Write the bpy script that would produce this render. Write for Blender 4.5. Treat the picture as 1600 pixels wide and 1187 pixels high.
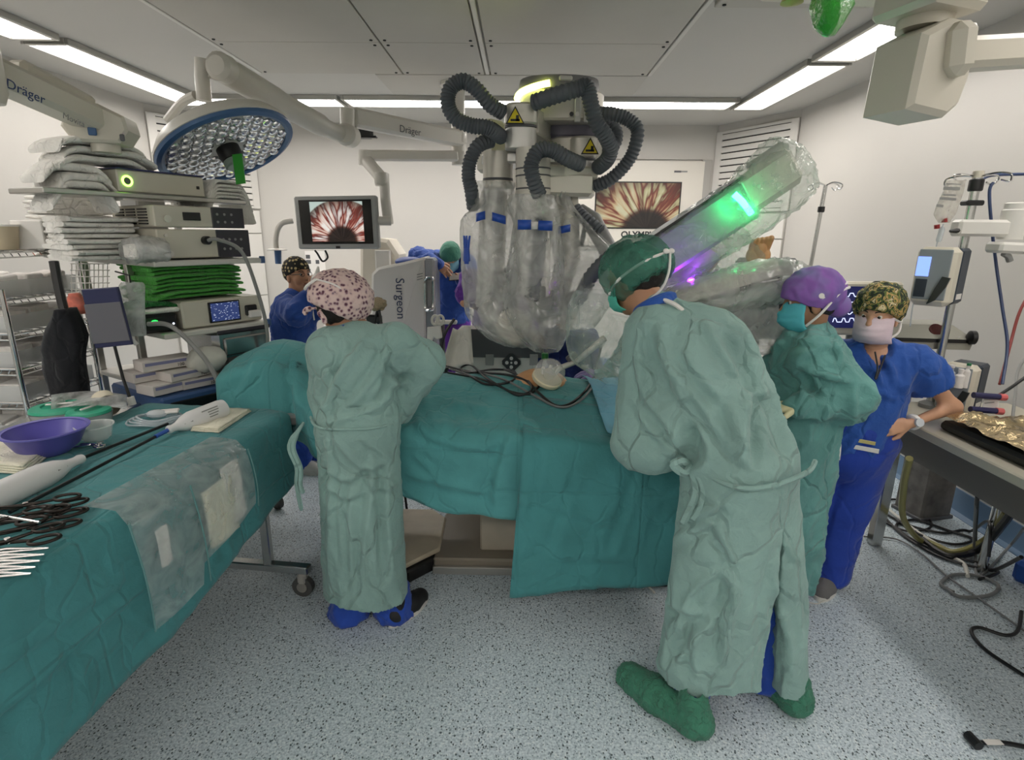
import bpy, bmesh, math, random
import numpy as np
from mathutils import Matrix, Vector
random.seed(7)
for _o in list(bpy.data.objects): bpy.data.objects.remove(_o)
SC = bpy.context.scene
COL = SC.collection

# ---------------------------------------------------------------- camera
FPX, CAMH = 870.0, 1.75            # focal length in pixels of a 1600x1187 frame, eye height
_p = math.atan((593.5-365)/FPX); _yw = math.atan((812-800)/FPX*math.cos(_p)); _rl = math.radians(0.6)
_fw = np.array([-math.sin(_yw)*math.cos(_p), math.cos(_yw)*math.cos(_p), -math.sin(_p)])
_r0 = np.array([math.cos(_yw), math.sin(_yw), 0.0]); _u0 = np.cross(_r0, _fw)
_r = _r0*math.cos(_rl)+_u0*math.sin(_rl); _u = _u0*math.cos(_rl)-_r0*math.sin(_rl)
_C = np.array([0, 0, CAMH])
cam = bpy.data.cameras.new('camera'); camo = bpy.data.objects.new('camera', cam); COL.objects.link(camo)
cam.sensor_fit = 'HORIZONTAL'; cam.sensor_width = 36.0; cam.lens = FPX/1600*36.0; cam.clip_start = 0.02
M_ = Matrix.Identity(4)
for i in range(3):
    M_[i][0] = _r[i]; M_[i][1] = _u[i]; M_[i][2] = -_fw[i]; M_[i][3] = _C[i]
camo.matrix_world = M_
SC.camera = camo
# ---------------------------------------------------------------- world, exposure
wd = bpy.data.worlds.new('world'); SC.world = wd; wd.use_nodes = True
wd.node_tree.nodes['Background'].inputs[0].default_value = (0.9, 0.93, 1.0, 1)
wd.node_tree.nodes['Background'].inputs[1].default_value = 0.25
SC.view_settings.view_transform = 'Standard'
try: SC.view_settings.look = 'None'
except Exception: pass
SC.view_settings.gamma = 1.0; SC.view_settings.use_curve_mapping = False
SC.view_settings.exposure = 0.0
LIGHT_STRENGTH = 15.0              # emission of the ceiling light strips (all built in the room part)
SC.cycles.transparent_max_bounces = 24
SC.cycles.max_bounces = 8
SC.cycles.caustics_reflective = False; SC.cycles.caustics_refractive = False

def _ray(x, y): return _fw+_r*(x-800)/FPX+_u*(593.5-y)/FPX
def WY(x, y, Y): d = _ray(x, y); return _C+d*Y/d[1]       # a measured sight line meets the depth Y
def WZ(x, y, Z): d = _ray(x, y); return _C+d*(Z-CAMH)/d[2]
def WX(x, y, X): d = _ray(x, y); return _C+d*X/d[0]

# ---------------------------------------------------------------- materials
def lin(c):
    if isinstance(c, str):
        c = c.lstrip('#'); c = [int(c[i:i+2], 16)/255 for i in (0, 2, 4)]
    return tuple((x/12.92 if x <= 0.04045 else ((x+0.055)/1.055)**2.4) for x in c)
MATS = {}
class NT:
    def __init__(s, m): s.t = m.node_tree; s.n = s.t.nodes; s.l = s.t.links
    def add(s, ty, **kw):
        n = s.n.new(ty)
        for k, v in kw.items():
            if k.startswith('i_'): n.inputs[k[2:].replace('_', ' ')].default_value = v
            else: setattr(n, k, v)
        return n
    def link(s, a, b): s.l.new(a, b)
def ramp(nt, fac, stops):
    r = nt.add('ShaderNodeValToRGB'); cr = r.color_ramp
    while len(cr.elements) < len(stops): cr.elements.new(0.5)
    for e, (p, c) in zip(cr.elements, stops):
        e.position = p; e.color = tuple(c)+(1,) if len(c) == 3 else c
    nt.link(fac, r.inputs[0]); return r
def mat(name, color, rough=0.5, metal=0.0, bump=None, var=None, emit=None, alpha=1.0, spec=0.5, trans=0.0, sheen=0.0, coat=0.0):
    """plain principled material; var = (scale, amount) of colour mottling, bump = (scale, strength[, distance])"""
    if name in MATS: return MATS[name]
    m = bpy.data.materials.new(name); m.use_nodes = True; nt = NT(m); b = nt.n['Principled BSDF']
    c = lin(color); b.inputs['Base Color'].default_value = c+(1,)
    b.inputs['Roughness'].default_value = rough; b.inputs['Metallic'].default_value = metal
    b.inputs['Specular IOR Level'].default_value = spec
    b.inputs['Alpha'].default_value = alpha
    if trans: b.inputs['Transmission Weight'].default_value = trans
    if sheen: b.inputs['Sheen Weight'].default_value = sheen
    if coat: b.inputs['Coat Weight'].default_value = coat
    tc = None
    if bump or var: tc = nt.add('ShaderNodeTexCoord')
    if var:
        nz = nt.add('ShaderNodeTexNoise'); nz.inputs['Scale'].default_value = var[0]; nz.inputs['Detail'].default_value = 4
        nt.link(tc.outputs['Object'], nz.inputs['Vector'])
        a = var[1]
        r = ramp(nt, nz.outputs['Fac'], [(0.3, tuple(x*(1-a) for x in c)), (0.7, tuple(min(1, x*(1+a)) for x in c))])
        nt.link(r.outputs[0], b.inputs['Base Color'])
    if bump:
        nz = nt.add('ShaderNodeTexNoise'); nz.inputs['Scale'].default_value = bump[0]; nz.inputs['Detail'].default_value = 5
        nt.link(tc.outputs['Object'], nz.inputs['Vector'])
        bp = nt.add('ShaderNodeBump'); bp.inputs['Strength'].default_value = bump[1]; bp.inputs['Distance'].default_value = bump[2] if len(bump) > 2 else 0.01
        nt.link(nz.outputs['Fac'], bp.inputs['Height']); nt.link(bp.outputs[0], b.inputs['Normal'])
    if emit:
        b.inputs['Emission Color'].default_value = lin(emit[0])+(1,); b.inputs['Emission Strength'].default_value = emit[1]
    MATS[name] = m; return m

def fabric(name, color, rough=0.85, crease=1.0, weave=True, sheen=0.15, scale=1.0, var=0.12):
    """nonwoven surgical fabric: colour mottling, long creases, short crumples, fine weave"""
    if name in MATS: return MATS[name]
    m = bpy.data.materials.new(name); m.use_nodes = True; nt = NT(m); b = nt.n['Principled BSDF']
    c = lin(color); b.inputs['Roughness'].default_value = rough; b.inputs['Sheen Weight'].default_value = sheen
    b.inputs['Specular IOR Level'].default_value = 0.35
    tc = nt.add('ShaderNodeTexCoord')
    n1 = nt.add('ShaderNodeTexNoise'); n1.inputs['Scale'].default_value = 5*scale; n1.inputs['Detail'].default_value = 5
    nt.link(tc.outputs['Object'], n1.inputs['Vector'])
    r = ramp(nt, n1.outputs['Fac'], [(0.3, tuple(x*(1-var) for x in c)), (0.7, tuple(min(1, x*(1+var)) for x in c))])
    nt.link(r.outputs[0], b.inputs['Base Color'])
    v = nt.add('ShaderNodeTexVoronoi'); v.feature = 'DISTANCE_TO_EDGE'; v.inputs['Scale'].default_value = 5.5*scale
    mp = nt.add('ShaderNodeMapping'); mp.inputs['Scale'].default_value = (1.3, 1.3, 0.75)
    n2 = nt.add('ShaderNodeTexNoise'); n2.inputs['Scale'].default_value = 3*scale; n2.inputs['Detail'].default_value = 3
    nt.link(tc.outputs['Object'], n2.inputs['Vector'])
    mx = nt.add('ShaderNodeMix'); mx.data_type = 'VECTOR'; mx.inputs[0].default_value = 0.22
    nt.link(tc.outputs['Object'], mx.inputs[4]); nt.link(n2.outputs['Color'], mx.inputs[5])
    nt.link(mx.outputs[1], mp.inputs['Vector']); nt.link(mp.outputs[0], v.inputs['Vector'])
    mr = nt.add('ShaderNodeMapRange'); mr.inputs[2].default_value = 0.055; nt.link(v.outputs['Distance'], mr.inputs[0])
    n3 = nt.add('ShaderNodeTexNoise'); n3.inputs['Scale'].default_value = 22*scale; n3.inputs['Detail'].default_value = 4; n3.inputs['Distortion'].default_value = 0.6
    nt.link(tc.outputs['Object'], n3.inputs['Vector'])
    b1 = nt.add('ShaderNodeBump'); b1.inputs['Strength'].default_value = 0.62*crease; b1.inputs['Distance'].default_value = 0.012
    b2 = nt.add('ShaderNodeBump'); b2.inputs['Strength'].default_value = 0.75*crease; b2.inputs['Distance'].default_value = 0.012
    nt.link(mr.outputs[0], b1.inputs['Height']); nt.link(n3.outputs['Fac'], b2.inputs['Height'])
    nt.link(b1.outputs[0], b2.inputs['Normal']); last = b2
    if weave:
        n4 = nt.add('ShaderNodeTexNoise'); n4.inputs['Scale'].default_value = 380; nt.link(tc.outputs['Object'], n4.inputs['Vector'])
        b3 = nt.add('ShaderNodeBump'); b3.inputs['Strength'].default_value = 0.25; b3.inputs['Distance'].default_value = 0.001
        nt.link(n4.outputs['Fac'], b3.inputs['Height']); nt.link(b2.outputs[0], b3.inputs['Normal']); last = b3
    nt.link(last.outputs[0], b.inputs['Normal'])
    MATS[name] = m; return m

def plastic_film(name, tint='#ffffff', haze=0.25, bump=0.6, scale=10.0, rough=0.12):
    """crumpled clear film: mostly see-through, hazy where the sheet is milky, glossy creases"""
    if name in MATS: return MATS[name]
    m = bpy.data.materials.new(name); m.use_nodes = True; nt = NT(m); out = nt.n['Material Output']
    nt.n.remove(nt.n['Principled BSDF']); c = lin(tint)
    tc = nt.add('ShaderNodeTexCoord')
    nz = nt.add('ShaderNodeTexNoise'); nz.inputs['Scale'].default_value = scale; nz.inputs['Detail'].default_value = 3; nz.inputs['Distortion'].default_value = 1.2
    nt.link(tc.outputs['Object'], nz.inputs['Vector'])
    vo = nt.add('ShaderNodeTexVoronoi'); vo.feature = 'DISTANCE_TO_EDGE'; vo.inputs['Scale'].default_value = scale*0.45
    mx = nt.add('ShaderNodeMix'); mx.data_type = 'VECTOR'; mx.inputs[0].default_value = 0.15
    nt.link(tc.outputs['Object'], mx.inputs[4]); nt.link(nz.outputs['Color'], mx.inputs[5]); nt.link(mx.outputs[1], vo.inputs['Vector'])
    mr = nt.add('ShaderNodeMapRange'); mr.inputs[2].default_value = 0.06; nt.link(vo.outputs['Distance'], mr.inputs[0])
    b1 = nt.add('ShaderNodeBump'); b1.inputs['Strength'].default_value = bump; b1.inputs['Distance'].default_value = 0.02
    nt.link(nz.outputs['Fac'], b1.inputs['Height'])
    b2 = nt.add('ShaderNodeBump'); b2.inputs['Strength'].default_value = bump*0.8; b2.inputs['Distance'].default_value = 0.012
    nt.link(mr.outputs[0], b2.inputs['Height']); nt.link(b1.outputs[0], b2.inputs['Normal'])
    tr = nt.add('ShaderNodeBsdfTransparent'); tr.inputs[0].default_value = tuple(0.93+0.07*x for x in c)+(1,)
    df = nt.add('ShaderNodeBsdfDiffuse'); df.inputs[0].default_value = tuple(0.85*x for x in c)+(1,)
    tl = nt.add('ShaderNodeBsdfTranslucent'); tl.inputs[0].default_value = tuple(0.85*x for x in c)+(1,)
    gl = nt.add('ShaderNodeBsdfGlossy'); gl.inputs['Roughness'].default_value = rough
    for n in (df, tl, gl): nt.link(b2.outputs[0], n.inputs['Normal'])
    m1 = nt.add('ShaderNodeMixShader'); m1.inputs[0].default_value = 0.45; nt.link(df.outputs[0], m1.inputs[1]); nt.link(tl.outputs[0], m1.inputs[2])
    hz = nt.add('ShaderNodeMapRange'); hz.inputs[1].default_value = 0.3; hz.inputs[2].default_value = 0.7
    hz.inputs[3].default_value = haze*0.55; hz.inputs[4].default_value = min(1, haze*1.45); nt.link(nz.outputs['Fac'], hz.inputs[0])
    m2 = nt.add('ShaderNodeMixShader'); nt.link(hz.outputs[0], m2.inputs[0]); nt.link(tr.outputs[0], m2.inputs[1]); nt.link(m1.outputs[0], m2.inputs[2])
    fr = nt.add('ShaderNodeLayerWeight'); fr.inputs['Blend'].default_value = 0.25; nt.link(b2.outputs[0], fr.inputs['Normal'])
    pw = nt.add('ShaderNodeMath', operation='POWER'); pw.inputs[1].default_value = 2.0; nt.link(fr.outputs['Facing'], pw.inputs[0])
    ad = nt.add('ShaderNodeMath', operation='MULTIPLY_ADD'); ad.inputs[1].default_value = 0.30; ad.inputs[2].default_value = 0.04
    nt.link(pw.outputs[0], ad.inputs[0])
    m3 = nt.add('ShaderNodeMixShader'); nt.link(ad.outputs[0], m3.inputs[0]); nt.link(m2.outputs[0], m3.inputs[1]); nt.link(gl.outputs[0], m3.inputs[2])
    nt.link(m3.outputs[0], out.inputs['Surface'])
    MATS[name] = m; return m

# ---------------------------------------------------------------- geometry
V3 = lambda *a: np.array(a, float)
def nrm(v): v = np.asarray(v, float); return v/(np.linalg.norm(v)+1e-12)
def frame(d):
    d = nrm(d); a = V3(0, 0, 1) if abs(d[2]) < 0.9 else V3(1, 0, 0)
    x = nrm(np.cross(a, d)); return x, np.cross(d, x), d
def rz(a): c, s = math.cos(a), math.sin(a); return np.array([[c, -s, 0], [s, c, 0], [0, 0, 1]])
def rx(a): c, s = math.cos(a), math.sin(a); return np.array([[1, 0, 0], [0, c, -s], [0, s, c]])
def ry(a): c, s = math.cos(a), math.sin(a); return np.array([[c, 0, s], [0, 1, 0], [-s, 0, c]])
def spline(pts, k=6, closed=False):
    P = [np.asarray(p, float) for p in pts]; n = len(P); out = []
    rng = n if closed else n-1
    for i in range(rng):
        g = (lambda j: P[j % n]) if closed else (lambda j: P[min(max(j, 0), n-1)])
        a, b, c, d = g(i-1), g(i), g(i+1), g(i+2)
        for t in np.linspace(0, 1, k, endpoint=False):
            out.append(0.5*((2*b)+(c-a)*t+(2*a-5*b+4*c-d)*t*t+(3*b-a-3*c+d)*t**3))
    if not closed: out.append(P[-1])
    return out
class MB:
    def __init__(s, R=None, T=None):
        s.v = []; s.f = []; s.R = R; s.T = T
    def add(s, vs, fs):
        vs = np.asarray(vs, float).reshape(-1, 3)
        if s.R is not None: vs = vs@np.asarray(s.R).T
        if s.T is not None: vs = vs+np.asarray(s.T)
        o = len(s.v); s.v.extend(map(tuple, vs)); s.f.extend(tuple(i+o for i in f) for f in fs); return s
    def box(s, c, d, bev=0.0, R=None):
        h = np.asarray(d, float)/2; c = np.asarray(c, float)
        if bev <= 0:
            vs = [V3(x, y, z)*h for x in (-1, 1) for y in (-1, 1) for z in (-1, 1)]
            fs = [(0, 1, 3, 2), (4, 6, 7, 5), (0, 4, 5, 1), (2, 3, 7, 6), (0, 2, 6, 4), (1, 5, 7, 3)]
        else:
            bev = min(bev, h.min()*0.95); vs = []; idx = {}
            for x in (-1, 1):
                for y in (-1, 1):
                    for z in (-1, 1):
                        for a in range(3):
                            q = V3(x, y, z)*(h-bev); q[a] = (x, y, z)[a]*h[a]; idx[(x, y, z, a)] = len(vs); vs.append(q)
            fs = []
            for a in range(3):
                b, c2 = (a+1) % 3, (a+2) % 3
                for sg in (-1, 1):
                    q = []
                    for sb, sc in ((-1, -1), (1, -1), (1, 1), (-1, 1)):
                        k = [0, 0, 0]; k[a] = sg; k[b] = sb; k[c2] = sc; q.append(idx[(*k, a)])
                    fs.append(tuple(q if sg > 0 else q[::-1]))
                for sb in (-1, 1):
                    for sc in (-1, 1):
                        k0 = [0, 0, 0]; k0[b] = sb; k0[c2] = sc; k1 = list(k0); k0[a] = -1; k1[a] = 1
                        q = [idx[(*k0, b)], idx[(*k1, b)], idx[(*k1, c2)], idx[(*k0, c2)]]
                        fs.append(tuple(q if sb*sc < 0 else q[::-1]))
            for x in (-1, 1):
                for y in (-1, 1):
                    for z in (-1, 1):
                        q = [idx[(x, y, z, a)] for a in range(3)]; fs.append(tuple(q if x*y*z > 0 else q[::-1]))
        vs = np.array(vs)
        if R is not None: vs = vs@np.asarray(R).T
        return s.add(vs+c, fs)
    def loft(s, rings, cap0=True, cap1=True, closed=True):
        n = len(rings[0]); vs = np.array(rings).reshape(-1, 3); fs = []
        for i in range(len(rings)-1):
            for j in range(n if closed else n-1):
                k = (j+1) % n; fs.append((i*n+j, i*n+k, (i+1)*n+k, (i+1)*n+j))
        if cap0: fs.append(tuple(range(n))[::-1])
        if cap1: fs.append(tuple((len(rings)-1)*n+j for j in range(n)))
        return s.add(vs, fs)
    def cyl(s, a, b, r1, r2=None, n=16, cap=True):
        r2 = r1 if r2 is None else r2; a = np.asarray(a, float); b = np.asarray(b, float); x, y, d = frame(b-a)
        t = np.linspace(0, 2*math.pi, n, endpoint=False); ci = np.cos(t)[:, None]*x+np.sin(t)[:, None]*y
        return s.loft([a+ci*r1, b+ci*r2], cap, cap)
    def tube(s, pts, r, n=8, cap=True, flat=None):
        P = [np.asarray(p, float) for p in pts]; m = len(P); rs = r if hasattr(r, '__len__') else [r]*m
        T = [nrm(P[min(i+1, m-1)]-P[max(i-1, 0)]) for i in range(m)]
        x, y, _ = frame(T[0]); t = np.linspace(0, 2*math.pi, n, endpoint=False); R = []
        for i in range(m):
            x = nrm(x-T[i]*np.dot(x, T[i])); y = np.cross(T[i], x)
            R.append(P[i]+np.cos(t)[:, None]*x*rs[i]+np.sin(t)[:, None]*y*rs[i])
        return s.loft(R, cap, cap)
    def lathe(s, prof, c=(0, 0, 0), axis=(0, 0, 1), n=24, cap=True):
        x, y, d = frame(axis); t = np.linspace(0, 2*math.pi, n, endpoint=False); c = np.asarray(c, float)
        ci = np.cos(t)[:, None]*x+np.sin(t)[:, None]*y
        return s.loft([c+d*z+ci*max(r, 1e-4) for r, z in prof], cap, cap)
    def prism(s, poly, z0, z1, R=None, T=(0, 0, 0), bev=0.0):
        """2D outline (x, y) extruded from z0 to z1, then turned by R and moved to T"""
        P = np.array(poly, float); A = 0.5*np.sum(P[:, 0]*np.roll(P[:, 1], -1)-np.roll(P[:, 0], -1)*P[:, 1])
        if A < 0: P = P[::-1]
        if bev > 0:
            e = np.roll(P, -1, 0)-P; e /= np.linalg.norm(e, axis=1)[:, None]+1e-9; nin = np.stack([-e[:, 1], e[:, 0]], 1)
            mi = nin+np.roll(nin, 1, 0); mi /= np.maximum(np.linalg.norm(mi, axis=1)[:, None]**2/2, 0.4)
            Q = P+mi*bev; st = [(Q, z0), (P, z0+bev), (P, z1-bev), (Q, z1)]
        else: st = [(P, z0), (P, z1)]
        rings = [np.c_[q, np.full(len(q), z)] for q, z in st]
        if R is not None: rings = [q@np.asarray(R).T for q in rings]
        return s.loft([q+np.asarray(T) for q in rings])
    def sphere(s, c, r, n=16, m=10, R=None, z0=-1.0, z1=1.0):
        r = np.ones(3)*np.asarray(r, float); rings = []
        for ph in np.linspace(math.asin(z0), math.asin(z1), m):
            t = np.linspace(0, 2*math.pi, n, endpoint=False); k = max(math.cos(ph), 1e-3)
            q = np.stack([np.cos(t)*k, np.sin(t)*k, np.full(n, math.sin(ph))], 1)*r
            if R is not None: q = q@np.asarray(R).T
            rings.append(q+np.asarray(c))
        return s.loft(rings)
    def grid(s, G, closed_u=False):
        G = np.asarray(G, float); a, b = G.shape[:2]
        fs = [(i*b+j, i*b+j+1, (i+1)*b+j+1, (i+1)*b+j) for i in range(a-1) for j in range(b-1)]
        if closed_u: fs += [((a-1)*b+j, (a-1)*b+j+1, j+1, j) for j in range(b-1)]
        return s.add(G.reshape(-1, 3), fs)
    def mesh(s, m=None, smooth=35):
        me = bpy.data.meshes.new('m'); me.from_pydata(s.v, [], s.f); me.validate()
        if m: me.materials.append(m)
        if smooth:
            me.polygons.foreach_set('use_smooth', [True]*len(me.polygons))
            if smooth < 180: me.set_sharp_from_angle(angle=math.radians(smooth))
        me.update(); return me
    def build(s, name, m, parent=None, smooth=35): return place(name, s.mesh(m, smooth), parent)
    def solid(s, name, m, parent=None, t=0.004, smooth=60, off=0.0):
        o = s.build(name, m, parent, smooth); md = o.modifiers.new('thickness', 'SOLIDIFY'); md.thickness = t; md.offset = off; return o
WM = {}
def place(name, me, parent=None):
    o = bpy.data.objects.new(name, me); COL.objects.link(o)
    if parent is not None:
        o.parent = parent; o.matrix_parent_inverse = WM.get(parent.name, Matrix.Identity(4)).inverted()
    return o
def inst(name, me, parent, M):
    """a piece that shares its mesh with its likes, set by a world matrix"""
    o = place(name, me, parent); o.matrix_basis = M; return o
def thing(name, label, cat, loc=(0, 0, 0), group=None):
    o = bpy.data.objects.new(name, None); COL.objects.link(o); o.empty_display_size = 0.1
    o.location = tuple(float(x) for x in loc); WM[o.name] = Matrix.Translation(o.location)
    return tag(o, label, cat, group)
def tag(o, label, cat, group=None):
    o['label'] = label; o['category'] = cat
    if group: o['group'] = group
    return o
def struct(o): o['kind'] = 'structure'; return o
def mat4(R, T):
    M = Matrix.Identity(4)
    for i in range(3):
        for j in range(3): M[i][j] = float(R[i][j])
        M[i][3] = float(T[i])
    return M
def text(name, s, size, R, T, m, parent=None, extrude=0.0006, align='CENTER', bold=0.0):
    cu = bpy.data.curves.new('t', 'FONT'); cu.body = s; cu.size = size; cu.extrude = extrude; cu.align_x = align; cu.align_y = 'CENTER'; cu.offset = bold; cu.resolution_u = 3
    o = bpy.data.objects.new('t', cu); COL.objects.link(o)
    me = bpy.data.meshes.new_from_object(o.evaluated_get(bpy.context.evaluated_depsgraph_get()))
    bpy.data.objects.remove(o); me.transform(mat4(R, T)); me.materials.clear(); me.materials.append(m)
    return place(name, me, parent)
def basis(right, up):
    """rotation whose x is right, y is up (both on the surface), z the normal towards the viewer"""
    x = nrm(right); y = nrm(np.asarray(up)-x*np.dot(up, x)); return np.stack([x, y, np.cross(x, y)], 1)
# vectorised gradient noise
_rs = np.random.RandomState(3); _PERM = np.r_[_rs.permutation(256), _rs.permutation(256)]; _PERM = np.r_[_PERM[:256], _PERM[:256], _PERM[:256]]
_G = _rs.normal(size=(256, 3)); _G /= np.linalg.norm(_G, axis=1)[:, None]
def pn(P):
    P = np.asarray(P, float); I = np.floor(P).astype(int); f = P-I; u = f*f*f*(f*(f*6-15)+10); I &= 255; out = 0
    for dx in (0, 1):
        for dy in (0, 1):
            for dz in (0, 1):
                h = _PERM[_PERM[_PERM[(I[..., 0]+dx) & 255]+((I[..., 1]+dy) & 255)]+((I[..., 2]+dz) & 255)]
                g = _G[h & 255]; w = (u[..., 0] if dx else 1-u[..., 0])*(u[..., 1] if dy else 1-u[..., 1])*(u[..., 2] if dz else 1-u[..., 2])
                out = out+w*(g[..., 0]*(f[..., 0]-dx)+g[..., 1]*(f[..., 1]-dy)+g[..., 2]*(f[..., 2]-dz))
    return out*1.6
def fbm(P, o=3):
    r = 0; a = 1.0
    for k in range(o): r = r+a*pn(np.asarray(P)*2**k+17.3*k); a *= 0.5
    return r
def ridge(P, o=2):
    r = 0; a = 1.0
    for k in range(o): r = r+a*(1-2*np.abs(pn(np.asarray(P)*2**k+31.7*k))); a *= 0.5
    return r
# signed distance bodies -> one continuous skin
def sd_cone(P, a, b, r1, r2, flat=None):
    a = np.asarray(a, float); b = np.asarray(b, float); ab = b-a; L2 = ab@ab+1e-12
    h = np.clip(((P-a)@ab)/L2, 0, 1); d = P-a-h[..., None]*ab
    if flat is not None:
        n, k = nrm(flat[0]), flat[1]; c = d@n; d = d+(c*(1/k-1))[..., None]*n
    return np.sqrt((d*d).sum(-1))-(r1+(r2-r1)*h)
def sd_ell(P, c, r, R=None):
    q = P-np.asarray(c, float)
    if R is not None: q = q@np.asarray(R)
    r = np.asarray(r, float); k = np.sqrt(((q/r)**2).sum(-1)); return (k-1)*r.min()
def sd_box(P, c, h, rad=0.0, R=None):
    q = P-np.asarray(c, float)
    if R is not None: q = q@np.asarray(R)
    q = np.abs(q)-np.asarray(h, float)+rad
    return np.sqrt((np.maximum(q, 0)**2).sum(-1))+np.minimum(q.max(-1), 0)-rad
def smin(a, b, k):
    h = np.clip(0.5+0.5*(b-a)/k, 0, 1); return b+(a-b)*h-k*h*(1-h)
def sunion(ds, k=0.04):
    r = ds[0]
    for d in ds[1:]: r = smin(r, d, k)
    return r
def nets(fn, lo, hi, cell):
    lo = np.asarray(lo, float); n = np.ceil((np.asarray(hi)-lo)/cell).astype(int)+1
    ax = [lo[i]+np.arange(n[i])*cell for i in range(3)]
    G = np.stack(np.meshgrid(*ax, indexing='ij'), -1); D = np.empty(n)
    for i in range(0, n[0], 24): D[i:i+24] = fn(G[i:i+24])
    S = D < 0; C = np.zeros(n-1, int)
    for dx in (0, 1):
        for dy in (0, 1):
            for dz in (0, 1): C += S[dx:n[0]-1+dx, dy:n[1]-1+dy, dz:n[2]-1+dz]
    act = (C > 0) & (C < 8); idx = -np.ones(n-1, int); ijk = np.argwhere(act); idx[act] = np.arange(len(ijk))
    acc = np.zeros((len(ijk), 3)); cnt = np.zeros(len(ijk))
    cor = [(x, y, z) for x in (0, 1) for y in (0, 1) for z in (0, 1)]
    for i, a in enumerate(cor):
        for b in cor[i+1:]:
            if sum(abs(p-q) for p, q in zip(a, b)) != 1: continue
            da = D[tuple((ijk+a).T)]; db = D[tuple((ijk+b).T)]; x = (da < 0) != (db < 0); t = np.where(x, da/(da-db+1e-12), 0)
            acc += np.where(x[:, None], np.array(a)+t[:, None]*(np.array(b)-np.array(a)), 0); cnt += x
    V = lo+(ijk+acc/cnt[:, None])*cell; F = []
    for a in range(3):
        b, c = (a+1) % 3, (a+2) % 3; sl0 = [slice(None)]*3; sl1 = [slice(None)]*3; sl0[a] = slice(0, -1); sl1[a] = slice(1, None)
        A, B = S[tuple(sl0)], S[tuple(sl1)]; e = np.argwhere(A != B); e = e[(e[:, b] > 0) & (e[:, c] > 0) & (e[:, b] < n[b]-1) & (e[:, c] < n[c]-1)]
        q = []
        for ob, oc in ((1, 1), (0, 1), (0, 0), (1, 0)):
            k = e.copy(); k[:, b] -= ob; k[:, c] -= oc; q.append(idx[tuple(k.T)])
        q = np.stack(q, 1); fl = A[tuple(e.T)]; q[~fl] = q[~fl][:, ::-1]; F.append(q)
    F = np.concatenate(F); F = F[(F >= 0).all(1)]
    for _ in range(2):                                   # settle on the zero level
        h = cell*0.3; g = np.stack([fn(V+np.eye(3)[i]*h)-fn(V-np.eye(3)[i]*h) for i in range(3)], 1)/(2*h)
        d = fn(V); g2 = (g*g).sum(1)+1e-6; st = np.clip(d/g2, -cell, cell); V = V-g*st[:, None]
    return V, F
def vnormals(V, F):
    n = np.cross(V[F[:, 2]]-V[F[:, 0]], V[F[:, 3]]-V[F[:, 1]]); N = np.zeros_like(V)
    for k in range(4): np.add.at(N, F[:, k], n)
    return N/(np.linalg.norm(N, axis=1)[:, None]+1e-12)
def raw(parts, m, smooth=180):
    """join (V, F) pieces into one mesh"""
    vs, fs, o = [], [], 0
    for V, F in parts:
        vs += [tuple(v) for v in V]; fs += [tuple(int(i)+o for i in f) for f in F]; o += len(V)
    mb = MB(); mb.v, mb.f = vs, fs; return mb.mesh(m, smooth)
# ================================================================ room
XL, XR, YB, YF, ZC = -3.97, 2.90, 7.28, -1.8, 3.0
YR0, YL0 = 6.35, 6.30                     # where the chamfered corners leave the side walls
XRB, XLB = 2.36, -3.30                    # where they meet the back wall
m_wall = mat('wall_panel', '#c6c3bd', 0.45, var=(0.6, 0.03), bump=(3, 0.02))
m_ceil = mat('ceiling_paint', '#c4c1bb', 0.55, var=(0.5, 0.03))
m_perf = mat('ceiling_laminar', '#bdb9b1', 0.6, var=(1.2, 0.05))
m_trim = mat('trim_white', '#d6d3cd', 0.4)
m_dark = mat('slot_black', '#17181a', 0.7)
m_alu = mat('aluminium', '#b9b8b3', 0.3, 0.9, bump=(120, 0.03))
m_steel = mat('steel', '#c4c5c4', 0.22, 1.0, bump=(60, 0.03))
m_chrome = mat('chrome', '#d8d8d8', 0.08, 1.0)
m_diff = mat('light_diffuser', '#fff6e4', 0.6, emit=('#fff9f3', LIGHT_STRENGTH))
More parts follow.
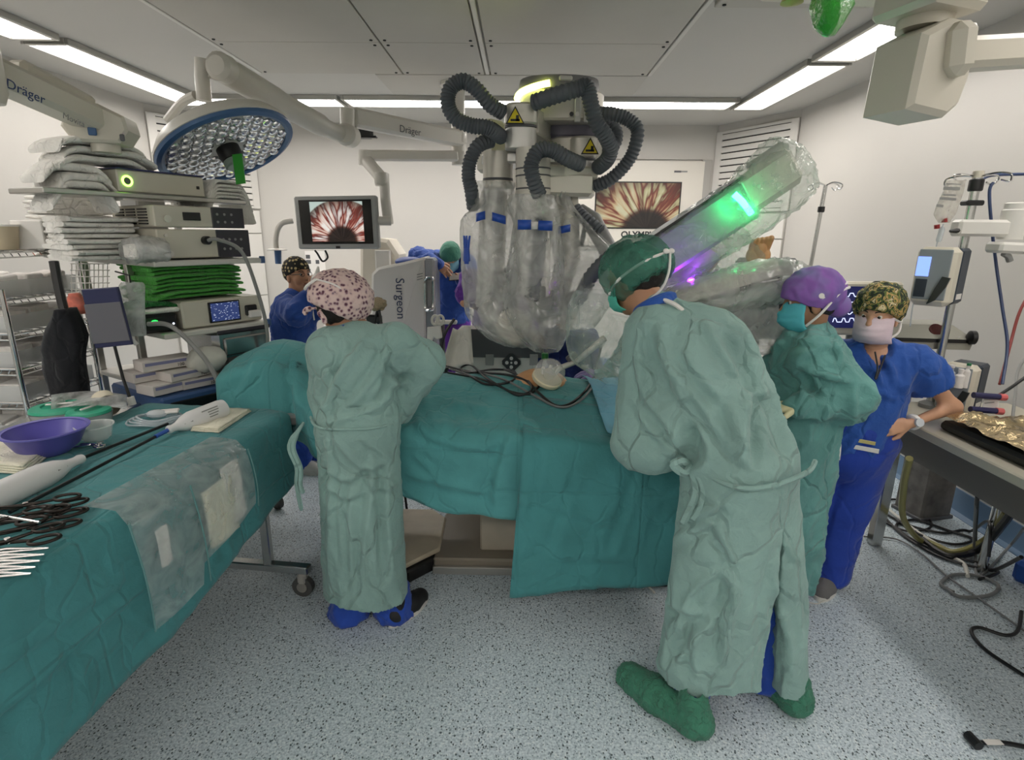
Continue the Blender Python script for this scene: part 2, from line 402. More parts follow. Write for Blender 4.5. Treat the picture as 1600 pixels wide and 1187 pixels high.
# floor: speckled vinyl
m_floor = bpy.data.materials.new('speckled_vinyl'); m_floor.use_nodes = True
nt = NT(m_floor); b = nt.n['Principled BSDF']; tc = nt.add('ShaderNodeTexCoord')
base = nt.add('ShaderNodeTexNoise'); base.inputs['Scale'].default_value = 110; base.inputs['Detail'].default_value = 3; nt.link(tc.outputs['Object'], base.inputs['Vector'])
rb = ramp(nt, base.outputs['Fac'], [(0.36, lin('#a9b8c1')), (0.5, lin('#c4d1d9')), (0.64, lin('#dae5ea'))])
def speck(scale, thr, col, prev, rnd):
    v = nt.add('ShaderNodeTexVoronoi'); v.inputs['Scale'].default_value = scale; v.inputs['Randomness'].default_value = 1
    mp = nt.add('ShaderNodeMapping'); mp.inputs['Location'].default_value = (rnd, rnd*2, 0); mp.inputs['Scale'].default_value = (1, 0.75, 1)
    nt.link(tc.outputs['Object'], mp.inputs[0]); nt.link(mp.outputs[0], v.inputs['Vector'])
    wn = nt.add('ShaderNodeTexWhiteNoise'); nt.link(v.outputs['Position'], wn.inputs['Vector'])
    lt = nt.add('ShaderNodeMath', operation='LESS_THAN'); lt.inputs[1].default_value = thr[0]; nt.link(v.outputs['Distance'], lt.inputs[0])
    l2 = nt.add('ShaderNodeMath', operation='LESS_THAN'); l2.inputs[1].default_value = thr[1]; nt.link(wn.outputs['Value'], l2.inputs[0])
    mu = nt.add('ShaderNodeMath', operation='MULTIPLY'); nt.link(lt.outputs[0], mu.inputs[0]); nt.link(l2.outputs[0], mu.inputs[1])
    mx = nt.add('ShaderNodeMix'); mx.data_type = 'RGBA'; nt.link(mu.outputs[0], mx.inputs[0]); nt.link(prev, mx.inputs[6]); mx.inputs[7].default_value = lin(col)+(1,)
    return mx.outputs[2]
c1 = speck(150, (0.42, 0.30), '#8696a0', rb.outputs[0], 1.0)
c2 = speck(130, (0.40, 0.22), '#dfe7ea', c1, 5.0)
c3 = speck(105, (0.36, 0.20), '#4b575d', c2, 9.0)
nt.link(c3, b.inputs['Base Color']); b.inputs['Roughness'].default_value = 0.38
struct(MB().add([(XL-.2, YF, 0), (XR+.2, YF, 0), (XR+.2, YB+.2, 0), (XL-.2, YB+.2, 0), (XL-.2, YF, -.1), (XR+.2, YF, -.1), (XR+.2, YB+.2, -.1), (XL-.2, YB+.2, -.1)],
    [(0, 1, 2, 3), (7, 6, 5, 4), (0, 4, 5, 1), (1, 5, 6, 2), (2, 6, 7, 3), (3, 7, 4, 0)]).build('floor', m_floor))
ceil = struct(MB().box(((XL+XR)/2, (YF+YB)/2, ZC+.08), (XR-XL+.4, YB-YF+.4, .1)).build('ceiling', m_ceil))
def wall(name, a, b, h=ZC+.03, t=.1):
    a = V3(*a, 0); b = V3(*b, 0); d = nrm(b-a); n = V3(-d[1], d[0], 0); L = np.linalg.norm(b-a)
    return struct(MB(np.stack([d, n, V3(0, 0, 1)], 1), (a+b)/2+n*t/2).box((0, 0, h/2), (L+.0, t, h)).build(name, m_wall)), a, d, n
w_r, *_ = wall('wall_right', (XR, YR0), (XR, YF))
w_l, *_ = wall('wall_left', (XL, YF), (XL, YL0))
w_b, *_ = wall('wall_back', (XLB, YB), (XRB, YB))
w_cr, a_cr, d_cr, n_cr = wall('wall_back_right', (XRB, YB), (XR, YR0))
w_cl, a_cl, d_cl, n_cl = wall('wall_back_left', (XL, YL0), (XLB, YB))
w_f, *_ = wall('wall_front', (XR, YF), (XL, YF))
# blue coved skirting
m_cove = mat('cove_blue', '#5d7894', 0.45, var=(4, 0.06))
def cove(name, a, b):
    a = V3(*a, 0); b = V3(*b, 0); d = nrm(b-a); n = V3(d[1], -d[0], 0); L = np.linalg.norm(b-a)
    prof = [(0, 0), (0, .16), (.008, .16), (.012, .05), (.022, .022), (.05, .004), (.05, 0)]
    rings = [[p+n*u+V3(0, 0, v) for u, v in prof] for p in (a, b)]
    struct(MB().loft(rings).build(name, m_cove))
cove('baseboard_right', (XR, YR0), (XR, YF)); cove('baseboard_left', (XL, YF), (XL, YL0)); cove('baseboard_back', (XLB, YB), (XRB, YB))
cove('baseboard_back_right', (XRB, YB), (XR, YR0)); cove('baseboard_back_left', (XL, YL0), (XLB, YB))
mat('joint_grey', '#a9a6a0', .5)
# vent grilles with cabinets below, in both chamfered corners
m_cab = mat('cabinet_white', '#dad7d1', 0.4)
def corner_unit(wallo, a, d, L, top, bot, label, glabel):
    n = V3(d[1], -d[0], 0)                          # into the room
    R = np.stack([d, n, V3(0, 0, 1)], 1); mid = a+d*L/2
    g = thing('vent_grille', glabel, 'vent', mid+V3(0, 0, bot))
    h = top-bot
    MB(R, mid).box((0, .006, (top+bot)/2), (L-.03, .012, h)).build('backing', m_dark, g)
    fr = MB(R, mid)
    for sx in (-1, 1): fr.box((sx*(L/2-.045), .018, (top+bot)/2), (.09, .022, h), .003)
    fr.box((0, .018, top-.015), (L-.18, .022, .03), .003).box((0, .018, bot+.015), (L-.18, .022, .03), .003); fr.build('frame', m_trim, g)
    k = 12; z0, z1 = bot+.03, top-.03; pit = (z1-z0)/k; me = MB(R, V3(0, 0, 0)).box((0, 0, 0), (L-.176, .018, pit-.014), .003).mesh(m_trim)
    for i in range(k):
        q = mid+n*.018+V3(0, 0, z0+(i+.5)*pit); inst('slat', me, g, Matrix.Translation(q))
    c = thing('wall_cabinet', label, 'cabinet', mid)
    MB(R, mid).box((0, .006, (bot-.02)/2+.07), (L-.03, .012, bot-.16)).build('carcass', MATS['joint_grey'], c)
    zs = [.16, .95, 1.72, bot-.02]
    for z0_, z1_ in zip(zs[:-1], zs[1:]):
        MB(R, mid).box((0, .02, (z0_+z1_)/2), (L-.05, .022, z1_-z0_-.012), .003).build('door', m_cab, c)
LcR = np.linalg.norm(V3(XR-XRB, YR0-YB, 0)); LcL = np.linalg.norm(V3(XLB-XL, YB-YL0, 0))
corner_unit(w_cr, V3(XRB, YB, 0), d_cr, LcR, 2.95, 2.02, 'white flush cabinet doors under the vent, behind the green-lit robot arm', 'white slotted wall vent above the green-lit plastic-wrapped robot arm')
corner_unit(w_cl, V3(XL, YL0, 0), d_cl, LcL, 2.95, 2.02, 'white flush cabinet doors behind the loaded equipment shelves', 'white slotted wall vent partly behind the round surgical lamp')
# ---------------------------------------------------------------- ceiling panels and light strips
def cpanel(x0, x1, y0, y1, m=m_perf, screws=True):
    o = MB().box(((x0+x1)/2, (y0+y1)/2, ZC+.018), (x1-x0, y1-y0, .03), .004).build('ceiling_panel', m, ceil)
    if screws:
        for x in (x0+.04, x1-.04):
            for y in (y0+.05, y1-.05):
                MB().cyl((x, y, ZC+.004), (x, y, ZC-.002), .011, n=8).build('screw', m_dark, o)
PX = [-2.14, -.985, -.315, 1.0]
for i, (x0, x1) in enumerate([(PX[0], PX[1]-.006), (PX[1]+.006, PX[2]-.004), (PX[2]+.05, PX[3])]):
    for y0, y1 in ((-1.2, .3), (.306, 1.9), (1.906, 3.3), (3.306, 4.246), (4.25, 5.03)):
        cpanel(x0, x1, y0, y1, m_perf, y1 > 3)
MB().box((PX[2]+.023, 1.9, ZC+.006), (.03, 6.2, .02), .004).build('panel_trim', m_trim, ceil)
cpanel(-1.22, 1.02, 5.05, 5.72, m_perf, False)
cpanel(1.08, 1.95, 1.9, 3.62, m_perf); cpanel(-3.05, -2.2, 1.5, 3.05, m_perf)
for x in (PX[0]-.03, PX[3]+.03): MB().box((x, 2.0, ZC+.02), (.03, 6.1, .03), .004).build('panel_trim', m_trim, ceil)
# ceiling field between panels and walls
def cfield(x0, x1, y0, y1): MB().box(((x0+x1)/2, (y0+y1)/2, ZC+.028), (x1-x0, y1-y0, .012)).build('ceiling_board', m_ceil, ceil)
def strip(x0, x1, y0, y1, label, k=1.0):
    md = m_diff if k == 1.0 else mat('light_diffuser_%d' % round(k*100), '#fff6e4', 0.6, emit=('#fff9f3', LIGHT_STRENGTH*k))
    t = thing('ceiling_light', label, 'light', ((x0+x1)/2, (y0+y1)/2, ZC), 'recessed ceiling light strips')
    fr = MB(); w = .03
    for x in (x0-w/2, x1+w/2): fr.box((x, (y0+y1)/2, ZC+.01), (w, y1-y0+2*w, .045), .004)
    for y in (y0-w/2, y1+w/2): fr.box(((x0+x1)/2, y, ZC+.01), (x1-x0, w, .045), .004)
    fr.build('frame', m_alu, t)
    MB().box(((x0+x1)/2, (y0+y1)/2, ZC+.013), (x1-x0, y1-y0, .008)).build('diffuser', md, t)
lx0, lx1 = -3.47, -3.19; rx0, rx1 = 2.14, 2.42; by0, by1 = 5.90, 6.20
for y0, y1, l in ((4.31, 6.2, 'long left ceiling light strip ending above the surgical lamp'), (2.35, 4.18, 'left ceiling light strip cut by the upper left photo corner'), (.4, 2.22, 'left ceiling light strip beside the camera'), (-1.5, .27, 'left ceiling light strip behind the camera')):
    strip(lx0, lx1, y0, y1, l, .85)
for y0, y1, l in ((4.68, 6.2, 'right ceiling light strip running to the corner vent'), (2.8, 4.55, 'right ceiling light strip partly behind the beige pendant box'), (.9, 2.67, 'right ceiling light strip beside the camera'), (-1.5, .77, 'right ceiling light strip behind the camera')):
    strip(rx0, rx1, y0, y1, l, .72)
xs = [(-3.1, -1.83, 'back ceiling light strip behind the surgical lamp arm'), (-1.74, .0, 'back ceiling light strip above the hanging monitor arm'), (.11, 2.05, 'back ceiling light strip right of the robot top')]
for x0, x1, l in xs: strip(x0, x1, by0, by1, l, 1.3)
strip(-3.1, -.6, -1.5, -1.2, 'front ceiling light strip left, behind the camera'); strip(-.5, 2.05, -1.5, -1.2, 'front ceiling light strip right, behind the camera')
# ================================================================ people: helpers
def bone_mesh(ds_fn, pts, pad, cell): 
    P = np.array(pts); return nets(ds_fn, P.min(0)-pad, P.max(0)+pad, cell)
def head_mesh(c, fwd, up=(0, 0, 1), s=1.0, cell=0.006, neck=None):
    """head with brow, sockets, nose, lips, chin and ears; local x right, y forward, z up"""
    f = nrm(fwd); r = nrm(np.cross(f, up)); u = np.cross(r, f); R = np.stack([r, f, u], 1)
    def fn(P):
        q = (P-c)@R/s
        d = sd_ell(q, (0, -.012, .035), (.076, .098, .088))
        d = smin(d, sd_ell(q, (0, .018, -.03), (.060, .072, .085)), .03)
        d = smin(d, sd_ell(q, (0, .052, -.092), (.032, .03, .026)), .03)          # chin
        d = smin(d, sd_cone(q, (0, .082, .018), (0, .106, -.022), .010, .014), .015)  # nose
        for sx in (-1, 1):
            d = smin(d, sd_cone(q, (sx*.012, .083, .032), (sx*.042, .072, .034), .009, .008), .012)  # brow
            d = smin(d, sd_ell(q, (sx*.042, .055, -.025), (.024, .024, .026)), .02)   # cheek
            d = np.maximum(d, -sd_ell(q, (sx*.031, .094, .012), (.016, .018, .010)))  # socket
            d = smin(d, sd_ell(q, (sx*.030, .074, .011), (.0135, .0135, .0125)), .004)
            d = smin(d, sd_ell(q, (sx*.078, -.008, -.008), (.008, .02, .032)), .006)  # ear
        d = smin(d, sd_cone(q, (-.02, .082, -.054), (.02, .082, -.054), .008, .008), .012)   # lips
        d = np.maximum(d, -sd_cone(q, (-.02, .095, -.0545), (.02, .095, -.0545), .0022, .0022))
        if neck is not None: d = smin(d, sd_cone(P, c+R@np.array([0, -.02, -.05])*s, neck, .056*s, .062*s)/s, .03)
        return d*s
    lo = c-np.array([.16]*3)*s; hi = c+np.array([.16]*3)*s
    if neck is not None: lo = np.minimum(lo, np.asarray(neck)-.08); hi = np.maximum(hi, np.asarray(neck)+.08)
    return nets(fn, lo, hi, cell), R
def hand_mesh(w, d, n, side=1, curl=0.5, s=1.0, spread=0.10, cell=0.0045, thumb=0.6):
    """palm, four unequal bent fingers and a thumb; d points along the hand, n out of the back of the hand"""
    d = nrm(d); n = nrm(np.asarray(n)-d*np.dot(n, d)); t = np.cross(n, d)*side      # t towards the thumb
    w = np.asarray(w, float); L = lambda a, b, c: w+(d*a+t*b+n*c)*s
    segs = [(L(-.03, 0, 0), L(.0, 0, 0), .024, .025)]
    palm = [(L(.02, .018, 0), L(.085, .026, 0), .014, .012), (L(.02, .0, 0), L(.09, .006, 0), .014, .012), (L(.02, -.014, 0), L(.085, -.014, 0), .014, .012), (L(.02, -.022, 0), L(.078, -.031, 0), .013, .011)]
    fl = [(.085, .027, .040, .036, .5), (.09, .007, .045, .040, .15), (.085, -.013, .042, .036, -.2), (.078, -.031, .032, .028, -.6)]
    fing = []
    for a, b, l1, l2, sp in fl:
        p = L(a, b, 0); dd = nrm(d+t*sp*spread*2); k = curl*1.1
        d1 = nrm(dd*math.cos(k)-n*math.sin(k)); p1 = p+d1*l1*s
        k2 = curl*2.2; d2 = nrm(dd*math.cos(k2)-n*math.sin(k2)); p2 = p1+d2*l2*s
        k3 = curl*2.9; d3 = nrm(dd*math.cos(k3)-n*math.sin(k3)); p3 = p2+d3*.018*s
        fing += [(p, p1, .0095, .0085), (p1, p2, .0085, .0075), (p2, p3, .0075, .006)]
    t0 = L(.025, .026, -.004); t1 = t0+nrm(d*.6+t*thumb-n*.25)*.04*s; t2 = t1+nrm(d*.9+t*thumb*.4-n*.35)*.03*s
    fing += [(L(.01, .012, 0), t0, .016, .015), (t0, t1, .014, .011), (t1, t2, .011, .008)]
    def fn(P):
        a = sunion([sd_cone(P, *q[:2], q[2]*s, q[3]*s) for q in segs+palm], .015)
        b = np.min([sd_cone(P, *q[:2], q[2]*s, q[3]*s) for q in fing], 0)
        return smin(a, b, .006)
    pts = [q[0] for q in segs+palm+fing]+[q[1] for q in segs+palm+fing]
    return bone_mesh(fn, pts, .03, cell)
def limbs(J, g=1.0, legs=True, arms=True, extra=0.0, thin=False):
    """tapered bones of a clothed-size body; J maps joint names to points, J['f'] faces forward"""
    f = J['f']; D = []
    up = nrm(J['chest']-J['pelvis'])
    D.append((J['pelvis'], J['chest'], (.148+extra)*g, (.155+extra)*g, (f, .74)))
    D.append((J['shL']*.86+J['shR']*.14, J['shR']*.86+J['shL']*.14, (.075+extra)*g, (.075+extra)*g, None))
    D.append((J['chest'], J['neck'], (.14+extra)*g, .065*g+extra*.3, (f, .8)))
    if arms:
        for s in 'LR':
            if 'el'+s in J:
                D.append((J['sh'+s], J['el'+s], (.056+extra)*g, (.044+extra)*g, None)); D.append((J['el'+s], J['wr'+s], (.044+extra)*g, (.029+extra)*g, None))
    if legs:
        for s in 'LR':
            D.append((J['hip'+s], J['kn'+s], (.088+extra)*g, (.06+extra)*g, None)); D.append((J['kn'+s], J['an'+s], (.058+extra)*g, (.040+extra)*g, None))
    return D
def bones_sdf(D, k=.05):
    return lambda P: sunion([sd_cone(P, q[0], q[1], q[2], q[3], q[4]) for q in D], k)
def bones_pts(D): return [q[0] for q in D]+[q[1] for q in D]
def rough_cloth(V, F, amp=.010, sc=(9, 9, 3.2), seed=0.0, ramp_z=None, crumple=.004):
    """long soft folds with thin sharp crests, pushed along the normal"""
    N = vnormals(V, F); S = np.array(sc)*.8; Q = V+0.10*np.stack([pn(V*2.6+seed), pn(V*2.6+seed+9), pn(V*2.6+seed+21)], 1)
    crest = lambda P: (1-np.abs(pn(P)))**5
    a = 1.5*crest(Q*S+seed)+1.0*crest(Q*S*1.7+seed+13)-.8
    T = Q@np.array([[.8, 0, .6], [0, 1, 0], [-.6, 0, .8]]); U = Q@np.array([[.8, 0, -.6], [0, 1, 0], [.6, 0, .8]])
    c = crest(T*np.array([5, 5, 13])+seed+3)+crest(U*np.array([5, 5, 15])+seed+7)-.5
    k = np.ones(len(V)) if ramp_z is None else np.clip((ramp_z[1]-V[:, 2])/(ramp_z[1]-ramp_z[0]), 0.4, 1.0)
    return V+N*((amp*a*k+crumple*1.6*c+amp*.7*pn(Q*S*.5+seed+5))[:, None])
def open_bottom(V, F, z, tol=.02):
    """take away the faces that close a skirt, sleeve or leg at its hem"""
    zc = V[F][:, :, 2].mean(1); n = np.cross(V[F[:, 2]]-V[F[:, 0]], V[F[:, 3]]-V[F[:, 1]]); n /= np.linalg.norm(n, axis=1)[:, None]+1e-12
    return V, F[~((zc < z+tol) & (n[:, 2] < -.5))]
def make_body(root, J, skin, hands=(), head=True, hs=1.0, cell=.016, g=.93, legs=True, arms=True):
    """the one continuous body under the clothes; hands = list of (d, n, side, curl) keyed by wrist"""
    D = limbs(J, g, legs, arms, extra=-.012)
    V, F = bone_mesh(bones_sdf(D, .04), bones_pts(D), .22, cell); parts = [(V, F)]; R = None
    if head:
        (hv, hf), R = head_mesh(J['head'], J['hf'], J.get('hu', (0, 0, 1)), hs, neck=J['neck']); parts.append((hv, hf))
    for s, d, n, side, curl in hands: parts.append(hand_mesh(J['wr'+s], d, n, side, curl, s=J.get('hands', 1.0)))
    o = place('body', raw(parts, skin), root); return o, R
def ell_shell(root, name, m, c, R, r, off, cut, disp=0.0, seed=0, cell=.007, k=None, sc=18):
    """cap: an ellipsoid in head space kept on one side of a plane, crumpled a little"""
    c = np.asarray(c, float)
    def fn(P):
        q = (P-c)@R; d = sd_ell(q, off, r)
        for n, h in cut: d = np.maximum(d, -(q@nrm(n)-h))
        return d
    V, F = nets(fn, c-.24, c+.24, cell); N = vnormals(V, F)
    if disp: V = V+N*(disp*(ridge(V*sc+seed, 2)*.7+pn(V*sc*1.8+seed)))[:, None]
    return place(name, raw([(V, F)], m), root)
def face_patch(root, name, m, c, R, s, zlo, zhi, w, grow=.006, puff=.012, seed=0, n=22, pleats=True):
    """surgical mask: a pleated sheet wrapped round the lower face"""
    G = []
    for i in range(n):
        v = i/(n-1); z = zlo+(zhi-zlo)*v; row = []
        for j in range(n):
            a = (j/(n-1)*2-1)*w
            base = .074+.024*math.sin(math.pi*min(1, max(0, v*.95+.05)))     # bulges over nose and chin
            ry_ = base+puff+grow+.004; rx_ = .080+grow
            x = rx_*math.sin(a); y = ry_*math.cos(a)-.005+.012*max(0, math.cos(a*2.2))*math.sin(math.pi*v)
            if v < .2: y -= (.2-v)*.10
            pl = .0022*math.sin(v*math.pi*7) if pleats else 0
            q = np.array([x, y+pl*math.cos(a), z+.006*pn(np.array([a*3+seed, v*4, seed]))])*s
            row.append(c+R@q)
        G.append(row)
    return MB().grid(G).solid(name, m, root, .0025, smooth=180)
def strap(root, name, m, pts, r=.004): return MB().tube(spline(pts, 5), r, 6).build(name, m, root)
def hs_pt(c, R, s, *q): return np.asarray(c)+R@(np.array(q)*s)
def shoe(root, name, m, heel, toe, w=.048, h=.085, sole=None, msole=None, disp=0.0):
    heel = np.asarray(heel, float); toe = np.asarray(toe, float); L = np.linalg.norm(toe-heel); d = nrm(toe-heel); r = nrm(np.cross(d, (0, 0, 1)))
    def fn(P):
        q = P-heel; x = q@d; y = q@r; z = q[..., 2]; Q = np.stack([x, y, z], -1)
        a = sd_cone(Q, (.035, 0, h*.55), (L*.55, 0, h*.42), w*.92, w*.98); a = smin(a, sd_cone(Q, (L*.55, 0, .036), (L-.045, 0, .028), w, w*.86), .03)
        a = smin(a, sd_cone(Q, (.05, 0, h*.6), (.055, 0, h+.02), w*.9, w*.82), .02)
        return np.maximum(a, -z+.012 if sole else -z)
    V, F = nets(fn, np.minimum(heel, toe)-.09, np.maximum(heel, toe)+np.array([.09, .09, .16]), .008)
    if disp: V = V+vnormals(V, F)*(disp*ridge(V*28, 2))[:, None]; V[:, 2] = np.maximum(V[:, 2], 0.001)
    o = place(name, raw([(V, F)], m), root)
    if sole:
        t = np.linspace(0, 2*math.pi, 28, endpoint=False); ol = [heel+d*(L/2+math.cos(a)*(L/2+.004))+r*math.sin(a)*(w+.004)*(1 if math.cos(a) > -.2 else .92) for a in t]
        mb = MB(); mb.loft([[p*np.array([1, 1, 0])+V3(0, 0, .0) for p in ol], [p*np.array([1, 1, 0])+V3(0, 0, .022) for p in ol]]); mb.build('sole', msole, o)
    return o
m_skin = mat('skin_tan', '#b98a6c', 0.5, var=(14, .06), bump=(60, .05))
m_skin2 = mat('skin_brown', '#a47a5e', 0.5, var=(14, .06), bump=(60, .05))
m_skin3 = mat('skin_fair', '#c99a7c', 0.5, var=(14, .06), bump=(60, .05))
m_hair = mat('hair_dark', '#1d1714', 0.6, bump=(90, .4))
m_gown = fabric('gown_green', '#88a8a2', crease=1.0)
m_gown2 = fabric('gown_green_blueish', '#669c97', crease=1.0)
m_scrub = fabric('scrub_blue', '#2a55a5', crease=.7)
m_pants = fabric('trouser_blue', '#2a4fae', crease=.6)
m_strap = mat('strap_white', '#e6e3df', .7)
def eyes(root, c, R, s, lid='skin_tan'):
    w = mat('eye_white', '#d9d4cc', .25); k = mat('eye_iris', '#2a1c14', .15)
    for sx in (-1, 1):
        e = MB().sphere(hs_pt(c, R, s, sx*.0305, .0765, .0115), .0122*s, 14, 9, R).build('eye', w, root)
        MB().sphere(hs_pt(c, R, s, sx*.0305, .0852, .0108), np.array([.0072, .0048, .0072])*s, 12, 8, R).build('iris', k, e)
        MB().tube(spline([hs_pt(c, R, s, sx*.013, .0915, .031), hs_pt(c, R, s, sx*.03, .0905, .038), hs_pt(c, R, s, sx*.048, .076, .034)], 4), [.003*s]*4+[.0035*s]*4+[.0015*s], 6).build('eyebrow', m_hair, root)
def creases(V, F, lines, w=7.0, h=.010):
    """folds traced along measured courses: a sharp crest with a hollow beside it, raised on the cloth facing that way"""
    N = vnormals(V, F); d = V-_C; z = d@_fw; X = 800+FPX*(d@_r)/z; Yp = 593.5-FPX*(d@_u)/z; face = np.clip(-(N*d).sum(1)/np.linalg.norm(d, axis=1)*2.5, 0, 1); out = np.zeros(len(V))
    for ln in lines:
        k = ln[0]; P = np.array([q[:2] for q in spline([V3(*p_, 0) for p_ in ln[1:]], 6)]); best = np.full(len(V), 1e9); sgn = np.zeros(len(V)); tt = np.zeros(len(V)); n = len(P)-1
        for i in range(n):
            a, b_ = P[i], P[i+1]; e = b_-a; L2 = e@e+1e-9; t = np.clip(((X-a[0])*e[0]+(Yp-a[1])*e[1])/L2, 0, 1); dx = X-a[0]-t*e[0]; dy = Yp-a[1]-t*e[1]; dd = np.hypot(dx, dy); m_ = dd < best
            best[m_] = dd[m_]; sgn[m_] = np.sign(e[0]*dy-e[1]*dx)[m_]; tt[m_] = ((i+t)/n)[m_]
        s = best*np.where(sgn == 0, 1, sgn); ww = w*abs(k)**.5; f = np.exp(-(s/ww)**2)-.85*np.exp(-((s-1.7*ww)/(1.3*ww))**2); out += h*k*f*np.clip(np.minimum(tt, 1-tt)*5, 0, 1)**.7
    return V+N*(out*face)[:, None]
# ================================================================ draped tables
def add_fold_grid(m, px=.31, pz=.27, strength=.5):
    """flat-packed cloth keeps a grid of sharp folds: thin ridges every few hand widths"""
    nt = NT(m); b = nt.n['Principled BSDF']; old = b.inputs['Normal'].links[0].from_socket; tc = nt.add('ShaderNodeTexCoord'); sx = nt.add('ShaderNodeSeparateXYZ'); nt.link(tc.outputs['Object'], sx.inputs[0])
    hs = []
    for ch, p in (('X', px), ('Y', px*1.1), ('Z', pz)):
        a = nt.add('ShaderNodeMath', operation='PINGPONG'); a.inputs[1].default_value = p; nt.link(sx.outputs[ch], a.inputs[0])
        r = nt.add('ShaderNodeMapRange'); r.inputs[2].default_value = .008; nt.link(a.outputs[0], r.inputs[0]); hs.append(r.outputs[0])
    c = hs[0]
    for h in hs[1:]:
        q = nt.add('ShaderNodeMath', operation='MINIMUM'); nt.link(c, q.inputs[0]); nt.link(h, q.inputs[1]); c = q.outputs[0]
    bp = nt.add('ShaderNodeBump'); bp.inputs['Strength'].default_value = strength; bp.inputs['Distance'].default_value = .006
    nt.link(c, bp.inputs['Height']); nt.link(old, bp.inputs['Normal']); nt.link(bp.outputs[0], b.inputs['Normal'])
m_drape = fabric('drape_green', '#438387', crease=.5, sheen=.1); add_fold_grid(m_drape, .31, .16, .6)
m_drape2 = fabric('drape_green_dark', '#478a8d', crease=.5, sheen=.1); add_fold_grid(m_drape2, .27, .33)
m_drapeb = fabric('drape_light_blue', '#73b0c6', crease=.8, sheen=.1)
def crease_obj(o, lines, w=6.0, h=.010):
    me = o.data; V = np.empty(len(me.vertices)*3); me.vertices.foreach_get('co', V); V = V.reshape(-1, 3); F = np.array([p_.vertices[:] for p_ in me.polygons if len(p_.vertices) == 4])
    n = vnormals(V, F); 
    if ((n*(V-_C)).sum(1) > 0).mean() > .5: F = F[:, ::-1]
    me.vertices.foreach_set('co', creases(V, F, lines, w, h).ravel()); me.update()
def drape(name, m, poly, ztop, hem, folds=.02, seed=0.0, n=280, nr=14, nv=26, rad=.05, flare=.10, cx=None, top_amp=.004):
    """cloth over a table: poly = table outline (x, y); ztop(x, y) height of what it lies on; hem(x, y) height of its lower edge"""
    P = [np.array(p, float) for p in poly]; per = []
    L = [np.linalg.norm(P[(i+1) % len(P)]-P[i]) for i in range(len(P))]; tot = sum(L)
    for i in range(len(P)):
        k = max(2, int(round(n*L[i]/tot)))
        for t in np.arange(k)/k: per.append(P[i]*(1-t)+P[(i+1) % len(P)]*t)
    per = np.array(per)
    for _ in range(5): per = (np.roll(per, 1, 0)+per*2+np.roll(per, -1, 0))/4          # soften the corners
    c = per.mean(0) if cx is None else np.array(cx)
    e = np.roll(per, -1, 0)-np.roll(per, 1, 0); no = np.stack([e[:, 1], -e[:, 0]], 1); no /= np.linalg.norm(no, axis=1)[:, None]
    A = 0.5*np.sum(per[:, 0]*np.roll(per[:, 1], -1)-np.roll(per[:, 0], -1)*per[:, 1])
    if A < 0: no = -no
    s = np.r_[0, np.cumsum(np.linalg.norm(np.diff(per, axis=0), axis=1))]
    rings = []
    for t in np.linspace(.02, 1, nr):
        q = c+(per-c)*t; z = np.array([ztop(x, y) for x, y in q]); z = z+top_amp*ridge(np.c_[q*7+seed, np.full(len(q), seed)], 2)
        rings.append(np.c_[q, z])
    ze = rings[-1][:, 2]; zh = np.array([hem(x, y) for x, y in per])
    for t in np.linspace(0, 1, nv)[1:]:
        dz = np.maximum(ze-zh, .02)*t
        ro = rad*np.minimum(1, dz/rad)**.5
        ph = np.c_[s*4.5+seed, t*.8+0*s, np.full(len(s), seed)]
        f = (ridge(ph, 2)*.6+pn(ph*1.7+4)*.7)*folds*min(1, t*1.6)+flare*t*.25*(1+pn(np.c_[s*1.2+seed, 0*s, 0*s]))*np.minimum(1, (ze-zh)/.5)
        q = per+no*(ro+f)[:, None]; rings.append(np.c_[q, ze-dz])
    return MB().loft(rings, True, False).solid(name, m, None, .003, smooth=180)
# instrument table ------------------------------------------------
itC = V3(-1.12, 2.52, 0); itu = nrm(V3(-.11, -1, 0)); itw = nrm(V3(-1, .11, 0)); ITZ = .915
def it(a, b, z=ITZ): q = itC+itu*a+itw*b; return V3(q[0], q[1], z)           # a along, b across, from the far right corner
cor = [it(.0, .0), it(.0, .72), it(2.0, .72), it(2.0, .0)]
def hem_it(x, y):
    a = (np.array([x, y, 0])-itC)@itu
    if a < .03: return .62
    return max(.34, .58-.16*min(1, a/.9)-.05*max(0, a-.9))
tbl = thing('instrument_table', 'steel-framed instrument table on castors under the green drape, left', 'table', it(1.0, .36, 0))
MB().prism([p[:2] for p in [it(.02, .02), it(.02, .70), it(1.98, .70), it(1.98, .02)]], ITZ-.035, ITZ-.008).build('table_top', m_steel, tbl)
for a in (.12, 1.85):
    for b in (.09, .63):
        MB().box(it(a, b, (ITZ-.03+.13)/2), (.04, .04, ITZ-.03-.13), .005).build('leg', m_steel, tbl)
    f = MB(); q0, q1 = it(a, -.12, .15), it(a, .80, .15)
    MB(np.stack([itw, itu, V3(0, 0, 1)], 1), (q0+q1)/2).box((0, 0, 0), (.92, .05, .04), .006).build('foot_rail', m_steel, tbl)
    for b in (-.08, .76):
        c = it(a, b, .055); w = MB().cyl(c-itu*.016, c+itu*.016, .052, n=20).build('castor', mat('rubber_grey', '#4c4c4b', .6), tbl)
        MB().cyl(c-itu*.021, c+itu*.021, .026, n=14).build('hub', mat('hub_grey', '#8d8a84', .5), w)
        MB().box(c+V3(0, 0, .045), (.045, .05, .06), .012).build('fork', mat('fork_grey', '#a8a6a0', .4), w)
d_it = drape('table_drape', m_drape, [p[:2] for p in cor], lambda x, y: ITZ+.004, hem_it, folds=.012, seed=2.0, n=420, rad=.03, flare=.05)
